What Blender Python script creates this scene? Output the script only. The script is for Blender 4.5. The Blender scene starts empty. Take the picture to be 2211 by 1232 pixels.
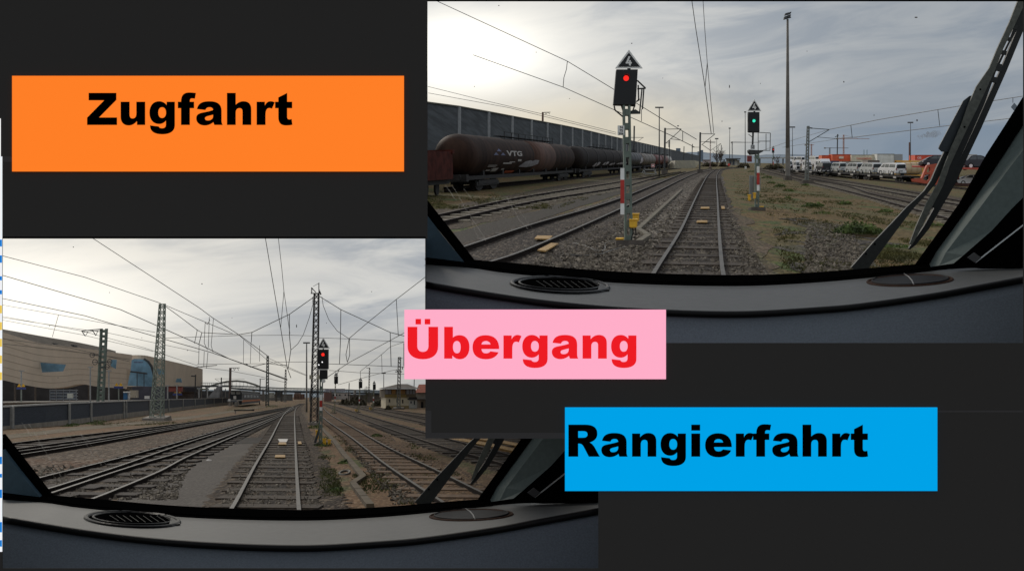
import bpy, math, random
from mathutils import Vector, Matrix, noise
random.seed(7)
R = math.radians
# ------------------------------------------------------------------ camera, sky, sun, exposure
SC = bpy.context.scene
COL = SC.collection
F, CX, CY = 2200.0, 1105.5, 616.0
cam_d = bpy.data.cameras.new("camera")
cam_d.sensor_width = 36.0
cam_d.lens = 36.0 * F / 2211.0
cam_d.clip_start, cam_d.clip_end = 0.1, 30000
cam = bpy.data.objects.new("camera", cam_d)
COL.objects.link(cam)
cam.rotation_euler = (R(90), 0, 0)
SC.camera = cam
SC.view_settings.view_transform = 'Standard'
SC.view_settings.look = 'None'
SC.view_settings.exposure = 0
SC.view_settings.gamma = 1
SC.cycles.max_bounces = 5
SC.cycles.transparent_max_bounces = 12
SC.cycles.use_denoising = True

SUN_EL, SUN_AZ = R(34), R(-28)          # azimuth from +Y, negative = towards the left
wd = bpy.data.worlds.new("World")
SC.world = wd
wd.use_nodes = True
nt = wd.node_tree
nt.nodes.clear()


class NB:
    """small node helper"""
    def __init__(s, nt):
        s.nt = nt

    def n(s, t, **kw):
        nd = s.nt.nodes.new(t)
        for k, v in kw.items():
            setattr(nd, k, v)
        return nd

    def put(s, sock, v):
        if hasattr(v, 'is_linked') or hasattr(v, 'links'):
            s.nt.links.new(v, sock)
        else:
            sock.default_value = v

    def m(s, op, a, b=0.0, c=0.0, clamp=False):
        nd = s.n('ShaderNodeMath', operation=op, use_clamp=clamp)
        s.put(nd.inputs[0], a)
        s.put(nd.inputs[1], b)
        s.put(nd.inputs[2], c)
        return nd.outputs[0]

    def ss(s, v, a, b, lo=0.0, hi=1.0):
        nd = s.n('ShaderNodeMapRange', interpolation_type='SMOOTHSTEP')
        for i, x in enumerate((v, a, b, lo, hi)):
            s.put(nd.inputs[i], x)
        return nd.outputs[0]

    def mix(s, f, a, b, bt='MIX'):
        nd = s.n('ShaderNodeMix', data_type='RGBA', blend_type=bt)
        s.put(nd.inputs[0], f)
        s.put(nd.inputs[6], a)
        s.put(nd.inputs[7], b)
        return nd.outputs[2]

    def noise(s, vec, scale, detail=4, rough=0.5, dist=0.0):
        nd = s.n('ShaderNodeTexNoise')
        if vec is not None:
            s.put(nd.inputs['Vector'], vec)
        nd.inputs['Scale'].default_value = scale
        nd.inputs['Detail'].default_value = detail
        nd.inputs['Roughness'].default_value = rough
        nd.inputs['Distortion'].default_value = dist
        return nd.outputs['Fac']

    def vscale(s, vec, sc):
        nd = s.n('ShaderNodeMapping')
        s.put(nd.inputs[0], vec)
        nd.inputs['Scale'].default_value = sc
        return nd.outputs[0]


def srgb(r, g, b):
    f = lambda c: c / 255 / 12.92 if c <= 10 else ((c / 255 + 0.055) / 1.055) ** 2.4
    return (f(r), f(g), f(b))


def c4(c):
    return (c[0], c[1], c[2], 1.0)


w = NB(nt)
tc = w.n('ShaderNodeTexCoord')
sep = w.n('ShaderNodeSeparateXYZ')
nt.links.new(tc.outputs['Generated'], sep.inputs[0])
dx, dy, dz = sep.outputs
az = w.m('MULTIPLY', w.m('ARCTAN2', dx, dy), 180 / math.pi)
el = w.m('MULTIPLY', w.m('ARCSINE', dz), 180 / math.pi)
sky = w.n('ShaderNodeTexSky', sky_type='NISHITA')
sky.sun_disc = False
sky.sun_elevation = SUN_EL
sky.sun_rotation = SUN_AZ
sky.air_density = 1.0
sky.dust_density = 2.5
nish = w.mix(1.0, sky.outputs[0], (0.09, 0.09, 0.09, 1), 'MULTIPLY')
# cloud deck: long streaks in azimuth, finer in elevation
cmb = w.n('ShaderNodeCombineXYZ')
w.put(cmb.inputs[0], w.m('MULTIPLY', az, 0.055))
w.put(cmb.inputs[1], w.m('ADD', w.m('MULTIPLY', el, 0.24), w.m('MULTIPLY', az, -0.02)))
cl1 = w.noise(cmb.outputs[0], 2.1, 7, 0.58, 0.7)
cl2 = w.noise(cmb.outputs[0], 0.55, 3, 0.5, 0.3)
zone = w.ss(el, 3.4, 6.6)               # upper part of the sky over the first yard, lower part over the second


def glow(a0, e0, sa, se):
    a = w.m('DIVIDE', w.m('SUBTRACT', az, a0), sa)
    e = w.m('DIVIDE', w.m('SUBTRACT', el, e0), se)
    d = w.m('ADD', w.m('MULTIPLY', a, a), w.m('MULTIPLY', e, e))
    return w.m('POWER', 2.718, w.m('MULTIPLY', d, -1.0))


gA = glow(-2.8, 12.8, 5.0, 2.2)
gA2 = glow(-4.0, 12.5, 15.0, 6.0)
gB = glow(-27.0, -0.9, 8.0, 2.8)
gB2 = glow(-27.0, 0.0, 14.5, 6.0)
grey = w.mix(w.ss(cl1, 0.34, 0.64), c4(srgb(150, 160, 172)), c4(srgb(210, 211, 209)))
grey = w.mix(w.ss(cl2, 0.40, 0.62, 0.0, 0.40), grey, c4(srgb(172, 178, 185)))
# darker, bluer towards the right of the first yard
rightA = w.m('MULTIPLY', w.ss(az, 2.0, 21.0), zone)
grey = w.mix(w.m('MULTIPLY', rightA, 0.66), grey, c4(srgb(128, 138, 149)))
# horizon glow (warm) and slate band under it, above each yard's own horizon
hzA = w.m('SUBTRACT', el, 7.2)
hzB = w.m('SUBTRACT', el, -6.1)
hz = w.m('ADD', w.m('MULTIPLY', hzA, zone), w.m('MULTIPLY', hzB, w.m('SUBTRACT', 1.0, zone)))
warmf = w.m('MULTIPLY', w.ss(hz, 5.0, 1.5), w.ss(az, 17.0, 5.0))
warmf = w.m('MULTIPLY', warmf, w.m('ADD', 0.45, w.m('MULTIPLY', cl1, 0.6)))
slate = w.m('MULTIPLY', w.ss(w.m('ADD', hz, w.m('MULTIPLY', w.m('SUBTRACT', cl1, 0.5), 1.6)), 1.25, 0.55), w.ss(az, 9.0, 15.0))
grey = w.mix(w.m('MULTIPLY', slate, 0.75), grey, c4(srgb(112, 130, 150)))
gall = w.m('MINIMUM', w.m('ADD', w.m('MULTIPLY', gA2, zone), w.m('MULTIPLY', gB2, w.m('SUBTRACT', 1.0, zone))), 1.0)
grey = w.mix(w.m('MULTIPLY', gall, w.m('ADD', 0.28, w.m('MULTIPLY', cl1, 0.72))), grey, c4(srgb(233, 230, 221)))
grey = w.mix(w.m('MULTIPLY', warmf, w.m('ADD', 0.30, w.m('MULTIPLY', zone, 0.52))), grey, c4(srgb(228, 213, 180)))
gcore = w.m('MINIMUM', w.m('ADD', w.m('MULTIPLY', gA, 1.25), w.m('MULTIPLY', gB, 0.9)), 1.0)
grey = w.mix(gcore, grey, (1.35, 1.30, 1.18, 1))
cloudy = w.mix(0.05, grey, nish)
# overcast zenith, dark ground below everything
full = w.mix(w.ss(el, 17.0, 30.0), cloudy, (0.52, 0.55, 0.60, 1))
full = w.mix(w.ss(el, -7.5, -10.0), full, (0.10, 0.10, 0.095, 1))
bg = w.n('ShaderNodeBackground')
nt.links.new(full, bg.inputs[0])
bg.inputs[1].default_value = 1.0
wo = w.n('ShaderNodeOutputWorld')
nt.links.new(bg.outputs[0], wo.inputs[0])

sun_d = bpy.data.lights.new("sun", 'SUN')
sun_d.energy = 1.4
sun_d.angle = R(10)
sun_d.color = (1.0, 0.93, 0.82)
sun = bpy.data.objects.new("sun", sun_d)
COL.objects.link(sun)
sv = Vector((math.sin(SUN_AZ) * math.cos(SUN_EL), math.cos(SUN_AZ) * math.cos(SUN_EL), math.sin(SUN_EL)))
sun.rotation_euler = sv.to_track_quat('Z', 'Y').to_euler()

# ------------------------------------------------------------------ measuring: pixels of the photograph -> metres


def at(px, py, y):
    return Vector(((px - CX) / F * y, y, (CY - py) / F * y))


class View:
    """a rail yard on its own gentle grade; hz(px) is its horizon row"""
    def __init__(s, v0, r, x0, H):
        s.v0, s.r, s.x0, s.H = v0, r, x0, H

    def hz(s, px):
        return s.v0 + s.r * (px - s.x0)

    def dep(s, px, py):
        return F * s.H / max(py - s.hz(px), 0.6)

    def g(s, px, py, lift=0.0):
        p = at(px, py, s.dep(px, py))
        p.z += lift
        return p

    def gp(s, px, y, lift=0.0):
        p = at(px, s.hz(px) + F * s.H / y, y)
        p.z += lift
        return p

    def gx(s, x, y, lift=0.0):
        return s.gp(CX + F * x / y, y, lift)


A = View(336, 0.0205, 940, 2.6)
B = View(849, 0.010, 0, 2.69)

# ------------------------------------------------------------------ materials
MATS = {}


def mat(name, col, rough=0.7, metal=0.0, var=0.25, scale=3.0, bump=0.0, stretch=(1, 1, 1), emit=None, spec=0.4, k=1.6, var2=None):
    """col: sRGB as seen under the overcast sky; k turns it into an albedo"""
    if name in MATS:
        return MATS[name]
    m = bpy.data.materials.new(name)
    m.use_nodes = True
    t = m.node_tree
    b = t.nodes['Principled BSDF']
    q = NB(t)
    base = tuple(min(0.85, c * k) for c in srgb(*col))
    b.inputs['Roughness'].default_value = rough
    b.inputs['Metallic'].default_value = metal
    b.inputs['Specular IOR Level'].default_value = spec
    if emit:
        b.inputs['Emission Color'].default_value = c4(srgb(*emit[:3]))
        b.inputs['Emission Strength'].default_value = emit[3]
    if var > 0:
        tc = q.n('ShaderNodeTexCoord')
        v = q.vscale(tc.outputs['Object'], stretch)
        f = q.noise(v, scale, 5, 0.6)
        lo = tuple(c * (1 - var) for c in base)
        hi = tuple(min(0.9, c * (1 + var)) for c in base)
        if var2:
            hi = tuple(min(0.85, c * k) for c in srgb(*var2))
        cc = q.mix(q.ss(f, 0.3, 0.7), c4(lo), c4(hi))
        t.links.new(cc, b.inputs['Base Color'])
        if bump > 0:
            bp = q.n('ShaderNodeBump')
            bp.inputs['Strength'].default_value = bump
            bp.inputs['Distance'].default_value = 0.05
            t.links.new(f, bp.inputs['Height'])
            t.links.new(bp.outputs[0], b.inputs['Normal'])
    else:
        b.inputs['Base Color'].default_value = c4(base)
    MATS[name] = m
    return m


def lamp_mat(name, col, strength):
    m = mat(name, (10, 10, 10), var=0)
    b = m.node_tree.nodes['Principled BSDF']
    b.inputs['Emission Color'].default_value = c4(srgb(*col))
    b.inputs['Emission Strength'].default_value = strength
    return m


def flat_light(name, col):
    """flat colour put in as glow, for captions and screen strip; takes no outside light"""
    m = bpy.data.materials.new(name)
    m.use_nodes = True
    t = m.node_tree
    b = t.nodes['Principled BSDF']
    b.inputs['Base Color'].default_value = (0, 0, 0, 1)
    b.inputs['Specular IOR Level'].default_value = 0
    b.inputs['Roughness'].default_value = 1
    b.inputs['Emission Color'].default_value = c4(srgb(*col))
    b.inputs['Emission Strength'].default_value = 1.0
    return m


def ground_mat(name, cols, patch, stone_sz, stone_amt, bump, stretch_y=3.4, mid=(0.42, 0.58)):
    """cols: base, second patch colour, third small patch colour, light stone; stones drawn by voronoi cells"""
    m = bpy.data.materials.new(name)
    m.use_nodes = True
    t = m.node_tree
    b = t.nodes['Principled BSDF']
    b.inputs['Roughness'].default_value = 0.9
    b.inputs['Specular IOR Level'].default_value = 0.2
    q = NB(t)
    tc = q.n('ShaderNodeTexCoord')
    v = q.vscale(tc.outputs['Object'], (1, 1 / stretch_y, 1))
    K = 0.86
    C = [c4(tuple(min(.8, x * K) for x in srgb(*c))) for c in cols]
    n1 = q.noise(v, patch, 6, 0.62, 0.4)
    n2 = q.noise(v, patch * 3.3, 5, 0.6, 0.2)
    n3 = q.noise(v, 7.0, 3, 0.7)
    c = q.mix(q.ss(n1, mid[0], mid[1]), C[0], C[1])
    c = q.mix(q.ss(n2, 0.52, 0.64), c, C[2])
    vo = q.n('ShaderNodeTexVoronoi')
    t.links.new(v, vo.inputs['Vector'])
    vo.inputs['Scale'].default_value = 1 / stone_sz
    sp = q.n('ShaderNodeSeparateColor')
    t.links.new(vo.outputs['Color'], sp.inputs[0])
    cell = sp.outputs[0]
    shade = q.ss(cell, 0.0, 1.0, 1 - stone_amt * .8, 1 + stone_amt)
    sc = q.n('ShaderNodeCombineColor')
    for i in range(3):
        t.links.new(shade, sc.inputs[i])
    c = q.mix(1.0, c, sc.outputs[0], 'MULTIPLY')
    c = q.mix(q.m('MULTIPLY', q.ss(cell, 0.80, 0.90), stone_amt), c, C[3])
    c = q.mix(q.ss(n3, 0.30, 0.42, 0.45 * stone_amt, 0.0), c, (0.02, 0.019, 0.017, 1))
    t.links.new(c, b.inputs['Base Color'])
    bp = q.n('ShaderNodeBump')
    bp.inputs['Strength'].default_value = bump
    bp.inputs['Distance'].default_value = 0.06
    hgt = q.m('ADD', q.m('MULTIPLY', cell, 0.6), q.m('MULTIPLY', q.m('SUBTRACT', 0.6, vo.outputs['Distance']), 0.8))
    t.links.new(hgt, bp.inputs['Height'])
    t.links.new(bp.outputs[0], b.inputs['Normal'])
    MATS[name] = m
    return m


# ------------------------------------------------------------------ mesh builder and tagging


POSED = set()                           # things whose parts are modelled about their own origin
EXT = [Vector((0, 1, 0))]               # direction in which boxes of the current yard go back


class MB:
    def __init__(s):
        s.v, s.f, s.mi = [], [], []

    def face(s, pts, mi=0):
        n = len(s.v)
        s.v += [Vector(p) for p in pts]
        s.f.append(tuple(range(n, n + len(pts))))
        s.mi.append(mi)

    def add(s, vs, fs, mi=0):
        n = len(s.v)
        s.v += [Vector(p) for p in vs]
        for f in fs:
            s.f.append(tuple(i + n for i in f))
            s.mi.append(mi)
        return s

    HEX = [(0, 3, 2, 1), (4, 5, 6, 7), (0, 1, 5, 4), (1, 2, 6, 5), (2, 3, 7, 6), (3, 0, 4, 7)]

    def hexa(s, p8, mi=0):
        return s.add(p8, s.HEX, mi)

    def box(s, c, sx, sy, sz, rz=0.0, mi=0):
        c = Vector(c)
        M = Matrix.Rotation(rz, 3, 'Z')
        p = [c + M @ Vector((a * sx / 2, b * sy / 2, d * sz / 2)) for d in (-1, 1) for a, b in ((-1, -1), (1, -1), (1, 1), (-1, 1))]
        return s.hexa(p, mi)

    def pbox(s, x0, y0, x1, y1, d, th, mi=0):
        """box whose front face measures as this rectangle at distance d"""
        p = [at(x0, y1, d), at(x1, y1, d), at(x1, y0, d), at(x0, y0, d)]
        o = EXT[0] * th
        return s.add(p + [q + o for q in p], [(0, 1, 2, 3), (7, 6, 5, 4), (0, 4, 5, 1), (1, 5, 6, 2), (2, 6, 7, 3), (3, 7, 4, 0)], mi)

    def prism(s, pts, ext, mi=0, capback=True):
        n = len(pts)
        ext = Vector(ext)
        v = [Vector(p) for p in pts] + [Vector(p) + ext for p in pts]
        f = [tuple(range(n))] + ([tuple(range(2 * n - 1, n - 1, -1))] if capback else [])
        f += [(i, n + i, n + (i + 1) % n, (i + 1) % n) for i in range(n)]
        return s.add(v, f, mi)

    def beam(s, p, q, wd, ht=None, mi=0):
        p, q = Vector(p), Vector(q)
        ht = ht or wd
        d = (q - p)
        if d.length < 1e-6:
            return s
        d.normalize()
        up = Vector((0, 0, 1)) if abs(d.z) < 0.9 else Vector((0, 1, 0))
        x = d.cross(up).normalized()
        u = x.cross(d)
        pp = []
        for c in (p, q):
            pp += [c - x * wd / 2 - u * ht / 2, c + x * wd / 2 - u * ht / 2, c + x * wd / 2 + u * ht / 2, c - x * wd / 2 + u * ht / 2]
        return s.hexa(pp, mi)

    def tube(s, pts, r, n=6, mi=0, closed=False, cap=True):
        pts = [Vector(p) for p in pts]
        rs = r if isinstance(r, (list, tuple)) else [r] * len(pts)
        base = len(s.v)
        L = len(pts)
        for i, p in enumerate(pts):
            a = pts[i - 1] if (i or closed) else pts[i]
            b = pts[(i + 1) % L] if (i < L - 1 or closed) else pts[i]
            d = (b - a)
            d = d.normalized() if d.length > 1e-9 else Vector((0, 1, 0))
            up = Vector((0, 0, 1)) if abs(d.z) < 0.95 else Vector((1, 0, 0))
            x = d.cross(up).normalized()
            u = x.cross(d)
            for k in range(n):
                t = 2 * math.pi * k / n
                s.v.append(p + (x * math.cos(t) + u * math.sin(t)) * rs[i])
        for i in range(L if closed else L - 1):
            j = (i + 1) % L
            for k in range(n):
                k2 = (k + 1) % n
                s.f.append((base + i * n + k, base + i * n + k2, base + j * n + k2, base + j * n + k))
                s.mi.append(mi)
        if cap and not closed:
            s.f.append(tuple(base + k for k in range(n))[::-1])
            s.f.append(tuple(base + (L - 1) * n + k for k in range(n)))
            s.mi += [mi, mi]
        return s

    def lathe(s, p, ax, prof, n=24, mi=0):
        """prof: (distance along ax, radius)"""
        ax = Vector(ax).normalized()
        return s.tube_prof([Vector(p) + ax * a for a, r in prof], [max(r, 1e-4) for a, r in prof], n, mi, ax)

    def tube_prof(s, pts, rs, n, mi, d):
        base = len(s.v)
        up = Vector((0, 0, 1)) if abs(d.z) < 0.95 else Vector((1, 0, 0))
        x = d.cross(up).normalized()
        u = x.cross(d)
        for p, r in zip(pts, rs):
            for k in range(n):
                t = 2 * math.pi * k / n
                s.v.append(p + (x * math.cos(t) + u * math.sin(t)) * r)
        for i in range(len(pts) - 1):
            for k in range(n):
                k2 = (k + 1) % n
                s.f.append((base + i * n + k, base + i * n + k2, base + (i + 1) * n + k2, base + (i + 1) * n + k))
                s.mi.append(mi)
        s.f.append(tuple(base + k for k in range(n))[::-1])
        s.f.append(tuple(base + (len(pts) - 1) * n + k for k in range(n)))
        s.mi += [mi, mi]
        return s

    def build(s, name, m, parent=None, smooth=False, loc=None):
        """link as ONE mesh object; vertices are in world metres, stored relative to the parent (or to loc)"""
        o0 = Vector(parent.location) if parent is not None and parent.parent is None else None
        if parent is not None and parent.parent is not None:
            o0 = Vector(parent.parent.location)
        rt_ = parent.parent if parent is not None and parent.parent is not None else parent
        if rt_ is not None and rt_.name in POSED:
            o0 = Vector((0, 0, 0))
        if parent is None:
            o0 = Vector(loc) if loc is not None else Vector((0, 0, 0))
        me = bpy.data.meshes.new(name)
        me.from_pydata([tuple(v - o0) for v in s.v], [], s.f)
        ms = m if isinstance(m, (list, tuple)) else [m]
        for x in ms:
            me.materials.append(x)
        if len(ms) > 1:
            me.polygons.foreach_set('material_index', s.mi)
        if smooth:
            me.polygons.foreach_set('use_smooth', [True] * len(me.polygons))
        me.validate()
        me.update()
        ob = bpy.data.objects.new(name, me)
        COL.objects.link(ob)
        if parent is not None:
            ob.parent = parent
        else:
            ob.location = o0
        return ob


def tag(o, label=None, cat=None, group=None, kind=None):
    if label:
        o['label'] = label
    if cat:
        o['category'] = cat
    if group:
        o['group'] = group
    if kind:
        o['kind'] = kind
    return o


def thing(name, label, cat, loc=(0, 0, 0), group=None):
    o = bpy.data.objects.new(name, None)
    COL.objects.link(o)
    o.location = loc
    o.empty_display_size = 0.2
    return tag(o, label, cat, group)


def struct(name, mb, m, smooth=False):
    return tag(mb.build(name, m, smooth=smooth), kind='structure')


def lerp(a, b, t):
    return a + (b - a) * t


def interp(pl, x):
    """piecewise-linear y(x) over sorted points, extrapolated"""
    pl = sorted(pl)
    if x <= pl[0][0]:
        i = 0
    elif x >= pl[-1][0]:
        i = len(pl) - 2
    else:
        i = max(k for k in range(len(pl) - 1) if pl[k][0] <= x)
    (a, b), (c, d) = pl[i], pl[i + 1]
    return b + (d - b) * (x - a) / (c - a)


def csamp(pl, x):
    """smooth (Catmull-Rom style) y(x)"""
    pl = sorted(pl)
    if len(pl) < 3 or x <= pl[0][0] or x >= pl[-1][0]:
        return interp(pl, x)
    i = max(k for k in range(len(pl) - 1) if pl[k][0] <= x)
    x0, y0 = pl[i]
    x1, y1 = pl[i + 1]
    def sl(k):
        if k <= 0:
            return (pl[1][1] - pl[0][1]) / (pl[1][0] - pl[0][0])
        if k >= len(pl) - 1:
            return (pl[-1][1] - pl[-2][1]) / (pl[-1][0] - pl[-2][0])
        return (pl[k + 1][1] - pl[k - 1][1]) / (pl[k + 1][0] - pl[k - 1][0])
    h = x1 - x0
    t = (x - x0) / h
    m0, m1 = sl(i) * h, sl(i + 1) * h
    return (2 * t ** 3 - 3 * t * t + 1) * y0 + (t ** 3 - 2 * t * t + t) * m0 + (-2 * t ** 3 + 3 * t * t) * y1 + (t ** 3 - t * t) * m1


def path_pts(d):
    """SVG-like outline (M L C Z) -> list of contours"""
    tok = d.replace(',', ' ').split()
    out, cur, i, cmd = [], [], 0, None
    while i < len(tok):
        t = tok[i]
        if t[0] in 'MLCZ':
            cmd = t[0]
            if len(t) > 1:
                tok[i] = t[1:]
            else:
                i += 1
            if cmd == 'Z':
                out.append(cur)
                cur = []
                if len(t) > 1:
                    i += 1
                continue
            continue
        if cmd in 'ML':
            cur.append((float(tok[i]), float(tok[i + 1])))
            i += 2
        else:
            p = [cur[-1]] + [(float(tok[i + 2 * k]), float(tok[i + 2 * k + 1])) for k in range(3)]
            for k in range(1, 9):
                u = k / 8
                a, b, c, e = (1 - u) ** 3, 3 * u * (1 - u) ** 2, 3 * u * u * (1 - u), u ** 3
                cur.append((a * p[0][0] + b * p[1][0] + c * p[2][0] + e * p[3][0], a * p[0][1] + b * p[1][1] + c * p[2][1] + e * p[3][1]))
            i += 6
    return out


def fill2d(contours):
    """triangles of even-odd filled 2-D contours, through a throw-away curve"""
    cu = bpy.data.curves.new('fill', 'CURVE')
    cu.dimensions = '2D'
    cu.fill_mode = 'FRONT' if False else 'BOTH'
    for c in contours:
        sp = cu.splines.new('POLY')
        sp.points.add(len(c) - 1)
        for k, (x, y) in enumerate(c):
            sp.points[k].co = (x, y, 0, 1)
        sp.use_cyclic_u = True
    ob = bpy.data.objects.new('fill', cu)
    COL.objects.link(ob)
    dg = bpy.context.evaluated_depsgraph_get()
    me = bpy.data.meshes.new_from_object(ob.evaluated_get(dg))
    vs = [tuple(v.co) for v in me.vertices]
    fs = [tuple(p.vertices) for p in me.polygons]
    bpy.data.objects.remove(ob)
    bpy.data.curves.remove(cu)
    bpy.data.meshes.remove(me)
    return vs, fs


def text2d(body, bold=0.0):
    """lettering outline mesh: (vertices 2-D, faces, width), height of capitals about 0.7"""
    cu = bpy.data.curves.new('lettering', 'FONT')
    cu.body = body
    cu.size = 1.0
    cu.offset = bold
    cu.resolution_u = 3
    ob = bpy.data.objects.new('lettering', cu)
    COL.objects.link(ob)
    dg = bpy.context.evaluated_depsgraph_get()
    me = bpy.data.meshes.new_from_object(ob.evaluated_get(dg))
    vs = [(v.co.x, v.co.y) for v in me.vertices]
    fs = [tuple(p.vertices) for p in me.polygons]
    bpy.data.objects.remove(ob)
    bpy.data.curves.remove(cu)
    bpy.data.meshes.remove(me)
    x0 = min(v[0] for v in vs)
    x1 = max(v[0] for v in vs)
    y0 = min(v[1] for v in vs)
    y1 = max(v[1] for v in vs)
    vs = [((x - x0) / (x1 - x0), (y - y0) / (y1 - y0)) for x, y in vs]
    return vs, fs


def text_px(mb, body, x0, y0, x1, y1, d, bold=0.02):
    vs, fs = text2d(body, bold)
    mb.add([at(lerp(x0, x1, u), lerp(y1, y0, v), d) for u, v in vs], fs)
# ------------------------------------------------------------------ the dark board with its two openings
YB = 6.0
m_board = mat('board_grey', (32, 31, 30), rough=1.0, var=0.0, spec=0.0, k=3.2)
m_board2 = mat('board_edge_grey', (39, 38, 38), rough=1.0, var=0.0, spec=0.0, k=3.2)
m_black = mat('board_black', (2, 2, 2), rough=1.0, var=0.0, spec=0.0)
board = thing('display_board', 'dark grey board carrying the three lettered signs around both openings', 'board', at(1105, 616, YB))
mb = MB()
rects = [(-500, -300, 923, 515), (-500, 515, 5, 1226), (923, -300, 2700, 3), (2210, 3, 2700, 740), (918.6, 740, 2700, 946), (1292, 946, 2700, 1226), (-500, 1226, 2700, 1600)]
for x0, y0, x1, y1 in rects:
    mb.pbox(x0, y0, x1, y1, YB, 0.006)
mb.pbox(918, 515, 919.4, 740, YB, 0.006)
mb.build('panel', m_board, board)
for (x0, y0, x1, y1) in [(918.6, 886, 931.5, 946), (931.5, 933.5, 1230, 946), (5, 338, 27, 350), (2024, 885.5, 2209, 889.5)]:
    q = MB()
    q.pbox(x0, y0, x1, y1, YB - 0.001, 0.0008)
    q.build('edge_strip', m_board2, board)
for (x0, y0, x1, y1) in [(923, 0, 2211, 3.2), (5, 511, 919, 515)]:
    q = MB()
    q.pbox(x0, y0, x1, y1, YB - 0.0015, 0.0012)
    q.build('black_strip', m_black, board)
q = MB()
q.prism([at(919.0, 515, 6.02), at(919.0, 515, 20), at(919.0, 741, 20), at(919.0, 741, 6.02)], (0.003, 0, 0))
tag(q.build('partition_wall', m_black), 'thin black partition edge between the lower yard view and the upper cab', 'partition')

# strip of a screen page along the edge
strip = thing('screen_strip', 'narrow white screen strip with blue and yellow blocks along the board edge', 'screen strip', at(2, 700, YB))
q = MB()
q.pbox(-60, 256, 1.6, 338, YB - 0.002, 0.001)
q.pbox(-60, 338, 4.8, 1190, YB - 0.002, 0.001)
q.build('page', flat_light('page_white', (238, 240, 243)), strip)
for y in (659, 695, 731, 767, 803):
    q = MB()
    q.pbox(-60, y, 4.2, y + 17, YB - 0.003, 0.0008)
    q.build('yellow_block', MATS.setdefault('y', flat_light('page_yellow', (233, 200, 92))), strip)
for y, h in ((517, 15), (551, 16), (596, 9), (626, 9), (985, 16), (1022, 8), (1056, 18), (1126, 22), (1165, 14)):
    q = MB()
    q.pbox(-60, y, 4.2, y + h, YB - 0.003, 0.0008)
    q.build('blue_block', MATS.setdefault('b', flat_light('page_blue', (28, 130, 214))), strip)

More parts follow.
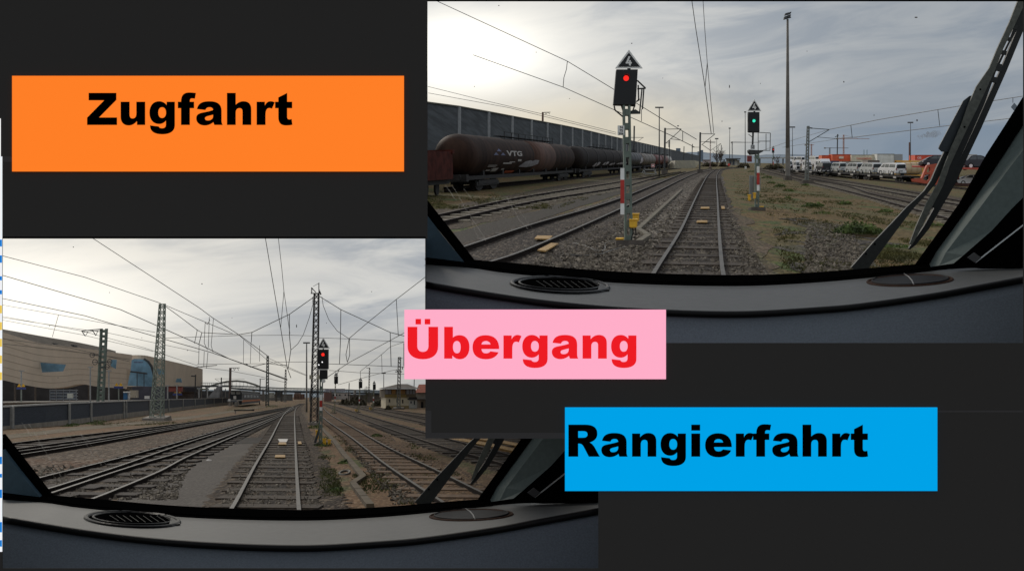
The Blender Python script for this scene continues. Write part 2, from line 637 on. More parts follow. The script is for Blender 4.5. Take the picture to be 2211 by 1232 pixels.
# ------------------------------------------------------------------ lettered signs
GL = {
 'Z': "M 105 100 L 657 100 657 240 313 588 670 588 670 737 74 737 74 593 413 248 105 248 Z",
 'u': "M 742 276 L 920 276 920 530 C 920 580 940 608 978 608 C 1030 608 1054 570 1054 510 L 1054 276 1230 276 1230 737 1067 737 1067 662 C 1015 720 965 747 900 747 C 800 747 742 680 742 575 Z",
 'g': "M 1657 276 L 1820 276 1820 740 C 1820 860 1730 922 1570 922 C 1410 922 1326 862 1326 746 L 1498 766 C 1508 790 1530 803 1566 803 C 1615 803 1642 778 1642 730 L 1642 652 C 1605 696 1560 718 1505 718 C 1390 718 1315 630 1315 492 C 1315 355 1390 266 1505 266 C 1568 266 1615 290 1657 340 Z M 1566 385 C 1518 385 1490 428 1490 492 C 1490 556 1518 599 1566 599 C 1615 599 1645 556 1645 492 C 1645 428 1615 385 1566 385 Z",
 'f': "M -147 276 L -84 276 C -84 150 -30 92 75 92 C 120 92 165 96 213 102 L 192 215 C 170 211 150 210 135 210 C 100 210 92 230 92 276 L 176 276 176 404 92 404 92 737 -84 737 -84 404 -147 404 Z",
 'a': "M 232 422 C 255 310 330 266 480 266 C 650 266 722 330 722 460 L 722 640 C 722 690 730 712 745 737 L 580 737 C 570 718 565 705 560 682 C 510 722 455 747 385 747 C 285 747 218 690 218 605 C 218 540 255 510 340 492 C 420 476 500 462 553 440 C 550 405 530 385 485 385 C 440 385 415 400 400 440 Z M 553 533 C 510 545 470 555 440 563 C 405 573 392 588 392 607 C 392 632 415 648 450 648 C 515 648 553 612 553 560 Z",
 'h': "M 829 100 L 1004 100 1004 334 C 1050 288 1100 266 1160 266 C 1260 266 1313 325 1313 430 L 1313 737 1138 737 1138 470 C 1138 425 1118 403 1078 403 C 1030 403 1004 435 1004 495 L 1004 737 829 737 Z",
 'r': "M 1420 276 L 1584 276 1584 350 C 1612 292 1650 266 1697 266 C 1730 266 1752 274 1779 290 L 1726 415 C 1705 405 1690 401 1670 401 C 1620 401 1597 450 1597 545 L 1597 737 1420 737 Z",
 't': "M 2027 100 L 2027 276 2127 276 2127 404 2027 404 2027 570 C 2027 610 2040 627 2072 627 C 2088 627 2100 624 2116 617 L 2131 733 C 2090 743 2050 747 2005 747 C 1905 747 1851 700 1851 580 L 1851 404 1787 404 1787 276 1851 276 1851 190 Z",
 'U': "M 92 105 L 286 105 286 484 C 286 559 325 602 397 602 C 468 602 507 559 507 484 L 507 105 700 105 700 499 C 700 654 590 749 397 749 C 205 749 92 654 92 499 Z M 250 -52 L 360 -52 360 57 250 57 Z M 433 -52 L 544 -52 544 57 433 57 Z",
 'b': "M 820 105 L 995 105 995 317 C 1032 284 1075 270 1130 270 C 1245 270 1324 359 1324 506 C 1324 659 1245 749 1130 749 C 1070 749 1025 724 983 674 L 983 737 820 737 Z M 1074 387 C 1026 387 995 431 995 506 C 995 584 1026 631 1074 631 C 1122 631 1148 589 1148 509 C 1148 429 1122 387 1074 387 Z",
 'e': "M 1916 546 L 1563 546 C 1570 604 1600 631 1648 631 C 1690 631 1715 619 1740 591 L 1904 612 C 1860 704 1775 749 1650 749 C 1475 749 1384 659 1384 511 C 1384 364 1480 270 1640 270 C 1820 270 1916 364 1916 546 Z M 1563 454 L 1741 454 C 1735 414 1700 387 1650 387 C 1600 387 1568 414 1563 454 Z",
 'n': "M 1333 276 L 1495 276 1495 350 C 1545 290 1595 266 1660 266 C 1760 266 1816 325 1816 430 L 1816 737 1641 737 1641 470 C 1641 425 1620 403 1580 403 C 1535 403 1508 435 1508 495 L 1508 737 1333 737 Z",
 'R': "M 66 100 L 400 100 C 560 100 643 160 643 280 C 643 370 590 425 490 457 C 530 470 560 505 590 552 L 692 737 472 737 370 540 C 340 490 320 478 262 478 L 262 737 66 737 Z M 262 230 L 262 360 350 360 C 412 360 447 340 447 295 C 447 250 415 230 360 230 Z",
 'i': "M 0 276 L 177 276 177 737 0 737 Z M 0 100 L 177 100 177 219 0 219 Z",
}
KG = 9.2125


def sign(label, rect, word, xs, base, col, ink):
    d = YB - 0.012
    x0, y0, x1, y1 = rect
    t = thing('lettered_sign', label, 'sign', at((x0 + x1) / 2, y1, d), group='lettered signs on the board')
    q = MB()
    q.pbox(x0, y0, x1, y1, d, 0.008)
    q.build('panel', flat_light('sign_' + word[:2], col), t)  # flat caption, no lamp inside: glow put in to reach full colour
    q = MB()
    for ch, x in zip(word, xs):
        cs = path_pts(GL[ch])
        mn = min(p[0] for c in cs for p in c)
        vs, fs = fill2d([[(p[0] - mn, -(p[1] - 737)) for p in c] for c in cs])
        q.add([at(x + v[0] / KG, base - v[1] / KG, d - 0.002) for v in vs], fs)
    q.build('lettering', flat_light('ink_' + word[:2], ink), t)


sign('flat orange caption sign, glow added, with the black word Zugfahrt', (26, 164, 872, 370), 'Zugfahrt', [188.0, 260.5, 322.7, 384.0, 423.7, 490.0, 554.1, 594.0], 270, (255, 127, 39), (0, 0, 0))
sign('flat pink caption sign, glow added, with the red word Übergang, overlapping both openings', (873, 668, 1438, 818), 'Ubergang', [880.0, 959.0, 1020.2, 1087.0, 1127.6, 1191.5, 1257.8, 1319.4], 773.7, (255, 174, 201), (237, 28, 36))
sign('flat blue caption sign, glow added, with the black word Rangierfahrt', (1220, 879, 2024, 1059), 'Rangierfahrt', [1227.2, 1298.3, 1364.7, 1426.2, 1492.6, 1522.4, 1588.7, 1626.0, 1667.3, 1732.7, 1796.7, 1837.0], 985, (0, 162, 232), (0, 0, 0))

# ------------------------------------------------------------------ the driver's cab seen behind each opening
m_dash = mat('dash_grey', (70, 71, 69), rough=0.5, var=0.16, scale=14, bump=0.04, spec=.28, k=0.62)
m_dash2 = mat('dash_blue_grey', (60, 65, 70), rough=0.7, var=0.14, scale=90, bump=0.03, spec=.2, k=2.0)
m_rub = mat('rubber_black', (8, 8, 8), rough=0.5, var=0.1, spec=0.15, k=1.0)
m_sill = mat('sill_black', (5, 5, 5), rough=0.9, var=0.1, spec=0.0, k=1.0)
m_teal = mat('pillar_teal', (38, 56, 66), rough=0.7, var=0.1, scale=20, k=1.6)
m_pil = mat('pillar_grey', (92, 104, 101), rough=0.7, var=0.08, scale=25, bump=0.03, spec=.15, k=0.66)
m_vent = mat('vent_black', (5, 5, 5), rough=0.35, var=0.1, spec=0.07, k=1.0)
m_vbrown = mat('vent_ring_brown', (58, 42, 34), rough=0.7, var=0.3, scale=30, spec=.02, k=.9)
m_wip = mat('wiper_grey_green', (66, 68, 62), rough=0.6, var=0.25, scale=25)
m_wipd = mat('wiper_dark', (22, 25, 23), rough=0.55, var=0.25, scale=25)
m_blade = mat('wiper_blade_rubber', (14, 17, 16), rough=0.6, var=0.2, scale=30)
m_ste = mat('strip_steel', (150, 152, 150), rough=0.35, metal=0.6, var=0.1)
m_pane = bpy.data.materials.new('clear_pane')
m_pane.use_nodes = True
_t = m_pane.node_tree
_t.nodes.clear()
_o = _t.nodes.new('ShaderNodeOutputMaterial')
_b = _t.nodes.new('ShaderNodeBsdfTransparent')
_t.links.new(_b.outputs[0], _o.inputs[0])
m_dust = bpy.data.materials.new('dust_film')
m_dust.use_nodes = True
_t = m_dust.node_tree
_t.nodes.clear()
_o = _t.nodes.new('ShaderNodeOutputMaterial')
_b = _t.nodes.new('ShaderNodeBsdfTransparent')
_d = _t.nodes.new('ShaderNodeBsdfTranslucent')
_d.inputs[0].default_value = (0.45, 0.44, 0.42, 1)
_x = _t.nodes.new('ShaderNodeMixShader')
_x.inputs[0].default_value = 0.22
_t.links.new(_b.outputs[0], _x.inputs[1])
_t.links.new(_d.outputs[0], _x.inputs[2])
_t.links.new(_x.outputs[0], _o.inputs[0])
m_speck = mat('speck_dark', (104, 100, 98), var=0)

BACK = [(919, 571), (1020, 579), (1080, 588), (1200, 600), (1320, 610), (1430, 615), (1545, 617.5), (1640, 616.6), (1760, 610), (1844, 603), (1981, 589), (2049, 581), (2125, 578), (2214, 577)]
SILLT = [(919, 545), (1022, 560), (1110, 567.5), (1270, 581.8), (1400, 589), (1545, 593), (1640, 592.7), (1750, 588), (1844, 581), (1981, 570), (2060, 566), (2214, 560)]
LIPT = [(919, 608.5), (1000, 622), (1100, 638), (1200, 651), (1320, 662), (1450, 669), (1560, 672), (1640, 671), (1750, 664.5), (1844, 657.5), (2015, 633.7), (2110, 616.5), (2214, 597)]
LIPB = [(919, 620), (1000, 634.5), (1100, 650), (1200, 663), (1320, 674), (1450, 681.5), (1560, 684.5), (1640, 683), (1750, 676), (1844, 668), (2015, 644.5), (2110, 627), (2214, 608)]


def cab(name, label, mp, ymin):
    M = lambda x, y: mp(x, y)
    P = lambda x, y, d: at(*mp(x, y), d)
    YK, YL = 8.6, 6.95
    t = thing(name, label, 'train cab', P(1545, 760, YL))
    xs = [919 + (2254 - 919) * i / 60 for i in range(61)]

    def strip(c0, d0, c1, d1, n=1, mbx=None):
        q = mbx or MB()
        rows = []
        for j in range(n + 1):
            rows.append([P(x, csamp(c0, x), d0).lerp(P(x, csamp(c1, x), d1), j / n) for x in xs])
        vs = [p for r in rows for p in r]
        k = len(xs)
        q.add(vs, [(j * k + i, j * k + i + 1, (j + 1) * k + i + 1, (j + 1) * k + i) for j in range(n) for i in range(k - 1)])
        return q

    dash = strip(BACK, YK, LIPT, YL, 4).build('dashboard', m_dash, t, smooth=True)
    q = MB()
    q.tube([P(x, (csamp(LIPT, x) + csamp(LIPB, x)) / 2, YL - 0.01) for x in xs], 7.4 * YL / F, n=10)
    q.build('edge_trim', m_rub, dash, smooth=True)
    low = [(x, csamp(LIPB, x) + 3 + (150 - (csamp(LIPB, x) - 620))) for x, _ in LIPB]
    mid = [(x, csamp(LIPB, x) + 22) for x, _ in LIPB]
    q = strip([(x, y - 3) for x, y in LIPB], YL + 0.01, mid, YL - 0.06)
    strip(mid, YL - 0.06, low, YL - 0.30, 2, q)
    q.build('front_panel', m_dash2, dash, smooth=True)
    # black sill under the windscreen with a raised ridge
    sill = strip(SILLT, YK + 0.25, BACK, YK, 2)
    q = sill
    q.tube([P(x, csamp(BACK, x) - 7, YK - 0.04) for x in xs], 1.6 * YK / F, n=6)
    fr = q.build('windscreen_frame', m_sill, t)
    # left corner: frame bar and teal pillar
    d = YK + 0.2
    q = MB()
    q.prism([P(x, y, d) for x, y in [(919, 427), (1024, 560), (1040, 575), (1012, 577), (919, 462)]], (0, 0.05, 0))
    q.build('frame_bar', m_sill, fr)
    q = MB()
    # right frame bar
    q.prism([P(x, y, d) for x, y in [(1980, 570.5), (2075, 440), (2135, 332), (2175, 270), (2214, 208), (2214, 262), (2160, 345), (2097, 440), (2020, 545), (2003, 577)]], (0, 0.05, 0))
    q.build('frame_bar', m_sill, fr)
    q = MB()
    q.prism([P(x, y, d - 0.05) for x, y in [(919, 461), (955, 508), (1012, 577), (1000, 579.5), (919, 569)]], (0, 0.06, 0))
    q.build('pillar', m_teal, t)
    # right pillar: a face turned towards the windscreen and a broad inner face
    q = MB()
    a = [(2003, 577), (2020, 545), (2097, 440), (2160, 345), (2214, 262)]
    b = [(2028, 573), (2042, 545), (2122, 440), (2180, 362), (2214, 318)]
    c = [(2059, 568.5), (2080, 551), (2142, 497), (2185, 450), (2214, 421)]
    for (u, du), (v, dv) in (((a, d + 0.02), (b, d - 0.28)), ((b, d - 0.28), (c, d - 0.42))):
        vs = [P(*p, du) for p in u] + [P(*p, dv) for p in v]
        q.add(vs, [(i, i + 1, 6 + i, 5 + i) for i in range(4)])
    q.build('pillar', m_pil, t)
    # dark side box with a bright strip and bracket
    q = MB()
    q.prism([P(x, y, d - 0.40) for x, y in [(2052, 574), (2062, 566), (2142, 497), (2185, 450), (2256, 380), (2256, 579), (2125, 580)]], (0, 0.02, 0))
    sd = q.build('side_panel', m_sill, t)
    q = MB()
    q.beam(P(2106, 566, d - 0.44), P(2256, 449, d - 0.44), 2.2 * 8.4 / F, 0.01)
    q.build('metal_strip', m_ste, sd)
    q = MB()
    q.prism([P(x, y, d - 0.45) for x, y in [(2090, 556), (2104, 545), (2119, 556), (2106, 567)]], (0, 0.02, 0))
    q.build('bracket', mat('bracket_grey', (52, 52, 52), var=0.1), sd)

    # round air outlets lying on the dashboard
    def dpt(x, y, up=0.0):
        b0, l0 = P(x, csamp(BACK, x), YK), P(x, csamp(LIPT, x), YL)
        ym = M(x, y)[1]
        tq = (CY - ym) / F
        den = (l0.z - b0.z) - tq * (l0.y - b0.y)
        s_ = (tq * b0.y - b0.z) / den if abs(den) > 1e-9 else 0.5
        yy = b0.y + (l0.y - b0.y) * s_
        return at(*M(x, y), yy - up)

    def ell(cx, cy, rx, ry, tilt, n=40):
        return [(cx + rx * math.cos(2 * math.pi * k / n), cy + ry * math.sin(2 * math.pi * k / n) + tilt * rx * math.cos(2 * math.pi * k / n)) for k in range(n)]

    # left one: black grille
    v = MB()
    v.tube([dpt(x, y, 0.03) for x, y in ell(1209, 616, 104, 16.5, 0.045)], 5.0 * 7.7 / F, n=8, closed=True)
    v.tube([dpt(x, y, 0.05) for x, y in ell(1209, 613, 88, 12.5, 0.04)], 2.8 * 7.7 / F, n=8, closed=True)
    v.prism([dpt(x, y, 0.03) for x, y in [(1296, 612), (1312, 622), (1316, 627), (1290, 630)]], (0, 0, 0.01))
    vo = v.build('air_outlet', m_vent, t, smooth=False)
    v = MB()
    v.face([dpt(x, y, 0.025) for x, y in ell(1209, 615.5, 104, 16.5, 0.045)])
    v.build('well', m_sill, vo)
    v = MB()
    for k in range(9):
        x = 1158 + 15 * k
        v.beam(dpt(x, 606 + k * .2, 0.05), dpt(x + 20, 621 + k * .1 - abs(k - 4) * .6, 0.055), 1.0 * 7.7 / F, 0.006)
    v.build('grille', mat('grille_grey', (56, 56, 54), rough=0.6, var=0.1, spec=.05, k=.8), vo)
    # right one: closed lid in a brown ring with a bar across it
    v = MB()
    v.tube([dpt(x, y, 0.02) for x, y in ell(1965, 606, 92, 11.5, -0.03)], 2.8 * 7.7 / F, n=8, closed=True)
    v.face([dpt(x, y, 0.02) for x, y in ell(1965, 606, 92, 11.5, -0.03)])
    vo = v.build('air_outlet', m_vbrown, t)
    v = MB()
    top = ell(1965, 603, 82, 11, -0.03)
    v.tube([dpt(x, y, 0.06) for x, y in top], 2.2 * 7.7 / F, n=8, closed=True)
    v.face([dpt(x, y, 0.055) for x, y in top])
    v.build('lid', mat('lid_dark', (26, 27, 30), rough=0.6, var=0.12, spec=.05, k=.7, scale=200, stretch=(4, 1, 1)), vo)
    v = MB()
    v.tube([dpt(x, y, 0.075) for x, y in [(1952, 591), (1962, 597), (1969, 605), (1973, 614)]], 1.5 * 7.7 / F, n=6)
    v.build('bar', mat('bar_grey', (78, 78, 78), rough=0.4, var=0.1), vo)

    # windscreen pane with streaks of dirt
    pd = YK + 0.22
    q = MB()
    q.face([P(x, y, pd) for x, y in [(919, 3), (2212, 3), (2212, 210), (1981, 569), (1545, 593), (1022, 560), (919, 430)]])
    pane = q.build('windscreen', m_pane, t)
    rnd = random.Random(3)
    q = MB()
    for (xa, ya, xb, yb, wq) in [(962, 400, 985, 432, 2.2), (978, 403, 1008, 455, 2.0), (1008, 455, 1050, 520, 2.0), (1002, 408, 1018, 430, 1.6), (1060, 420, 1085, 452, 1.8), (1094, 425, 1118, 470, 2.6), (1118, 470, 1140, 495, 1.8), (1020, 480, 1034, 520, 1.4), (1100, 430, 1150, 492, 1.2)]:
        n = 7
        pts = [(lerp(xa, xb, k / n) + rnd.uniform(-1.2, 1.2), lerp(ya, yb, k / n)) for k in range(n + 1)]
        for k in range(n):
            w0 = wq * (0.35 + rnd.random() * 0.8)
            p0, p1 = pts[k], pts[k + 1]
            q.face([P(p0[0] - w0 / 2, p0[1], pd - 0.01), P(p0[0] + w0 / 2, p0[1], pd - 0.01), P(p1[0] + w0 / 2, p1[1], pd - 0.01), P(p1[0] - w0 / 2, p1[1], pd - 0.01)])
    q.build('dirt_streak', m_dust, pane)
    q = MB()
    spots = [(1575, 187, 1.2, 4), (1822, 177, 1.5, 2), (1978, 38, 3.8, 1.7), (1980, 260, 2, 2.4), (1464, 272, 2.2, 1.6), (1559, 262, 1.3, 1.3), (1364, 94, 1.4, 1.4)]
    for _ in range(16):
        spots.append((rnd.uniform(925, 1900), rnd.uniform(10, 560), rnd.uniform(.6, 1.4), rnd.uniform(.6, 1.4)))
    for (x, y, a_, b_) in spots:
        if ymin > 0 and x > 1840:
            continue
        r0 = rnd.random()
        q.face([P(x + a_ * math.cos(k * 1.047 + r0), y + b_ * math.sin(k * 1.047 + r0), pd - 0.012) for k in range(6)])
    q.build('speck', m_dust if False else m_speck, pane)

    # wiper outside the glass
    wd_ = YK + 0.42

    def band(q, pts, d0, th, mi=0):
        """pts: (x, y, width px) ribbon with real thickness"""
        pts = [p for p in pts if p[1] > ymin]
        n = len(pts)
        if n < 2:
            return
        L, Rr = [], []
        for i, (x, y, wp) in enumerate(pts):
            a0 = pts[max(i - 1, 0)]
            b0 = pts[min(i + 1, n - 1)]
            tx, ty = b0[0] - a0[0], b0[1] - a0[1]
            l = math.hypot(tx, ty) or 1
            L.append((x - ty / l * wp / 2, y + tx / l * wp / 2))
            Rr.append((x + ty / l * wp / 2, y - tx / l * wp / 2))
        for i in range(n - 1):
            f4 = [P(*L[i], d0), P(*L[i + 1], d0), P(*Rr[i + 1], d0), P(*Rr[i], d0)]
            q.prism(f4, (0, th, 0), mi)

    wp = MB()
    band(wp, [(2210, -6, 17), (2186, 50, 13), (2160, 105, 12), (2142, 150, 13), (2118, 192, 22), (2100, 232, 20), (2082, 275, 14), (2062, 318, 13), (2044, 360, 11), (2031, 398, 12), (2008, 440, 14), (1985, 488, 12), (1967, 527, 6)], wd_, 0.02)
    wi = wp.build('wiper', m_wip, t)
    wp = MB()
    band(wp, [(2226, 10, 14), (2196, 82, 13), (2168, 150, 13), (2140, 212, 14), (2112, 275, 14), (2084, 335, 13), (2058, 392, 13), (2030, 440, 13), (2000, 492, 12), (1975, 525, 9), (1964, 537, 4)], wd_ + 0.03, 0.03)
    band(wp, [(2212, 18, 16), (2180, 90, 4), (2148, 155, 5), (2118, 222, 16), (2096, 272, 16), (2070, 330, 16), (2046, 390, 12), (2016, 448, 12)], wd_ + 0.025, 0.012)
    wp.build('wiper_blade', m_blade, wi)
    for (x, y, l, wq) in [] if ymin > 0 else [(2189, 58, 16, 9), (2177, 84, 15, 8), (2165, 113, 17, 9), (2153, 145, 20, 16), (2146, 172, 16, 12)]:
        wp = MB()
        band(wp, [(x - l / 2, y - 2, wq), (x + l / 2, y + 2, wq)], wd_ + 0.022, 0.012)
        wp.build('bridge_piece', m_wipd, wi)
    wp = MB()
    plate = [(2094, 207), (2107, 206), (2110, 214), (2092, 262), (2064, 322), (2058, 329), (2034, 327), (2027, 320), (2029, 314), (2080, 218)]
    wp.prism([P(x, y, wd_ + 0.04) for x, y in plate], (0, 0.015, 0))
    if ymin < 0:
        wp.build('wind_plate', mat('plate_dark', (27, 33, 36), rough=0.5, var=0.15, scale=10), wi)
    wp = MB()
    band(wp, [(2050, 322, 15), (2030, 362, 14), (2016, 392, 12), (1999, 415, 9), (1980, 434, 10), (1962, 452, 13), (1930, 490, 18), (1896, 530, 25), (1858, 577, 30), (1850, 586, 30)], wd_ + 0.05, 0.03)
    wp.build('wiper_arm', m_wipd, wi)
    wp = MB()
    for (x, y) in [(1889, 527), (1870, 548), (2117, 193), (2083, 274)][:2 if ymin > 0 else 4]:
        wp.prism([P(x + 2.3 * math.cos(k), y + 2.3 * math.sin(k), wd_ - 0.004) if x > 2000 else P(x + 2.3 * math.cos(k), y + 2.3 * math.sin(k), wd_ + 0.047) for k in range(6)], (0, 0.003, 0))
    wp.build('bolt', m_sill, wi)
    return t


cab('train_cab', 'train cab seen complete in the upper opening, dash above the pink sign', lambda x, y: (x, y), -99)
cab('train_cab', 'train cab in the lower opening, dash running under the blue sign', lambda x, y: (105 + (x - 1022) * 0.968, 1067 + (y - 560) * 0.975), 300)
# ------------------------------------------------------------------ shared yard builders
m_steel = mat('rail_steel', (136, 132, 126), rough=0.6, metal=0.15, var=0.18, scale=4, spec=.2, k=0.45)
m_rust = mat('rail_rust', (38, 31, 27), rough=0.9, var=0.3, scale=6, spec=.1, k=.9)
m_dull = mat('rail_dull', (70, 56, 46), rough=0.6, metal=0.3, var=0.25, scale=4, k=1.0)
m_slc = mat('sleeper_concrete', (80, 67, 53), rough=0.9, var=0.4, scale=5, bump=0.3, k=.52)
m_slw = mat('sleeper_wood', (58, 50, 43), rough=0.9, var=0.4, scale=5, bump=0.3, k=.9)
m_slp = mat('sleeper_pale', (128, 119, 104), rough=0.9, var=0.3, scale=5, bump=0.3, k=1.0)
m_slb = mat('sleeper_dusty', (64, 58, 51), rough=0.9, var=0.3, scale=5, bump=0.3, k=.85)
m_sld = mat('sleeper_brown', (104, 82, 62), rough=0.9, var=0.35, scale=5, bump=0.3, k=.95)
m_green = mat('mast_green', (82, 92, 84), rough=0.6, var=0.22, scale=3)
m_dgreen = mat('mast_dark', (50, 52, 52), rough=0.65, var=0.25, scale=3)
m_lat = mat('lattice_grey_green', (104, 110, 104), rough=0.6, var=0.25, scale=3, k=1.5)
m_latd = mat('lattice_dark', (44, 42, 40), rough=0.7, var=0.25, scale=3)
m_wire = mat('wire_dark', (60, 58, 56), rough=0.6, var=0)
m_conc = mat('concrete', (120, 114, 106), rough=0.9, var=0.2, scale=2, bump=0.2, k=1.4)
m_concd = mat('concrete_dark', (78, 72, 66), rough=0.9, var=0.25, scale=2, bump=0.2, k=1.4)
m_yel = mat('yellow_paint', (206, 150, 40), rough=0.5, var=0.15, scale=6, k=1.5)
m_balise = mat('balise_yellow', (164, 130, 76), rough=0.7, var=0.25, scale=3, k=.95)
m_white = mat('white_paint', (196, 196, 192), rough=0.5, var=0.08, k=1.5)
m_red = mat('red_paint', (150, 42, 34), rough=0.5, var=0.15, k=1.5)
m_sigblk = mat('signal_black', (14, 16, 18), rough=0.45, var=0.15, scale=30)
m_lampred = lamp_mat('lamp_red', (255, 44, 34), 1.05)
m_lampgrn = lamp_mat('lamp_green', (60, 230, 190), 1.1)
m_lampwht = lamp_mat('lamp_white', (255, 255, 255), 1.5)
m_gl = mat('glass_dark', (34, 40, 46), rough=0.15, var=0.1, spec=0.6)
m_tyre = mat('tyre_black', (20, 20, 21), rough=0.8, var=0.1)
m_ink = mat('ink_black', (22, 22, 22), var=0)


def rowset(v, lo, hi, step):
    """rows (pixels) evenly spaced in distance between two rows at column px"""
    return


def track(v, px, label, L, Rr, n_sl, y_sl=(0, 999), sp=2.2, slm=None, top=None, group=None, bed=None, bedw=0.75, name='railway_track', lift=0.0, slw=0.8, low=0.0):
    """rails follow two traced lines L, Rr: [(px, py)]; sleepers lie across them"""
    fl = [(y, x) for x, y in L]
    fr = [(y, x) for x, y in Rr]
    ylo = max(min(p[1] for p in L), min(p[1] for p in Rr))
    yhi = max(max(p[1] for p in L), max(p[1] for p in Rr))
    dfar, dnear = v.dep(px, ylo), v.dep(px, yhi)
    N = 70
    prm = [1 / lerp(1 / dnear, 1 / dfar, i / N) for i in range(N + 1)]
    def pos(f, d, up=0.0):
        row = v.hz(px) + F * v.H / d
        x = csamp(f, row)
        row2 = v.hz(x) + F * v.H / d
        return v.gp(csamp(f, row), d, up)
    mid = lambda d, up=0.0: (pos(fl, d, up) + pos(fr, d, up)) / 2
    t = thing(name, label, 'track', mid(dnear), group)
    for f in (fl, fr):
        q = MB()
        ymax = max(p[0] for p in f) + .5
        pts = [pos(f, d, lift) for d in prm if v.hz(px) + F * v.H / d <= ymax]
        prof = [(-0.075, 0.0), (-0.03, 0.03), (-0.03, 0.13), (-0.042, 0.14), (-0.042, 0.185), (0.042, 0.185), (0.042, 0.14), (0.03, 0.13), (0.03, 0.03), (0.075, 0.0)]
        k = len(prof)
        vs = [p + Vector((a * 1.15, 0, b)) for p in pts for a, b in prof]
        n0 = len(q.v)
        q.v += vs
        for i in range(len(pts) - 1):
            for j in range(k - 1):
                q.f.append((n0 + i * k + j, n0 + i * k + j + 1, n0 + (i + 1) * k + j + 1, n0 + (i + 1) * k + j))
                q.mi.append(1 if j == 4 else 0)
        q.build('rail', [m_rust, top or m_steel], t)
    rnd = random.Random(int(yhi * 10))
    d = max(dnear + 0.3, y_sl[0])
    c = 0
    while d < min(dfar, y_sl[1]) and c < n_sl:
        a, b = pos(fl, d, lift), pos(fr, d, lift)
        ex = (b - a) * 0.36
        q = MB()
        h = 0.10 + lift
        w_ = slw * rnd.uniform(0.85, 1.1)
        j = rnd.uniform(-0.03, 0.03)
        p, r_ = a - ex, b + ex
        if v is A and d < 40 and p.x < (921 - CX) / F * d:
            d += sp
            continue
        up = Vector((0, 0, 1))
        fw = Vector((0, 1, 0.12 if v is A else -0.1)) * w_ / 2
        z0, z1 = -0.06, 0.075 - low + rnd.uniform(-.015, .015)
        q.hexa([p - fw + up * z0, r_ - fw + up * z0, r_ + fw + up * z0, p + fw + up * z0,
                p - fw * .9 + up * z1, r_ - fw * .9 + up * z1, r_ + fw * .9 + up * z1, p + fw * .9 + up * z1])
        q.build('sleeper', slm or m_slc, t)
        d += sp * rnd.uniform(0.95, 1.05)
        c += 1
    if bed:
        q = MB()
        rows = []
        M_ = 160
        for i in range(M_ + 1):
            dd = 1 / lerp(1 / max(dnear, 15), 1 / dfar, i / M_)
            a, b = pos(fl, dd, 0.006), pos(fr, dd, 0.006)
            g = max((b - a).x, 1.2)
            e0, e1 = bedw * g + rnd.uniform(-.18, .18), bedw * g + rnd.uniform(-.18, .18)
            r4 = [a - Vector((e0, 0, 0)), a - Vector((e0 * .35, 0, -0.04)), b + Vector((e1 * .35, 0, 0.04)), b + Vector((e1, 0, 0))]
            if v is A and dd < 40:
                for p_ in r4:
                    p_.x = max(p_.x, (919.4 - CX) / F * dd)
            rows.append(r4)
        n0 = len(q.v)
        for r4 in rows:
            q.v += list(r4)
        for i in range(M_):
            for j in range(3):
                q.f.append((n0 + i * 4 + j, n0 + i * 4 + j + 1, n0 + (i + 1) * 4 + j + 1, n0 + (i + 1) * 4 + j))
                q.mi.append(0)
        struct('gravel_bed', q, bed)
    return t


def sheet(name, v, pts, m, lift=0.012, jag=0.0, seed=1):
    """flat ground sheet with the given outline (pixels)"""
    rnd = random.Random(seed)
    P = []
    n = len(pts)
    for i in range(n):
        a, b = v.g(*pts[i]), v.g(*pts[(i + 1) % n])
        k = 8 if jag else 1
        for j in range(k):
            p = a.lerp(b, j / k)
            P.append(p + Vector((rnd.uniform(-jag, jag), rnd.uniform(-jag, jag) * 2, lift)))
    vs, fs = fill2d([[(p.x, p.y) for p in P]])
    q = MB()
    sl = v.gx(0, 100).z, v.gx(1, 100).z, v.gx(0, 101).z
    out = []
    for a in vs:
        x_ = max(a[0], (919.6 - CX) / F * a[1]) if v is A and a[1] < 37 else a[0]
        out.append(v.gx(x_, a[1], lift))
    q.add(out, fs)
    # make the sheet face upwards
    me = struct(name, q, m)
    me.data.flip_normals() if me.data.polygons and me.data.polygons[0].normal.z < 0 else None
    return me


def pole(v, px, base, top, wpx, name, label, cat, m, group=None, px_top=None, taper=1.0, n=8, foot=None, d=None):
    d = d or v.dep(px, base)
    p0 = v.gp(px, d)
    t = thing(name, label, cat, p0, group)
    q = MB()
    p1 = at(px_top if px_top is not None else px, top, d)
    r = wpx * d / F / 2
    q.tube([p0, p0.lerp(p1, .5), p1], [r, r * (1 + taper) / 2, r * taper], n=n)
    q.build('pole', m, t, smooth=n > 6)
    if foot:
        q = MB()
        q.box(p0 + Vector((0, 0, 0.12)), r * foot, r * foot, 0.5)
        q.build('foot', m_concd, t)
    return t, d


def t_lamp(v, px, base, top, wpx, hw, label, m=None, group='T-shaped yard lamps'):
    t, d = pole(v, px, base, top + 2, wpx, 'yard_lamp', label, 'lamp post', m or m_dgreen, group, taper=0.6)
    q = MB()
    q.pbox(px - hw, top - 1.3, px + hw, top + 1.5, d - 0.1, 0.35)
    q.build('lamp_head', mat('lamp_head_grey', (70, 70, 70), var=.1), t)
    return t


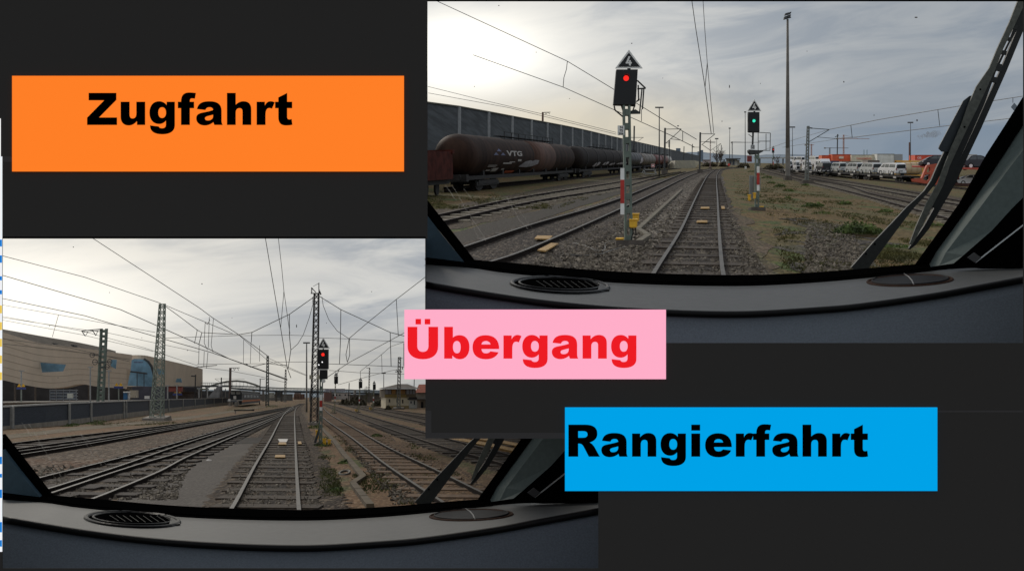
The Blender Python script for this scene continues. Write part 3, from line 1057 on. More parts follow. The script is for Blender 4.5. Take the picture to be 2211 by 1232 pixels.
def truss(v, d, pb, pt, wb, wt, bays, name, label, m, cat='mast', group=None, foot=None, thick=0.16, z0=None):
    """four-legged lattice mast between the pixel points pb (foot) and pt (top), widths in pixels"""
    p0, p1 = at(*pb, d), at(*pt, d)
    t = thing(name, label, cat, Vector((p0.x, p0.y, p0.z)), group)
    hb, ht = wb * d / F / 2, wt * d / F / 2
    q = MB()
    def cor(u):
        c = p0.lerp(p1, u)
        h = lerp(hb, ht, u)
        return [c + Vector((a * h, b * h, 0)) for a, b in ((-1, -1), (1, -1), (1, 1), (-1, 1))]
    lt = thick * lerp(hb, ht, .5) * 2
    for k in range(4):
        q.beam(cor(0)[k], cor(1)[k], lt)
    for i in range(bays):
        u0, u1 = i / bays, (i + 1) / bays
        a, b = cor(u0), cor(u1)
        for k in range(4):
            k2 = (k + 1) % 4
            if i % 2:
                q.beam(a[k], b[k2], lt * .62)
                if bays > 12 or k % 2 == 0:
                    q.beam(a[k2], b[k], lt * .62)
            else:
                q.beam(a[k2], b[k], lt * .62)
                if bays > 12 or k % 2 == 0:
                    q.beam(a[k], b[k2], lt * .62)
    for k in range(4):
        q.beam(cor(1)[k], cor(1)[(k + 1) % 4], lt)
    q.build('lattice', m, t)
    if foot:
        q = MB()
        s_ = hb * 2 * foot
        c = Vector((p0.x, p0.y, p0.z))
        q.hexa([c + Vector((a * s_ / 2 * f_, b * s_ / 2 * f_, z)) for z, f_ in ((-0.4, 1.1), (0.28, 1.0)) for a, b in ((-1, -1), (1, -1), (1, 1), (-1, 1))])
        q.build('footing', m_conc, t)
    return t


def wire(name, label, pts, rpx=0.75, group=None, drops=(), m=None, sag=0, cat='wire'):
    """pts: (px, py, distance); straight runs in space; drops: list of such lists, parts of the same wire"""
    P = [at(*p) for p in pts]
    o = thing(name, label, cat, P[0], group) if drops else None
    def run(pts):
        q = MB()
        P, rs = [], []
        for i in range(len(pts) - 1):
            a, b = pts[i], pts[i + 1]
            k = 6
            for j in range(k + (i == len(pts) - 2)):
                u = j / k
                d = 1 / lerp(1 / a[2], 1 / b[2], u)
                P.append(at(lerp(a[0], b[0], u), lerp(a[1], b[1], u) , d))
                rs.append(rpx * d / F)
        q.tube(P, rs, n=5)
        return q
    if not drops:
        ob = run(pts).build(name, m or m_wire, loc=P[0])
        return tag(ob, label, cat, group)
    run(pts).build('carrier', m or m_wire, o)
    for dpts in drops:
        run(dpts).build('dropper', m or m_wire, o)
    return o


def tri_sign(root, cx, y0, y1, hw, d, glyph=True):
    q = MB()
    q.prism([at(cx, y0, d), at(cx + hw, y1, d), at(cx - hw, y1, d)], (0, 0.05, 0))
    bd = q.build('speed_board', m_white, root)
    q = MB()
    h = y1 - y0
    q.prism([at(cx, y0 + h * .16, d - 0.006), at(cx + hw * .81, y1 - h * .075, d - 0.006), at(cx - hw * .81, y1 - h * .075, d - 0.006)], (0, 0.004, 0))
    q.build('face', m_sigblk, bd)
    if glyph:
        g = h * .5
        gx, gy = cx - hw * .02, y0 + h * .36
        q = MB()
        # the figure 4: slanted stroke, foot, upright
        st = g * 0.13
        q.prism([at(gx - g * .02, gy, d - 0.012), at(gx + g * .18, gy, d - 0.012), at(gx - g * .10, gy + g * .74, d - 0.012), at(gx - g * .32, gy + g * .74, d - 0.012)], (0, 0.005, 0))
        q.prism([at(gx - g * .32, gy + g * .62, d - 0.0125), at(gx + g * .34, gy + g * .62, d - 0.0125), at(gx + g * .34, gy + g * .78, d - 0.0125), at(gx - g * .32, gy + g * .78, d - 0.0125)], (0, 0.005, 0))
        q.prism([at(gx + g * .04, gy + g * .42, d - 0.013), at(gx + g * .23, gy + g * .42, d - 0.013), at(gx + g * .23, gy + g, d - 0.013), at(gx + g * .04, gy + g, d - 0.013)], (0, 0.005, 0))
        q.build('figure', m_white, bd)


def disc(mb, cx, cy, r, d, th=0.02, n=16):
    mb.prism([at(cx + r * math.cos(2 * math.pi * k / n), cy + r * math.sin(2 * math.pi * k / n), d) for k in range(n)], (0, th, 0))


def mast_plate(root, x0, x1, ys, d):
    """white-red-white band"""
    q = MB()
    q.pbox(x0, ys[0], x1, ys[3], d, 0.03)
    pl = q.build('mast_plate', m_white, root)
    q = MB()
    q.pbox(x0, ys[1], x1, ys[2], d - 0.004, 0.003)
    q.build('red_field', m_red, pl)


def shrub(v, px, py, wpx, hpx, n, name, label, m, seed, cat='plant', group=None, leaf=0.12, d=None):
    rnd = random.Random(seed)
    d = d or v.dep(px, py)
    p0 = v.gp(px, d)
    sw, sh = wpx * d / F, hpx * d / F
    q = MB()
    for _ in range(n):
        a = rnd.uniform(0, 2 * math.pi)
        r = math.sqrt(rnd.random())
        lump = 0.65 + 0.35 * math.sin(a * 3 + seed) * math.cos(r * 5 + seed)
        c = p0 + Vector((math.cos(a) * r * sw / 2, math.sin(a) * r * sw * 1.2, rnd.random() ** 1.2 * sh * (1 - r * r * .8) * lump))
        s_ = leaf * sh * rnd.uniform(.5, 1.3) + 0.02
        u = Vector((rnd.gauss(0, 1), rnd.gauss(0, 1), rnd.gauss(0, .7))).normalized()
        w_ = u.cross(Vector((rnd.gauss(0, 1), rnd.gauss(0, 1), rnd.gauss(0, 1)))).normalized()
        q.face([c - u * s_, c + w_ * s_ * .45, c + u * s_, c - w_ * s_ * .45])
    return tag(q.build(name, m, loc=p0), label, cat, group)


def leafmat(name, c1, c2):
    return mat(name, c1, rough=0.8, var=0.4, scale=0.9, var2=c2, k=1.6)


m_weed = leafmat('weed_green', (44, 58, 26), (82, 98, 44))
m_bare = mat('bare_branch', (70, 60, 54), rough=0.9, var=0.3, k=1.4)
m_bush = leafmat('bush_dark', (48, 42, 32), (82, 76, 56))


def bare_tree(v, px, base, top, wpx, label, seed, d=None, group=None, twigs=5, m=None):
    rnd = random.Random(seed)
    d = d or v.dep(px, base)
    p0 = v.gp(px, d)
    H_ = (base - top) * d / F
    t = thing('bare_tree', label, 'tree', p0, group)
    tr, cr = MB(), MB()
    minr = 0.20 * d / F
    def grow(p, dr, L, r, lv):
        pts = [p]
        for k in range(3):
            dr = (dr + Vector((rnd.gauss(0, .14), rnd.gauss(0, .14), rnd.gauss(0.03, .08)))).normalized()
            p = p + dr * L / 3
            pts.append(p)
        (tr if lv == 0 else cr).tube(pts, [max(r, minr), max(r * .85, minr), max(r * .7, minr * .9), max(r * .55, minr * .7)], n=5 if lv < 2 else 3, cap=False)
        if lv < 3:
            for _ in range(twigs if lv else 7):
                a = rnd.uniform(0, 6.28)
                sp = rnd.uniform(.4, .95)
                nd = (dr + Vector((math.cos(a) * sp, math.sin(a) * sp, rnd.uniform(-.1, .3)))).normalized()
                grow(pts[rnd.choice((1, 2, 3, 3))], nd, L * rnd.uniform(.5, .72), r * .5, lv + 1)
    grow(p0, Vector((0, 0, 1)), H_ * .42, H_ * .022, 0)
    tr.build('trunk', m or m_bare, t)
    cr.build('crown', m or m_bare, t)
    return t
EXT[0] = Vector(((1553 - CX) / F, 1, (CY - A.hz(1553)) / F))
# ------------------------------------------------------------------ upper yard (through the upper opening)
gA = ground_mat('earth_upper', [(90, 80, 44), (104, 82, 46), (68, 82, 32), (112, 100, 78)], 0.22, 0.085, 0.45, 0.6)
gGrav = ground_mat('gravel_upper', [(86, 78, 67), (74, 65, 54), (60, 50, 41), (160, 150, 136)], 0.12, 0.085, 0.9, 1.0)
gGrav2 = ground_mat('gravel_dark_upper', [(76, 70, 62), (72, 66, 58), (74, 70, 46), (112, 106, 98)], 0.2, 0.075, 0.6, 1.0)
gBed = ground_mat('ballast_upper', [(66, 57, 48), (56, 46, 37), (46, 37, 30), (116, 105, 92)], 0.15, 0.080, 0.6, 1.0)
gBrn = ground_mat('path_upper', [(62, 56, 48), (58, 52, 44), (66, 60, 50), (80, 74, 66)], 0.10, 0.05, 0.2, 0.3)
gOld = ground_mat('oldbed_upper', [(74, 62, 44), (62, 50, 36), (70, 68, 38), (100, 90, 74)], 0.12, 0.085, 0.5, 0.8)
q = MB()
def edge_px(y):
    return 919.3 if y < 35 else 842
pts = [A.gp(919.3, 15), A.gp(2500, 15), A.gp(2600, 60), A.gp(2700, 7000), A.gp(760, 7000), A.gp(760, 36.5), A.gp(919.3, 36)]
q.face(pts)
struct('ground', q, gA)
# gravel field between the two main tracks, brown path, old bed, right-hand gravel patch
sheet('gravel_field', A, [(919.5, 720), (1628, 720), (1606, 600), (1584, 500), (1570, 430), (1562, 385), (1552, 372), (1500, 374), (1420, 398), (1250, 452), (1050, 520), (919.5, 560)], gGrav, 0.012, 0.25, 1)
sheet('brown_path', A, [(919.5, 560), (1050, 514), (1250, 447), (1400, 400), (1470, 380), (1395, 392), (1290, 420), (1130, 462), (1000, 497), (919.5, 520)], gBrn, 0.016, 0.1, 2)
sheet('old_track_bed', A, [(843, 520), (930, 505), (1130, 462), (1330, 408), (1450, 374), (1350, 378), (1100, 420), (950, 450), (843, 470)], gOld, 0.010, 0.3, 3)
sheet('stone_patch', A, [(1700, 470), (1745, 478), (1790, 486), (1832, 505), (1880, 520), (1898, 545), (1880, 590), (1820, 600), (1755, 572), (1722, 545), (1712, 520), (1690, 495)], gGrav2, 0.014, 0.9, 4)
sheet('sand_path', A, [(1572, 440), (1606, 462), (1646, 510), (1668, 560), (1688, 640), (1610, 640), (1600, 570), (1582, 495)], ground_mat('sand_upper', [(96, 80, 62), (86, 72, 54), (78, 74, 44), (128, 116, 98)], .25, .07, .5, .7), 0.015, 0.25, 5)
sheet('track_ground', A, [(1640, 373), (1740, 396), (1860, 426), (2040, 474), (2300, 540), (2400, 480), (2090, 428), (1900, 402), (1760, 376), (1640, 361)], gOld, 0.010, 0.3, 6)

track(A, 1500, 'main track with shiny rails straight ahead between the two signals', [(1402, 625), (1421.9, 590), (1467.4, 512), (1503.7, 429), (1525.8, 383.6), (1537.5, 371.5), (1553, 364.5), (1582, 359.5)], [(1565, 625), (1559, 590), (1553, 512), (1549, 429), (1547, 383.6), (1551.7, 371.5), (1563, 364.5), (1600, 359.5)], 60, sp=2.2, bed=gBed, bedw=0.55, y_sl=(0, 160))
track(A, 1250, 'shiny railed track bending away beside the red signal mast', [(919, 582), (1016, 546), (1150, 496), (1269, 457.6), (1339, 431.7), (1415, 398), (1485.5, 368.5), (1530, 359.5)], [(1020, 598), (1108.5, 567), (1200, 525), (1270, 491), (1339, 456), (1415.4, 416), (1467.4, 387.5), (1509, 368.5), (1548, 359.5)], 45, sp=2.3, bed=gBed, bedw=0.7, slm=m_slb, y_sl=(0, 140), low=.05)
track(A, 1150, 'old brown track with pale sleepers in front of the tank wagons', [(880, 493), (967, 470.7), (1123, 432), (1330.5, 393), (1413, 376), (1470, 365)], [(890, 508), (975, 486), (1149, 441), (1341, 403), (1413, 381.5), (1480, 365)], 45, sp=2.0, top=m_dull, slm=m_slp, y_sl=(0, 130), slw=0.6)
track(A, 1800, 'rusty track with pale sleepers along the grass on the vehicle train side', [(1640, 366), (1737, 386.5), (1835, 405), (1881.5, 420), (1981, 441), (2066, 460), (2240, 500)], [(1640, 370.5), (1737.4, 393.3), (1854, 421), (1947, 446), (2032, 469), (2200, 520)], 50, sp=2.0, top=m_dull, slm=m_slp, y_sl=(0, 170), slw=0.6)
track(A, 1800, 'second rusty track next to the vehicle train', [(1690, 372), (1776, 387), (1860, 398.5), (1960, 413.5), (2090, 435), (2240, 460)], [(1690, 375), (1776, 391.5), (1860, 405), (1960, 422), (2080, 443), (2240, 473)], 50, sp=2.0, top=m_dull, slm=m_slp, y_sl=(0, 170), slw=0.6)

# dark strips of oil and rust between and beside the rails
mO = ground_mat('oily_ballast', [(48, 40, 33), (42, 34, 28), (38, 31, 25), (84, 74, 62)], 0.3, 0.08, 0.6, 0.9)
sheet('oil_strip', A, [(1462, 600), (1532, 600), (1541, 512), (1538, 429), (1541, 395), (1535, 395), (1517, 429), (1492, 512)], mO, 0.05, 0.06, 31)
# loose stones near the cab
def stones(v, name, regions, n, m, seed, r=(0.03, 0.075)):
    rnd = random.Random(seed)
    q = MB()
    for _ in range(n):
        a = rnd.choice(regions)
        py = a[1] + (a[3] - a[1]) * rnd.random() ** 0.8
        u = (py - a[1]) / (a[3] - a[1])
        xl, xr = lerp(a[0], a[4], u), lerp(a[2], a[5], u)
        c = v.g(rnd.uniform(xl, xr), py, 0.02)
        s_ = rnd.uniform(*r)
        M = Matrix.Rotation(rnd.uniform(0, 6), 3, (rnd.random(), rnd.random(), rnd.random() + .1))
        vs = [c + M @ Vector((x * s_ * rnd.uniform(.7, 1.3), y * s_ * 1.6 * rnd.uniform(.7, 1.3), z * s_ * rnd.uniform(.6, 1.1))) for x, y, z in ((1, 0, 0), (-1, 0, 0), (0, 1, 0), (0, -1, 0), (0, 0, 1), (0, 0, -1))]
        q.add(vs, [(0, 2, 4), (2, 1, 4), (1, 3, 4), (3, 0, 4), (2, 0, 5), (1, 2, 5), (3, 1, 5), (0, 3, 5)])
    return tag(q.build(name, m), kind='stuff')
m_stone = mat('stone_grey', (84, 74, 62), rough=0.9, var=0.55, scale=3.1, var2=(142, 131, 115), k=.9)
# region: x-left at top, top row, x-right at top, bottom row, x-left at bottom, x-right at bottom
stones(A, 'gravel', [(1400, 420, 1490, 600, 1100, 1400), (1250, 470, 1400, 600, 1120, 1380), (1540, 430, 1560, 600, 1575, 1660), (1495, 430, 1550, 600, 1425, 1560), (1740, 485, 1830, 600, 1740, 1890)], 6500, m_stone, 5)

# ---- tall noise barrier behind the tank wagons
m_nb = mat('barrier_panel', (70, 74, 76), rough=0.9, var=0.32, scale=.5, stretch=(1, .35, 5), bump=0.3, k=1.25)
m_nbp = mat('barrier_post', (132, 134, 134), rough=0.7, var=0.15)
VW = 1553.0
LW = 27.5
yw = lambda px: F * LW / (VW - px)
topw = lambda px: csamp([(640, 176), (842, 207), (922, 222.5), (989, 231), (1102.5, 251.5), (1235, 275.5), (1330, 297), (1399, 312), (1457, 325), (1512, 337)], px)
nb = thing('noise_barrier', 'long tall grey noise barrier with pale posts behind the tank wagons', 'barrier', A.gp(989, yw(989)))
q = MB()
cols = [640, 700, 760, 842, 880, 922, 960, 989, 1051, 1102, 1145, 1181, 1211, 1236, 1257, 1277, 1308, 1333, 1370, 1400, 1440, 1480, 1512]
for i in range(len(cols) - 1):
    a, b = cols[i], cols[i + 1]
    p = [A.gp(a, yw(a)), A.gp(b, yw(b)), at(b, topw(b), yw(b)), at(a, topw(a), yw(a))]
    o = Vector((-0.35, 0, 0))
    q.hexa([p[0], p[1], p[1] + o, p[0] + o, p[3], p[2], p[2] + o, p[3] + o])
q.build('panel', m_nb, nb)
q = MB()
for i in range(len(cols) - 1):
    a, b = cols[i], cols[i + 1]
    q.beam(at(a, topw(a), yw(a)) + Vector((-.17, 0, .06)), at(b, topw(b), yw(b)) + Vector((-.17, 0, .06)), 0.6, 0.12)
q.build('coping', mat('barrier_coping', (84, 82, 70), var=.2), nb)
for k in range(36):
    inv = 0.001773 - 0.000228 + 0.000228 * k
    px = VW - 1 / inv
    if px > 1510:
        break
    if k == 0:
        px = 905
    d = yw(px)
    q = MB()
    q.beam(A.gp(px, d) + Vector((0.14, 0, 0)), at(px, topw(px) + .4, d) + Vector((0.14, 0, 0)), 0.32, 0.32)
    q.build('post', m_nbp, nb)

# ---- tank wagons on their track
VT, LT = 1553.0, 19.1
yt = lambda px: F * LT / (VT - px)
dirA = Vector(((VT - CX) / F, 1, (CY - A.hz(VT)) / F)).normalized()
yawA = math.atan2(dirA.x, dirA.y)
pitchA = math.asin(dirA.z)
rA_, rB_ = [], []
pA, pB = [], []
track(A, 1200, 'track under the rust brown tank wagons', [(960, A.hz(960) + F * 2.6 / (F * (LT + .75) / (VT - 960))), (1300, A.hz(1300) + 2.6 * (VT - 1300) / (LT + .75)), (1470, A.hz(1470) + 2.6 * (VT - 1470) / (LT + .75))], [(960, A.hz(960) + 2.6 * (VT - 960) / (LT - .75)), (1300, A.hz(1300) + 2.6 * (VT - 1300) / (LT - .75)), (1470, A.hz(1470) + 2.6 * (VT - 1470) / (LT - .75))], 0, top=m_dull)

m_tank = mat('tank_brown', (44, 31, 25), rough=0.7, var=0.3, scale=0.9, stretch=(1, 1.2, .25), var2=(76, 55, 44), spec=.1, k=.64, bump=.1)
m_tank2 = mat('tank_dark_brown', (44, 36, 32), rough=0.7, var=0.3, scale=0.9, stretch=(1, 1.2, .25), spec=.12, k=.66, bump=.1)
m_tankg = mat('tank_grey', (82, 80, 78), rough=0.5, var=0.2, scale=.5, k=1.0)
m_tankb = mat('tank_black', (40, 40, 42), rough=0.5, var=0.2, scale=.5, k=1.0)
m_tankt = mat('tank_tan', (104, 94, 82), rough=0.5, var=0.2, scale=.5, k=1.0)
m_tankr = mat('tank_red', (104, 48, 42), rough=0.5, var=0.2, scale=.5, k=1.0)
m_tankp = mat('tank_pale', (150, 146, 138), rough=0.5, var=0.15, scale=.5, k=1.4)
m_under = mat('underframe_black', (26, 24, 23), rough=0.8, var=0.3, scale=2)
m_bandp = mat('band_pale', (108, 84, 74), rough=0.7, var=0.3, scale=.9, stretch=(1, 1.2, .25), spec=.1, k=.72)
m_let = mat('lettering_white', (168, 164, 158), var=0.2, scale=3, k=1.05)


def cylmap(r, zc, y, z, up=0.02):
    a = (z - zc) / r
    return Vector(((r + up) * math.cos(a), y, zc + (r + up) * math.sin(a)))


def tank_wagon(x0, x1, label, m, dia=3.15, bands=0, bandm=None, axles=True):
    y0, y1 = yt(x0), yt(x1)
    Lr = (y1 - y0) / dirA.y
    t = thing('tank_wagon', label, 'tank wagon', (0, 0, 0), 'tank wagons along the noise barrier')
    POSED.add(t.name)
    r = dia / 2
    zc = 1.05 + r
    e = Lr * 0.035
    q = MB()
    q.lathe((0, e * .4, zc), (0, 1, 0), [(0, 0.01), (e * .10, r * .45), (e * .35, r * .78), (e * .8, r * .96), (e * 1.2, r), (Lr - e * 2.0, r), (Lr - e * 1.6, r * .96), (Lr - e * 1.1, r * .78), (Lr - e * .9, r * .4), (Lr - e * .85, 0.01)], 36)
    tank = q.build('tank', m, t, smooth=True)
    for k in range(bands):
        yy = lerp(.1, .9, k / max(bands - 1, 1)) * Lr
        q = MB()
        q.lathe((0, yy, zc), (0, 1, 0), [(0, r + .05), (Lr * .012, r + .05)], 36)
        q.build('band', bandm or m_under, tank, smooth=False)
    q = MB()
    q.box((0, Lr / 2, 0.98), 2.3, Lr * .97, 0.28)
    for yy in (0.01 * Lr, .99 * Lr):
        q.box((0, yy, 1.0), 2.7, Lr * .012, 0.5)
        for sx in (-.87, .87):
            q.lathe((sx, yy - (.9 if yy < 1 else -.9), 1.05), (0, 1 if yy < 1 else -1, 0), [(0, .22), (.12, .22), (.14, .1), (.9, .1)], 12)
    for k in range(7):
        q.box((0, Lr * (.12 + .127 * k), 1.3), 2.2, Lr * .01, 0.5)
    q.build('underframe', m_under, t)
    for c in (.15, .85):
        q = MB()
        q.box((0, Lr * c, .62), 2.2, Lr * .12, .3)
        q.box((1.0, Lr * c, .5), .12, Lr * .14, .3)
        bg_ = q.build('bogie', m_under, t)
        for yy in (-.045, .045):
            for sx in (-.78, .78):
                q = MB()
                n = 16
                ring = [Vector((sx, Lr * (c + yy) + 0.46 * 3.0 * math.cos(6.2832 * k / n), .46 + .46 * math.sin(6.2832 * k / n))) for k in range(n)]
                q.prism(ring, (0.14, 0, 0))
                q.build('wheel', m_under, bg_)
    q = MB()
    q.box((0, Lr * .55, zc + r + .16), .7, Lr * .5, .05)
    for k in range(9):
        q.beam((.4, Lr * (.32 + .058 * k), zc + r * .95), (.4, Lr * (.32 + .058 * k), zc + r + .55), .05)
    q.beam((.4, Lr * .32, zc + r + .52), (.4, Lr * .78, zc + r + .52), .05)
    q.build('walkway', m_under, t)
    q = MB()
    for sx in (.55, 1.0):
        q.beam((sx, Lr * .97, .9), (sx, Lr * .985, zc + r * .9), .06)
    for k in range(8):
        q.beam((.55, Lr * .975, 1.1 + k * .35), (1.0, Lr * .975, 1.1 + k * .35), .05)
    q.build('ladder', m_under, t)
    t.rotation_euler = (pitchA, 0, -yawA)
    t.location = A.gp(x0, y0)
    return t, tank, Lr, y0, r, zc


def side(mb, y0, Lr, r, zc, px0, px1, za, zb, up=0.02):
    """patch on the tank side between two columns and two heights"""
    a, b = (yt(px0) - y0), (yt(px1) - y0)
    for k in range(6):
        z0, z1 = lerp(za, zb, k / 6), lerp(za, zb, (k + 1) / 6)
        mb.face([cylmap(r, zc, a, z0, up), cylmap(r, zc, b, z0, up), cylmap(r, zc, b, z1, up), cylmap(r, zc, a, z1, up)])


t, tank, Lr, y0, r, zc = tank_wagon(966, 1221, 'rust brown tank wagon with white VTG lettering and a paler band', m_tank)
q = MB()
vs, fs = text2d('VTG', 0.03)
ya, yb = yt(1058) - y0, yt(1094) - y0
q.add([cylmap(r, zc, lerp(ya, yb, u), lerp(zc - .02, zc + .42, v), .025) for u, v in vs], fs)
q.build('lettering', m_let, tank)
q = MB()
q.lathe((0, yt(1124) - y0, zc), (0, 1, 0), [(0, r + .015), (yt(1148) - yt(1124), r + .015), (yt(1149) - yt(1124), r + .03), (yt(1174) - yt(1124), r + .03)], 36)
q.build('pale_band', m_bandp, tank, smooth=True)
q = MB()
ya, yb = yt(1092) - y0, yt(1135) - y0
blob = [(0, .1), (.12, .55), (.25, .8), (.5, .95), (.62, .85), (.75, 1), (1, .95), (.98, .45), (.85, .3), (.7, .12), (.4, .0), (.2, .05)]
vs2, fs2 = fill2d([blob])
q.add([cylmap(r, zc, lerp(ya, yb, p[0]), lerp(zc - 1.05, zc - .32, p[1]), .035) for p in vs2], fs2)
q.build('graffiti', mat('graffiti_grey', (112, 110, 112), var=.25, scale=1.5), tank)
q = MB()
for (a, b, za, zb) in [(1052, 1072, -.62, -.52), (1066, 1079, -.50, -.44), (1019, 1040, -.75, -.70), (1019, 1038, -.85, -.81), (1021, 1031, -1.22, -1.08), (1034, 1047, -1.3, -.95), (1056, 1062, -1.15, -1.0), (1085, 1093, -.42, -.26), (1031, 1037, -1.05, -1.0)]:
    side(q, y0, Lr, r, zc, a, b, zc + za * 1.1, zc + zb * 1.1, .02)
q.build('data_panel', m_let, tank)
q = MB()
side(q, y0, Lr, r, zc, 1066, 1087, zc - 1.62, zc - 1.3, .10)
q.build('orange_plate', mat('plate_orange', (150, 70, 36), var=.15), tank)
q = MB()
vs, fs = fill2d([[(0.5 * math.cos(k * 2.094 + 1.57), .5 * math.sin(k * 2.094 + 1.57)) for k in range(3)]])
ym = yt(1041) - y0
for k in range(3):
    ox, oz = .33 * math.cos(k * 2.094 + 1.57), .2 * math.sin(k * 2.094 + 1.57)
    q.add([cylmap(r, zc, ym + (v[0] * .45 + ox) * 4.6, zc + .2 + v[1] * .3 + oz, .02) for v in vs], fs)
q.build('emblem', mat('emblem_blue', (74, 78, 100), var=.1), tank)
t2, tank2, L2, y02, r2, zc2 = tank_wagon(1228, 1342, 'dark brown ribbed tank wagon behind the red signal mast', m_tank2, bands=6)
q = MB()
for (a, b, za, zb) in [(1263, 1277, -1.35, -.55), (1284, 1297, -1.1, -.5), (1300, 1312, -1.2, -.7), (1316, 1340, -1.05, -.6)]:
    ya, yb = yt(a) - y02, yt(b) - y02
    q.add([cylmap(r2, zc2, lerp(ya, yb, p[0]), lerp(zc2 + za, zc2 + zb, p[1]), .03) for p in vs2], fs2)
q.build('graffiti', mat('graffiti_pale', (150, 146, 146), var=.3, scale=1.5), tank2)
_, tk, L3, y03, r3, zc3 = tank_wagon(1346, 1376, 'black and silver tank wagon with white graffiti just past the red signal mast', m_tankb, bands=5, bandm=m_tankg)
q = MB()
ya, yb = yt(1368) - y03, yt(1375.5) - y03
q.add([cylmap(r3, zc3, lerp(ya, yb, p[0]), lerp(zc3 - 1.0, zc3 + .5, p[1]), .03) for p in vs2], fs2)
q.build('graffiti', MATS['graffiti_pale'], tk)
tank_wagon(1377.5, 1406, 'tan tank wagon with grey bands before the red wagon', m_tankt, bands=4, bandm=m_tankg)
tank_wagon(1407.5, 1421, 'dark red tank wagon near the tall yard lamp', m_tankr, bands=2)
tank_wagon(1422.5, 1434, 'brown red tank wagon, last but one of the row', m_tankr, bands=3, bandm=m_tankt)
tank_wagon(1435, 1442, 'pale tank wagon at the far end of the row', m_tankp, bands=1)
# red flat-ended wagon cut by the window edge
t = thing('freight_wagon', 'rusty red wagon end at the window edge before the tank wagons', 'wagon', (0, 0, 0))
q = MB()
q.box((0, -6.5, 1.9), 2.9, 13, 1.8)
q.box((0, -.1, 2.8), 3.1, .5, .25)
q.build('body', mat('wagon_red', (84, 42, 35), rough=.85, var=.4, scale=1.5, spec=.1, k=.72), t)
q = MB()
q.box((0, -6.5, .85), 2.4, 13, .3)
for yy in (-2, -4.5, -9):
    for sx in (-.78, .78):
        q.lathe((sx, yy, .46), (1, 0, 0), [(0, .46), (.13, .46)], 14)
q.build('underframe', m_under, t)
t.rotation_euler = (pitchA, 0, -yawA)
t.location = A.gp(934, yt(934))

# ---- the signals
def signal(v, px, base, d, post, head, tri, lamps, plate, label, m=m_green, extra=None, gl=True):
    """post: (px, top, width); head: (x0,y0,x1,y1); tri: (cx,y0,y1,half width); lamps: (cx,cy,r,mat)"""
    p0 = v.gp(px, d)
    t = thing('signal', label, 'signal', p0)
    wq = post[2] * d / F
    q = MB()
    p1 = at(post[0], post[1], d)
    # two channel sections joined by batten plates
    for s_ in (-1, 1):
        o = Vector((s_ * wq * .36, 0, 0))
        q.beam(p0 + o, p1 + o, wq * .28, wq * .9)
    n = max(4, int((p1 - p0).length / .42))
    for k in range(n):
        u = (k + .5) / n
        c = p0.lerp(p1, u)
        q.box(c, wq, wq * .8, (p1 - p0).length / n * .45)
    q.build('post', m, t)
    q = MB()
    q.box(p0 + Vector((0, 0, .0)), wq * 3.6, wq * 3.6, .3)
    q.build('footing', m_concd, t)
    x0, y0, x1, y1 = head
    q = MB()
    sl = (x1 - x0) * .13 if gl == 'tilt' else 0
    q.prism([at(x0 + sl, y0, d - .12), at(x1 + sl * .5, y0, d - .12), at(x1 - sl * .2, y1, d - .12), at(x0, y1, d - .12)], (0, .22, 0))
    hd = q.build('signal_head', m_sigblk, t)
    for (cx, cy, r_, lm) in lamps:
        q = MB()
        disc(q, cx, cy, r_, d - .135, .02)
        q.build('lamp', lm, hd)
        q = MB()
        rr = r_ * 1.25
        arc = [at(cx + rr * math.cos(math.pi * (1 + k / 8)), cy + rr * math.sin(math.pi * (1 + k / 8)), d - .13) for k in range(9)]
        for k in range(8):
            a, b = arc[k], arc[k + 1]
            q.face([a, b, b + Vector((0, -.12, 0)), a + Vector((0, -.12, 0))])
        q.build('hood', m_sigblk, hd)
    if tri:
        tri_sign(t, *tri, d - .1)
        q = MB()
        q.beam(at(tri[0], tri[2], d), at(tri[0], y0, d), wq * .4)
        q.build('bracket', m_dgreen, t)
    if plate:
        mast_plate(t, plate[0], plate[1], plate[2], d - wq * .6)
    return t


d1 = A.dep(1357, 530)
s1 = signal(A, 1357, 530, d1, (1352.5, 228, 16.5), (1324.5, 150, 1374, 225.5), (1358, 107.5, 147.5, 29.5), [(1352, 169, 6.0, m_lampred)], (1339.6, 1348, (363, 388, 439, 463)), 'red lit main signal with a black 4 triangle on a tall green mast', gl='tilt')
q = MB()
w1 = d1 / F
bm = lambda a, b, wd=2.8, dd=d1 + .1: q.beam(at(*a, dd), at(*b, dd), wd * w1)
for a, b in [((1376, 174), (1394, 191)), ((1394, 191), (1376, 192)), ((1386, 193), (1381, 244)), ((1390, 193), (1387, 236)), ((1326, 227), (1372, 229)), ((1326, 229), (1328, 238)), ((1328, 238), (1346, 253)), ((1342, 229), (1347, 245)), ((1370, 229), (1366, 240)), ((1380, 244), (1362, 243)), ((1378, 184), (1379, 218)), ((1374, 220), (1381, 214))]:
    bm(a, b)
q.prism([at(1360, 240, d1), at(1372, 236, d1), at(1383, 243, d1), at(1383, 245.5, d1), at(1360, 246, d1)], (0, .06, 0))
q.build('ladder_frame', mat('frame_grey', (54, 56, 54), var=.15, k=1.1), s1)
q = MB()
q.pbox(1333.5, 271, 1348, 292, d1 - .22, .03)
pl = q.build('number_plate', m_white, s1)
q = MB()
text_px(q, '74', 1338, 272.5, 1345, 278, d1 - .225)
text_px(q, '75', 1338, 279.5, 1345, 285, d1 - .225)
text_px(q, '306', 1335.5, 286, 1346.5, 291.5, d1 - .225)
q.build('lettering', m_ink, pl)
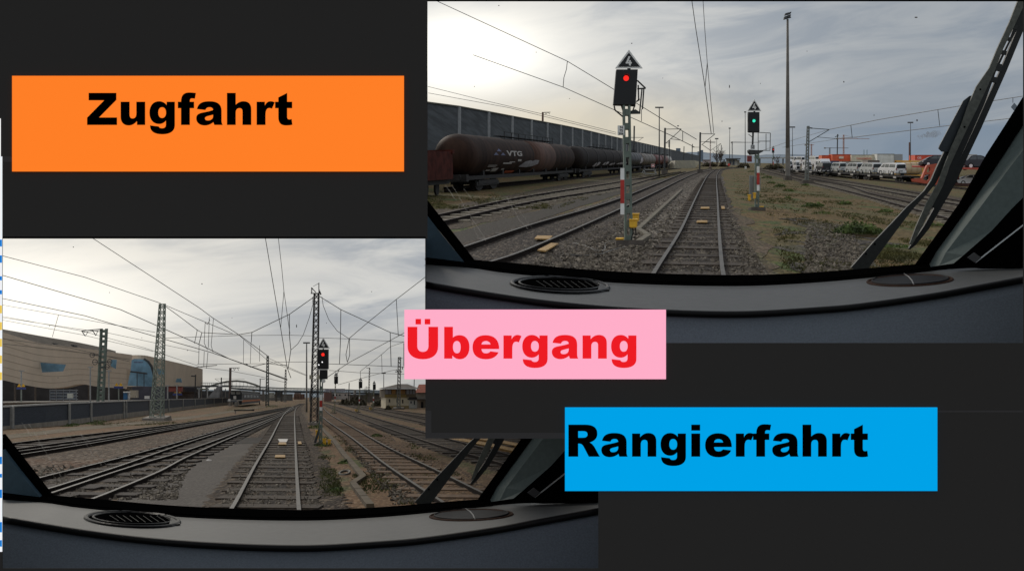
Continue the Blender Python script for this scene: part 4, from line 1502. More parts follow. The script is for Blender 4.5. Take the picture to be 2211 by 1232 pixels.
def ybox(root, x0, y0, x1, y1, d, nm='junction_box', cap=True):
    q = MB()
    th = (x1 - x0) * d / F
    q.pbox(x0, y0 + 2, x1, y1, d, th)
    q.pbox(x0 - 1, y0, x1 + 1, y0 + 2.2, d - .03, th + .06)
    q.pbox(x0 + 2, y1, x1 - 2, y1 + 2, d + .05, th * .5)
    q.build(nm, m_yel, root)
ybox(s1, 1366, 461, 1379, 477, d1 + .9)
ybox(s1, 1359, 473, 1375, 490, d1 - .2)
ybox(s1, 1330, 514, 1345, 522, d1 - .4)
q = MB()
for pts in ([(1366, 490), (1367, 502), (1364, 512), (1362, 524)], [(1372, 490), (1373, 505), (1369, 514)]):
    q.tube([at(x, y, d1 - .1) for x, y in pts], 1.3 * w1, n=6)
q.build('cable', m_under, s1)
q = MB()
q.tube([A.g(x, y, .05) for x, y in [(1340, 528), (1318, 523), (1306, 530), (1307, 540), (1300, 546), (1282, 543), (1262, 533), (1236, 527)]], 1.2 * w1, n=6)
q.tube([A.g(x, y, .05) for x, y in [(1350, 536), (1322, 543), (1300, 552), (1258, 556), (1215, 552)]], 1.2 * w1, n=6)
tag(q.build('ground_cable', mat('cable_grey', (88, 86, 82), var=.2), loc=A.g(1306, 535)), 'grey cables looping over the gravel beside the red signal', 'cable')

d2 = A.dep(1634, 454)
s2 = signal(A, 1634, 454, d2, (1634.5, 330, 8.5), (1616, 242, 1640, 284.6), (1628.8, 214, 240, 15.2), [(1628, 261, 3.3, m_lampgrn)], (1634, 1640, (359, 373, 399, 412)), 'green lit signal with a 4 triangle and a maintenance cage on the grass')
q = MB()
w2 = d2 / F
bm2 = lambda a, b, wd=1.4, dd=d2: q.beam(at(*a, dd), at(*b, dd), wd * w2)
for a, b in [((1626, 286), (1624.5, 322), ), ((1616, 286), (1640, 286)), ((1616, 242), (1614.5, 262)), ((1616, 290), (1624, 296))]:
    bm2(a, b, 3.4 if a == (1626, 286) else 1.2)
q.prism([at(1617, 323, d2 - .1), at(1648, 325, d2 - .1), at(1648, 327, d2 - .1), at(1640, 331, d2 - .1), at(1622, 333, d2 - .1), at(1617, 327, d2 - .1)], (0, .4, 0))
q.build('bracket_arm', m_dgreen, s2)
q = MB()
for dd in (d2 - .1, d2 + 1.6):
    for a, b in [((1637, 286), (1663.5, 287.5)), ((1663.5, 287.5), (1662.5, 325)), ((1637, 286), (1637, 325)), ((1638, 305), (1663, 305)), ((1640, 325), (1663, 325)), ((1654, 289), (1654, 325))]:
        bm2(a, b, 1.3, dd)
q.build('cage', mat('cage_grey', (84, 84, 82), var=.15, k=1.2), s2)
q = MB()
q.pbox(1620.5, 313, 1630, 322.5, d2 - .2, .02)
pl = q.build('number_plate', mat('plate_grey', (160, 162, 162), var=.05), s2)
q = MB()
text_px(q, '74', 1622, 314, 1628.5, 317.5, d2 - .205)
text_px(q, '75', 1622, 318, 1628.5, 321.5, d2 - .205)
q.build('lettering', m_ink, pl)
for (x0, y0, x1, y1, dd) in [(1618, 379, 1627.5, 428, .7), (1628.5, 381, 1634.5, 424, .5), (1639.5, 382, 1642, 412, .5)]:
    q = MB()
    q.pbox(x0, y0, x1, y1, d2 + dd, .35)
    q.build('cabinet', mat('cabinet_grey', (110, 112, 110), var=.12), s2)
ybox(s2, 1615, 420, 1621, 432, d2 - .2)
ybox(s2, 1626.5, 416, 1632, 428, d2 - .2)
ybox(s2, 1641, 445, 1648, 453, d2 - .1)
d3 = A.dep(1669.5, 366)
s3 = signal(A, 1669.5, 366, d3, (1669.5, 328, 1.6), (1667, 319.5, 1672, 330), (1669.6, 314.5, 319, 3.4), [(1669.8, 323.0, 1.1, m_lampred)], (1668.6, 1670.4, (344, 349, 356, 360)), 'small far red signal between the green signal and the floodlight mast', gl=True)

# ---- masts and lamps
fl, dm = pole(A, 1701, 389, 42, 10.5, 'floodlight_mast', 'very tall tapering grey floodlight mast beside the grass', 'light mast', mat('mast_brown_grey', (82, 78, 72), var=.2, scale=1), None, px_top=1700.5, taper=.45, n=12)
q = MB()
q.box(A.gp(1701, dm) + Vector((0, 0, .25)), 1.05, 1.0, .7)
q.build('footing', m_concd, fl)
q = MB()
for (x0, y0, x1, y1) in [(1693, 34, 1699, 42), (1700, 31, 1707, 39), (1695, 27, 1702, 33), (1702, 25.5, 1708, 31)]:
    q.prism([at(x0, y1, dm - .3), at(x1, y1 - 2, dm - .3), at(x1 + 1, y0, dm - .3), at(x0 + 1, y0 + 2, dm - .3)], (0, .5, 0))
q.beam(at(1693, 42, dm), at(1708, 38, dm), .12)
q.build('floodlight', mat('flood_dark', (60, 62, 64), var=.1), fl)
q = MB()
q.tube([A.gp(1701, dm) + Vector((0, -.02, .5)), at(1701, 320, dm)], [.39, .34], n=12)
q.build('sleeve', mat('mast_sleeve', (104, 100, 94), var=.2, scale=1), fl)
t_lamp(A, 1423.5, 383, 232, 3.2, 9, 'dark T lamp close behind the tank wagons past the red signal')
t_lamp(A, 1547.5, 358.5, 299.5, 1.5, 3.8, 'small T lamp in front of the bare tree')
t_lamp(A, 1711, 357, 274.5, 1.8, 6, 'T lamp standing just behind the floodlight mast')
t_lamp(A, 1966, 383, 264.5, 2.0, 6, 'T lamp above the containers beside the brick chimney')
t_lamp(A, 1609, 357.5, 242, 2.0, 2.2, 'slender lamp post directly behind the green signal')
t_lamp(A, 1575.5, 356, 277, 1.7, 2.2, 'slender tall lamp post between bare tree and green signal')


def cant_mast(v, px, base, top, wpx, arms, label, lattice=None, m=None, foot=True, d=None):
    d = d or v.dep(px, base)
    p0 = v.gp(px, d)
    if lattice:
        t = truss(v, d, (px, base), (px + lattice[0], top), wpx, wpx * lattice[1], lattice[2], 'catenary_mast', label, m or m_lat, group='catenary masts', thick=.2)
    else:
        t = thing('catenary_mast', label, 'mast', p0, 'catenary masts')
        q = MB()
        q.beam(p0, at(px + 1.5, top, d), wpx * d / F)
        q.build('post', m or m_dgreen, t)
    if foot:
        q = MB()
        q.prism([p0 + Vector((a * wpx * d / F * 1.8, b * wpx * d / F * 1.8, -.1)) for a, b in ((-1, -1), (1, -1), (1, 1), (-1, 1))], (0, 0, .9 if not lattice else .5))
        q.build('footing', m_concd, t)
    if arms:
        q = MB()
        for a, b, wq in arms:
            q.beam(at(*a, d), at(*b, d), wq * d / F)
        q.build('cantilever', m_dgreen, t)
    return t


cant_mast(A, 1434.5, 376.5, 276.5, 3.6, [((1437, 279), (1471, 278.5), 1.2), ((1438, 309), (1471, 279), 1.4), ((1444, 303), (1444, 318), 1.2), ((1449, 300), (1471, 303), 1.0)], 'plain catenary mast with a triangular arm beside the T lamp', foot=True)
cant_mast(A, 1510.5, 374, 286, 3.2, [((1513, 288.5), (1544, 289.5), 1.1), ((1515, 313), (1543, 290), 1.4), ((1512, 306), (1545, 306), .8), ((1517, 313), (1533, 324), 1)], 'plain catenary mast with a triangular arm where the main track bends')
cant_mast(A, 1533.5, 364.5, 301.5, 2.0, [((1520, 306), (1545, 309), .8), ((1534, 325), (1556, 310), .9)], 'reddish lattice catenary mast behind the bend', lattice=(.5, .7, 12), m=mat('mast_pinkish', (120, 100, 96), var=.2))
cant_mast(A, 1741.5, 397, 273, 6.6, [((1746, 276.5), (1790, 279.7), 1.3), ((1747.5, 306), (1790, 280.5), 1.5), ((1765, 296), (1805, 299.5), .9), ((1746, 276), (1754, 277), 2.2)], 'grey lattice catenary mast in front of the white vans', lattice=(3.5, .62, 18), m=mat('lattice_mid', (92, 96, 92), var=.2))
cant_mast(A, 1493.5, 361, 311, 1.6, [((1493, 318), (1512, 318), .8)], 'thin catenary mast left of the bend', foot=False)
cant_mast(A, 1556, 357, 313, 1.3, [((1546, 322), (1557, 310), .7)], 'thin catenary mast behind the bare tree', foot=False)
cant_mast(A, 1170.5, 300, 242.5, 4.2, [((1170, 243), (1188.5, 242.5), 1.2), ((1176, 243), (1179, 247), .9), ((1179, 247), (1182, 243), .9), ((1184, 243), (1187, 247), .9)], 'brown catenary mast rising above the noise barrier', d=170, foot=False, m=mat('mast_rust', (92, 70, 60), var=.2))
cant_mast(A, 1444.5, 345, 303, 1.6, [((1438, 309), (1446, 309), .8)], 'short catenary mast above the barrier next to the triangular arm', d=330, foot=False)
cant_mast(A, 1368, 345, 272, 3.0, [((1352, 297), (1390, 297), .9), ((1378, 305), (1388, 297), .8)], 'dark catenary mast behind the barrier right of the red signal mast', d=300, foot=False)
cant_mast(A, 1475.5, 345, 316, 1.5, [], 'stubby mast top over the barrier by the office tower', d=420, foot=False)
cant_mast(A, 1807, 345, 290, 1.9, [((1803, 296), (1811, 292), 1.4)], 'grey mast behind the orange containers', d=300, foot=False)

# ---- overhead wires
Wn = 'overhead_wire'
wire(Wn, 'upper overhead wire crossing the bright sky above the barrier', [(944, 3, 48), (1225, 132.5, 90), (1325, 193, 120), (1436, 261, 190), (1504, 301, 330)], .75, drops=[[(1225, 133, 90), (1223, 150, 90), (1217.5, 168, 90), (1216, 188, 90)]])
wire(Wn, 'lower overhead wire running above the first tank wagon', [(1022, 119, 60), (1216, 188.5, 90), (1323, 236, 120), (1452, 294, 220), (1500, 318, 330)], .75, drops=[[(1385, 236, 135), (1385, 262, 135)], [(1474, 284, 240), (1474, 304, 240)]])
wire(Wn, 'heavier of the twin wires straight above the main track', [(1494, 3, 45), (1502, 60, 58), (1522, 187, 110), (1535.5, 288, 330)], .8, drops=[[(1527, 137, 90), (1522.5, 187, 90)]])
wire(Wn, 'thinner twin wire over the main track', [(1518, 3, 45), (1521.5, 60, 58), (1527, 135, 85), (1541, 287, 330)], .65)
wire(Wn, 'thin wire just above the noise barrier, upper one', [(924, 187, 110), (1049, 218, 140), (1165, 245, 170), (1330, 286, 260)], .5)
wire(Wn, 'thin wire just above the noise barrier, lower one', [(925, 201, 110), (1100, 233, 160), (1330, 290, 260)], .5)
wire(Wn, 'carrier wire rising from the lattice mast to the wiper', [(1790, 279.7, 115), (1900, 258, 90), (2072, 229, 70), (2214, 207, 58)], .7, drops=[[(2025, 237.5, 74), (2029, 272, 74)], [(1837, 270, 103), (1840, 297, 103)], [(2187, 212, 60), (2187, 222, 60)]])
wire(Wn, 'contact wire below the carrier wire over the vans', [(1805, 299, 115), (1840, 297, 105), (1900, 289.5, 92), (2050, 271, 72), (2214, 252, 58)], .7)
wire(Wn, 'faint long wire from the floodlight mast to the lattice mast arm', [(1640, 327, 330), (1720, 300, 200), (1790, 280, 116)], .4)
wire(Wn, 'low faint wire towards the contact wire', [(1690, 318, 300), (1790, 303, 150), (1808, 299, 116)], .4)
q = MB()
q.prism([at(2183, 231, 60), at(2190, 222, 60), at(2197, 230, 60), at(2190, 239, 60)], (0, .03, 0))
tag(q.build('catenary_plate', mat('plate_bluegrey', (96, 104, 112), var=.1), loc=at(2190, 231, 60)), 'small grey diamond plate hanging from the wire beside the wiper', 'sign')

# ---- cable duct, balises, buffer stop and other small things by the tracks
def duct(v, pts, wpts, label, m, name='cable_duct'):
    q = MB()
    C = [v.g(*p) for p in pts]
    for i in range(len(C) - 1):
        a, b = C[i], C[i + 1]
        n = max(1, int((b - a).length / 1.8))
        for k in range(n):
            p, r_ = a.lerp(b, k / n), a.lerp(b, (k + .96) / n)
            q.beam(p + Vector((0, 0, .05)), r_ + Vector((0, 0, .05)), lerp(wpts[0], wpts[1], i / max(len(C) - 2, 1)), .14)
    return tag(q.build(name, m, loc=C[0]), label, 'cable duct')
m_duct = mat('duct_concrete', (108, 101, 86), rough=.9, var=.25, scale=2, bump=.2, k=.9)
duct(A, [(1472, 411), (1378, 499), (1400, 513), (1374, 530)], (.19, .21), 'concrete cable duct running over the gravel to the red signal', m_duct)
def slab(v, pts, label, name='balise', h=.035, m=None, cat='balise', group='yellow balises'):
    q = MB()
    C = [v.g(*p) for p in pts]
    q.prism([c + Vector((0, 0, .10)) for c in C], (0, 0, h))
    return tag(q.build(name, m or m_balise, loc=C[0]), label, cat, group)
slab(A, [(1512.5, 455.5), (1532, 455.5), (1531, 451.5), (1513.5, 451.5)], 'yellow slab between the main rails, level with the green signal foot')
slab(A, [(1503.5, 486.5), (1527.5, 486.5), (1527, 482.5), (1505, 482.5)], 'yellow slab between the main rails, the nearer one')
slab(A, [(1558, 456), (1565.5, 456), (1564, 450), (1557, 450)], 'small yellow slab outside the main rail')
slab(A, [(1154, 524), (1187, 525), (1193, 518), (1160, 517)], 'yellow slab on the shiny side track, farther one')
slab(A, [(1160, 550), (1178, 552), (1206, 535), (1190, 534)], 'yellow slab on the shiny side track, nearer one')
# buffer stop with red and white target
db = A.dep(1402, 378)
bs = thing('buffer_stop', 'grey buffer stop with a red and white target before the far tank wagons', 'buffer stop', A.gp(1402, db))
q = MB()
for a, b in [((1388, 366), (1416, 366)), ((1386, 374), (1392, 364)), ((1394, 377), (1390, 365)), ((1416, 377), (1412, 364)), ((1418, 376), (1413, 365)), ((1388, 374), (1418, 376))]:
    q.beam(at(*a, db), at(*b, db), 1.8 * db / F)
q.build('frame', mat('buffer_grey', (124, 124, 120), var=.15), bs)
q = MB()
q.pbox(1406, 354, 1414, 361.5, db - .1, .05)
tg = q.build('target', m_white, bs)
q = MB()
for r4 in ((1406.6, 354.5, 1413.4, 356), (1406.6, 359.5, 1413.4, 361), (1406.6, 356, 1408, 359.5), (1412, 356, 1413.4, 359.5)):
    q.pbox(*r4, db - .11, .008)
q.build('red_field', m_red, tg)
# hut, trees, towers and hills far ahead
hut = thing('trackside_hut', 'small flat roofed grey hut with a dark doorway by the far bend', 'hut', A.gp(1583, 405))
q = MB()
q.pbox(1568, 343.5, 1592, 357, 405, 6)
q.build('wall', mat('hut_grey', (150, 148, 140), var=.12), hut)
q = MB()
q.pbox(1566.5, 341.5, 1599, 344, 403, 8)
q.build('roof', mat('hut_roof', (70, 70, 72), var=.1), hut)
q = MB()
q.pbox(1575.5, 346, 1579, 355, 404.8, .1)
q.pbox(1582, 345.5, 1586, 356, 404.8, .1)
q.build('door', m_gl, hut)
q = MB()
q.pbox(1592, 345, 1597, 357, 407, 5)
q.build('annex', mat('hut_beige', (128, 124, 114), var=.12), hut)
tag(MB().pbox(1614, 336, 1623.5, 349.5, 420, 12).build('shipping_container', mat('cont_darkred', (96, 40, 40), var=.15), loc=A.gp(1618, 420)), 'dark red container stood behind the green signal mast', 'container')
tag(MB().pbox(1571.5, 353, 1576.5, 358, 380, .8).build('marker_board', mat('marker_red', (170, 60, 50), var=.1), loc=A.gp(1574, 380)), 'small red marker board in front of the hut', 'marker')
for (x, y, lb) in [(1605, 357, 'white point motor box nearest the hut'), (1610, 364, 'white pair of relay posts by the grass edge'), (1554, 350, 'white relay box near the bare tree')]:
    d = A.dep(x, y + 2)
    t = thing('relay_box', lb, 'relay box', A.gp(x, d))
    q = MB()
    q.pbox(x - 2.2, y - 5, x + 2.2, y + 1, d, .4)
    q.build('case', mat('relay_white', (168, 168, 162), var=.1), t)
    q = MB()
    q.pbox(x - 1.6, y + .8, x - .8, y + 3, d, .15)
    q.pbox(x + .8, y + .8, x + 1.6, y + 3, d, .15)
    q.build('leg', m_conc, t)
bare_tree(A, 1549, 357, 311, 30, 'bare rounded tree behind the bend of the main track', 4, d=520, twigs=6)
bare_tree(A, 1556, 357, 322, 30, 'lower bare tree beside the rounded one', 9, d=540, twigs=6)
bare_tree(A, 1679, 362, 330, 16, 'bare tree right of the far small signal', 11, d=470)
for i, (x, y, wq, hq, d, lb) in enumerate([(1530, 356, 34, 13, 480, 'dark bush under the rounded tree'), (1562, 356, 20, 16, 500, 'brown thicket beside the hut'), (1604, 356, 26, 14, 450, 'dark thicket behind the relay posts'), (1668, 366, 40, 16, 380, 'brown scrub behind the far small signal')]):
    shrub(A, x, y, wq, hq, 1700, 'bush', lb, m_bush, 20 + i, 'bush', 'bushes at the far bend', leaf=.14, d=d)
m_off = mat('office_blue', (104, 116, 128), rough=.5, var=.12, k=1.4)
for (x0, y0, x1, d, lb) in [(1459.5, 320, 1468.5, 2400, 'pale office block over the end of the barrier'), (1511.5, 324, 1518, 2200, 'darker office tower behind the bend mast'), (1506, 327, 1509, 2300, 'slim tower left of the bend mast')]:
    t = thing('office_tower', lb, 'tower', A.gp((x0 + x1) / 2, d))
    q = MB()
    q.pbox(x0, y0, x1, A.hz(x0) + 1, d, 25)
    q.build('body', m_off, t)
    q = MB()
    for k in range(int((345 - y0) / 2)):
        q.pbox(x0 + .3, y0 + 1 + 2 * k, x1 - .3, y0 + 1.9 + 2 * k, d - .3, .25)
    q.build('window', mat('office_glass', (74, 88, 102), rough=.3, var=.1), t)
def hill(v, name, prof, d, m):
    q = MB()
    top = [at(x, y, d) for x, y in prof]
    back = [p + Vector((0, 1500, -p.z * .0 + (v.gp(prof[i][0], d + 1500).z - p.z) * .9)) for i, p in enumerate(top)]
    foot = [v.gp(x, d - 600, 0) for x, y in prof]
    n = len(prof)
    q.add(foot + top + back, [(i, i + 1, n + i + 1, n + i) for i in range(n - 1)] + [(n + i, n + i + 1, 2 * n + i + 1, 2 * n + i) for i in range(n - 1)])
    struct(name, q, m, smooth=True)
rh = random.Random(8)
m_hill = mat('hill_wood_haze', (104, 116, 126), rough=.95, var=.15, scale=.004, k=1.3)  # wooded hills, distance haze mixed into the blue-grey base colour
hp = [(x, csamp([(842, 330), (1460, 331), (1500, 328), (1560, 332), (1620, 336), (1680, 333), (1760, 336), (1850, 345), (2000, 350), (2600, 360)], x) + rh.uniform(-.8, .8)) for x in range(842, 2600, 14)]
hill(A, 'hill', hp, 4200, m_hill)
# low grass bank with wall by the end of the barrier
q = MB()
q.prism([A.gp(1455, 330), A.gp(1502, 380), at(1512, 349, 395), at(1498, 346, 395), at(1458, 346.5, 345)], (0, 20, 2))
tag(q.build('retaining_wall', mat('bank_olive', (92, 86, 66), var=.25, scale=.4), loc=A.gp(1470, 340)), 'low olive bank wall at the end of the barrier', 'wall')
for (x0, y0, x1, y1, d, c, lb) in [(1441, 349, 1455, 357, 360, (150, 146, 144), 'whitish wagon standing beyond the last tank wagon'), (1517, 346, 1532, 353, 600, (150, 140, 138), 'long low pale shed under the tree line')]:
    t = thing('low_shed' if 'shed' in lb else 'box_wagon', lb, 'shed' if 'shed' in lb else 'wagon', A.gp(x0, d))
    MB().pbox(x0, y0, x1, y1, d, 8).build('body', mat('pale_' + str(x0), c, var=.15), t)
    MB().pbox(x0 - .5, y0 - 1.2, x1 + .5, y0, d - .5, 9).build('roof', mat('roof_rose', (92, 76, 76), var=.1), t)
# road bridge strip far right of signal
t = thing('road_bridge', 'low pale road bridge behind the far small signal', 'bridge', A.gp(1660, 620))
MB().pbox(1628, 339.5, 1712, 342.5, 620, 10).build('deck', mat('bridge_pale', (138, 140, 138), var=.1), t)
for x in (1640, 1668, 1690):
    MB().pbox(x, 342.5, x + 2.2, 357, 622, 4).build('pier', mat('bridge_pier', (92, 92, 92), var=.1), t)

# tower cranes
def crane(px, top, d, bx0, bx1, by, c, label, wq=2.2):
    t = truss(A, d, (px, A.hz(px) + 2), (px, top), wq, wq, 16, 'tower_crane', label, c, 'crane', 'tower cranes', thick=.22)
    q = MB()
    q.beam(at(bx0, by, d), at(bx1, by, d), 1.0 * d / F)
    q.beam(at(px, top, d), at(lerp(px, bx1, .6), by, d), .4 * d / F)
    q.build('jib', c, t)
    q = MB()
    q.pbox(bx0 - .5, by - 1.2, bx0 + 3, by + 1.5, d - 1, 3)
    q.build('counterweight', m_conc, t)
m_crane = mat('crane_red', (150, 118, 110), var=.15)
m_crane2 = mat('crane_grey', (112, 112, 114), var=.15)
crane(1821.5, 291.5, 900, 1806, 1877, 299.5, m_crane, 'reddish tower crane over the orange containers')
crane(1581, 306, 1100, 1578.5, 1641, 307.5, m_crane2, 'grey tower crane with long jib left of the green signal', 1.6)
crane(1791.5, 319, 1300, 1780, 1832, 319.6, m_crane2, 'small grey tower crane between lattice mast and red crane', 2.0)
crane(1752, 311.5, 1300, 1738, 1758, 313, m_crane, 'small reddish tower crane just behind the lattice mast', 2.0)
t = thing('brick_chimney', 'slim brown chimney next to the container T lamp', 'chimney', A.gp(1963.8, 500))
MB().lathe(A.gp(1963.8, 500), (0, 0, 1), [(0, .45), ((A.hz(1964) + 11 - 307) * 500 / F, .36)], 10).build('shaft', mat('chimney_brown', (92, 70, 66), var=.15), t)
q = MB()
for k in range(26):
    u = k / 25
    c = at(1966 + u * 62, 299 - u * 12 + 3 * math.sin(k * 1.7), 520 + 10 * math.sin(k))
    rr = (1.2 + 6.0 * u) * (1 + .25 * math.sin(k * 2.3)) * 520 / F
    M8 = 8
    prof = [(-rr * 1.3 + 2 * rr * 1.3 * j / M8, rr * math.sqrt(max(0, 1 - (2 * j / M8 - 1) ** 2))) for j in range(M8 + 1)]
    q.lathe(c, (1, 0, .1), prof, 10)
m_smoke = bpy.data.materials.new('smoke_grey')
m_smoke.use_nodes = True
_t = m_smoke.node_tree
_t.nodes.clear()
_o = _t.nodes.new('ShaderNodeOutputMaterial')
_v = _t.nodes.new('ShaderNodeVolumePrincipled')
_v.inputs['Color'].default_value = (.75, .75, .76, 1)
_v.inputs['Density'].default_value = .045
_t.links.new(_v.outputs[0], _o.inputs['Volume'])
tag(q.build('smoke', m_smoke, loc=at(1966, 299, 520)), kind='stuff')
# ---- vehicle train on the far track of the upper yard
XR = lambda y: 57.6 + 0.098 * (y - 153)
def yR(px, off=0.0):
    k = (px - CX) / F
    return (57.6 + off - 0.098 * 153) / (k - 0.098)
ptR = lambda px, off=0.0, up=0.0: A.gp(px, yR(px, off), up)
dv = (ptR(1900) - ptR(1990)).normalized()
yawR, pitR = math.atan2(dv.x, dv.y), math.asin(dv.z)
tr_px = [1640, 1690, 1757, 1850, 1934, 1990, 2100, 2300]
track(A, 1900, 'track under the vehicle train', [(p, A.hz(p) + F * A.H / yR(p, .05)) for p in tr_px], [(p, A.hz(p) + F * A.H / yR(p, 1.55)) for p in tr_px], 30, sp=2.2, top=m_dull, y_sl=(0, 200))

m_vanw = mat('van_white', (206, 206, 204), rough=.3, var=.05, scale=.5, k=1.7)
m_vans = mat('van_silver', (172, 174, 172), rough=.3, var=.06, scale=.5, k=1.45)
m_cardk = mat('car_dark', (40, 42, 46), rough=.25, var=.1, scale=.5)
m_tail = mat('tail_red', (110, 30, 28), rough=.3, var=0)
m_grill = mat('grille_black', (22, 22, 24), rough=.6, var=.1)
m_hub = mat('hub_white', (190, 190, 188), rough=.4, var=.05)
m_glv = mat('van_glass', (62, 70, 72), rough=.2, var=.1, spec=.6)
m_glr = mat('van_rear_glass', (28, 36, 38), rough=.2, var=.1, spec=.6)


def vehicle(nm, label, cat, group, Lr, W, prof, wins, rearw, body, H_, front=False, tall=False, wheelr=.33, loc=None, flip=False):
    """prof: side outline (fraction of length 0=rear .. 1=front, height fraction); wins: side window quads in the same units"""
    t = thing(nm, label, cat, (0, 0, 0), group)
    q = MB()
    def inset(z):
        return W / 2 * (1 - .13 * max(0, z - .5) / .5)
    n = len(prof)
    Lp = [Vector((-inset(z), u * Lr, z * H_)) for u, z in prof]
    Rp = [Vector((inset(z), u * Lr, z * H_)) for u, z in prof]
    q.add(Lp + Rp, [(i, (i + 1) % n, n + (i + 1) % n, n + i) for i in range(n)])
    vs, fs = fill2d([[(u * 10, z) for u, z in prof]])
    for s_ in (-1, 1):
        q.add([Vector((s_ * inset(v[1]), v[0] / 10 * Lr, v[1] * H_)) for v in vs], fs)
    q.build('body', body, t)
    for wq in wins:
        q = MB()
        for s_ in (-1, 1):
            f4 = [Vector((s_ * (inset(z) + .012), u * Lr, z * H_)) for u, z in wq]
            q.prism(f4, (-s_ * .02, 0, 0))
        q.build('side_window', m_glv, t)
    q = MB()
    z0, z1 = rearw
    q.hexa([Vector((a * inset(z) * .86, -.03 + yo + .0 * Lr, z * H_)) for z in (z0, z1) for a, yo in ((-1, 0), (1, 0), (1, .04), (-1, .04))])
    q.build('rear_window', m_glr, t)
    q = MB()
    fx = [p for p in prof if p[0] > .6]
    a = max(fx, key=lambda p: p[1])
    b = min((p for p in fx if p[0] < .985 and p[1] > .4), key=lambda p: p[1])
    q.add([Vector((s_ * inset(z) * .86, u * Lr + .05, z * H_ + .02)) for u, z, s_ in ((a[0], a[1] * .96, -1), (a[0], a[1] * .96, 1), (b[0], b[1], 1), (b[0], b[1], -1))], [(0, 1, 2, 3)])
    q.build('windscreen', m_glr, t)
    for s_ in (-1, 1):
        q = MB()
        q.box((s_ * W * .45, -.03, H_ * .52), .12, .06, H_ * .16)
        q.build('tail_light', m_tail, t)
        q = MB()
        q.box((s_ * W * .36, Lr + .02, H_ * .42), W * .17, .06, H_ * .09)
        q.build('headlight', m_hub, t)
    q = MB()
    q.box((0, Lr + .03, H_ * .33), W * .8, .05, H_ * .26)
    q.build('grille', m_grill, t)
    q = MB()
    q.box((0, -.05, H_ * .19), W * .96, .1, H_ * .07)
    q.box((0, -.04, H_ * .36), W * .3, .03, H_ * .06)
    q.build('bumper', m_grill if front else mat('bumper_grey', (96, 98, 100), var=.1), t)
    for u in (.19, .81):
        for s_ in (-1, 1):
            q = MB()
            n = 18
            ky = Lr / (2.5 * W)
            ky = max(1.0, min(ky, 3.4))
            ring = lambda rr, x: [Vector((x, u * Lr + rr * ky * math.cos(6.2832 * k / n), wheelr + rr * math.sin(6.2832 * k / n))) for k in range(n)]
            q.prism(ring(wheelr, s_ * (W / 2 + .03)), (-s_ * .2, 0, 0))
            wh = q.build('wheel', m_tyre, t)
            q = MB()
            q.prism(ring(wheelr * .62, s_ * (W / 2 + .045)), (-s_ * .02, 0, 0))
            q.build('rim', m_hub, wh)
    if loc is not None:
        t.rotation_euler = (pitR if not flip else -pitR, 0, -yawR + (math.pi if flip else 0))
        t.location = loc
    return t


VAN = [(0, .2), (0, .55), (.015, .86), (.04, .97), (.1, 1), (.70, 1), (.76, .96), (.88, .66), (.97, .56), (1, .42), (1, .18), (.9, .14), (.1, .14)]
VANW = [[(.06, .64), (.06, .9), (.36, .92), (.36, .64)], [(.39, .64), (.39, .92), (.60, .92), (.60, .64)], [(.63, .64), (.63, .92), (.72, .90), (.82, .68), (.82, .64)]]
BOXV = [(0, .15), (0, .9), (.03, 1), (.70, 1), (.76, .97), (.86, .62), (.97, .52), (1, .36), (1, .13), (.1, .11)]
BOXW = [[(.22, .58), (.22, .82), (.45, .82), (.45, .58)], [(.56, .58), (.56, .84), (.72, .84), (.81, .62), (.81, .58)]]
CAR = [(0, .3), (0, .55), (.04, .62), (.1, .68), (.22, .96), (.3, 1), (.55, 1), (.66, .93), (.78, .66), (.95, .56), (1, .42), (1, .2), (.9, .15), (.1, .17)]
CARW = [[(.15, .68), (.25, .93), (.40, .94), (.40, .68)], [(.43, .68), (.43, .94), (.56, .93), (.70, .70), (.70, .68)]]
DECK = 1.05
for (pf, pr, pe, lb, bd) in [(1895, 1934, 1956, 'white van nearest on the car train, ahead of the orange carrier', m_vanw), (1855, 1884, 1903, 'white van second from the orange carrier, its tail over a white stake', m_vans), (1825, 1850, 1864, 'white van third from the orange carrier', m_vans), (1792, 1812, 1827, 'white van fourth from the orange carrier, next to the dark car', m_vans)]:
    ya, yb = yR(pr), yR(pf)
    W = (pe - pr) * ya / F * 1.02
    vehicle('van', lb, 'van', 'vans on the vehicle train', (yb - ya) / dv.y, W, VAN, VANW, (.58, .90), bd, 1.82, loc=ptR(pr, 0, DECK) + Vector((W / 2, 0, 0)))
ya, yb = yR(1793), yR(1776)
vehicle('car', 'dark car between the white vans and the tall box van', 'car', 'cars on the vehicle train', (yb - ya) * .9, 1.9, VAN, VANW, (.58, .90), m_cardk, 1.75, loc=ptR(1793, 0, DECK) + Vector((-.6, 0, 0)))
for (pl, pm, pr, top, lb) in [(1741, 1757, 1778, 343.4, 'tall white box van facing the camera behind the lattice mast'), (1720, 1731, 1741, 345, 'tall white box van facing the camera, middle of the three'), (1706, 1712, 1720, 346.5, 'tall white box van facing the camera, just right of the floodlight mast'), (1688, 1697, 1702, 344, 'white box van half hidden behind the floodlight mast')]:
    ya, yb = yR(pm), yR(pl)
    W = (pr - pm) * ya / F
    p = ptR(pm, 0, DECK * .7)
    hh = at(pm, top, ya).z - p.z
    t = vehicle('box_van', lb, 'van', 'box vans on the vehicle train', max(4.5, (yb - ya) / dv.y), W, BOXV, BOXW, (.5, .8), m_vanw, hh, front=True, wheelr=.36, flip=True)
    t.rotation_euler = (-pitR, 0, -yawR + math.pi)
    t.location = p + Vector((W / 2, 0, 0))
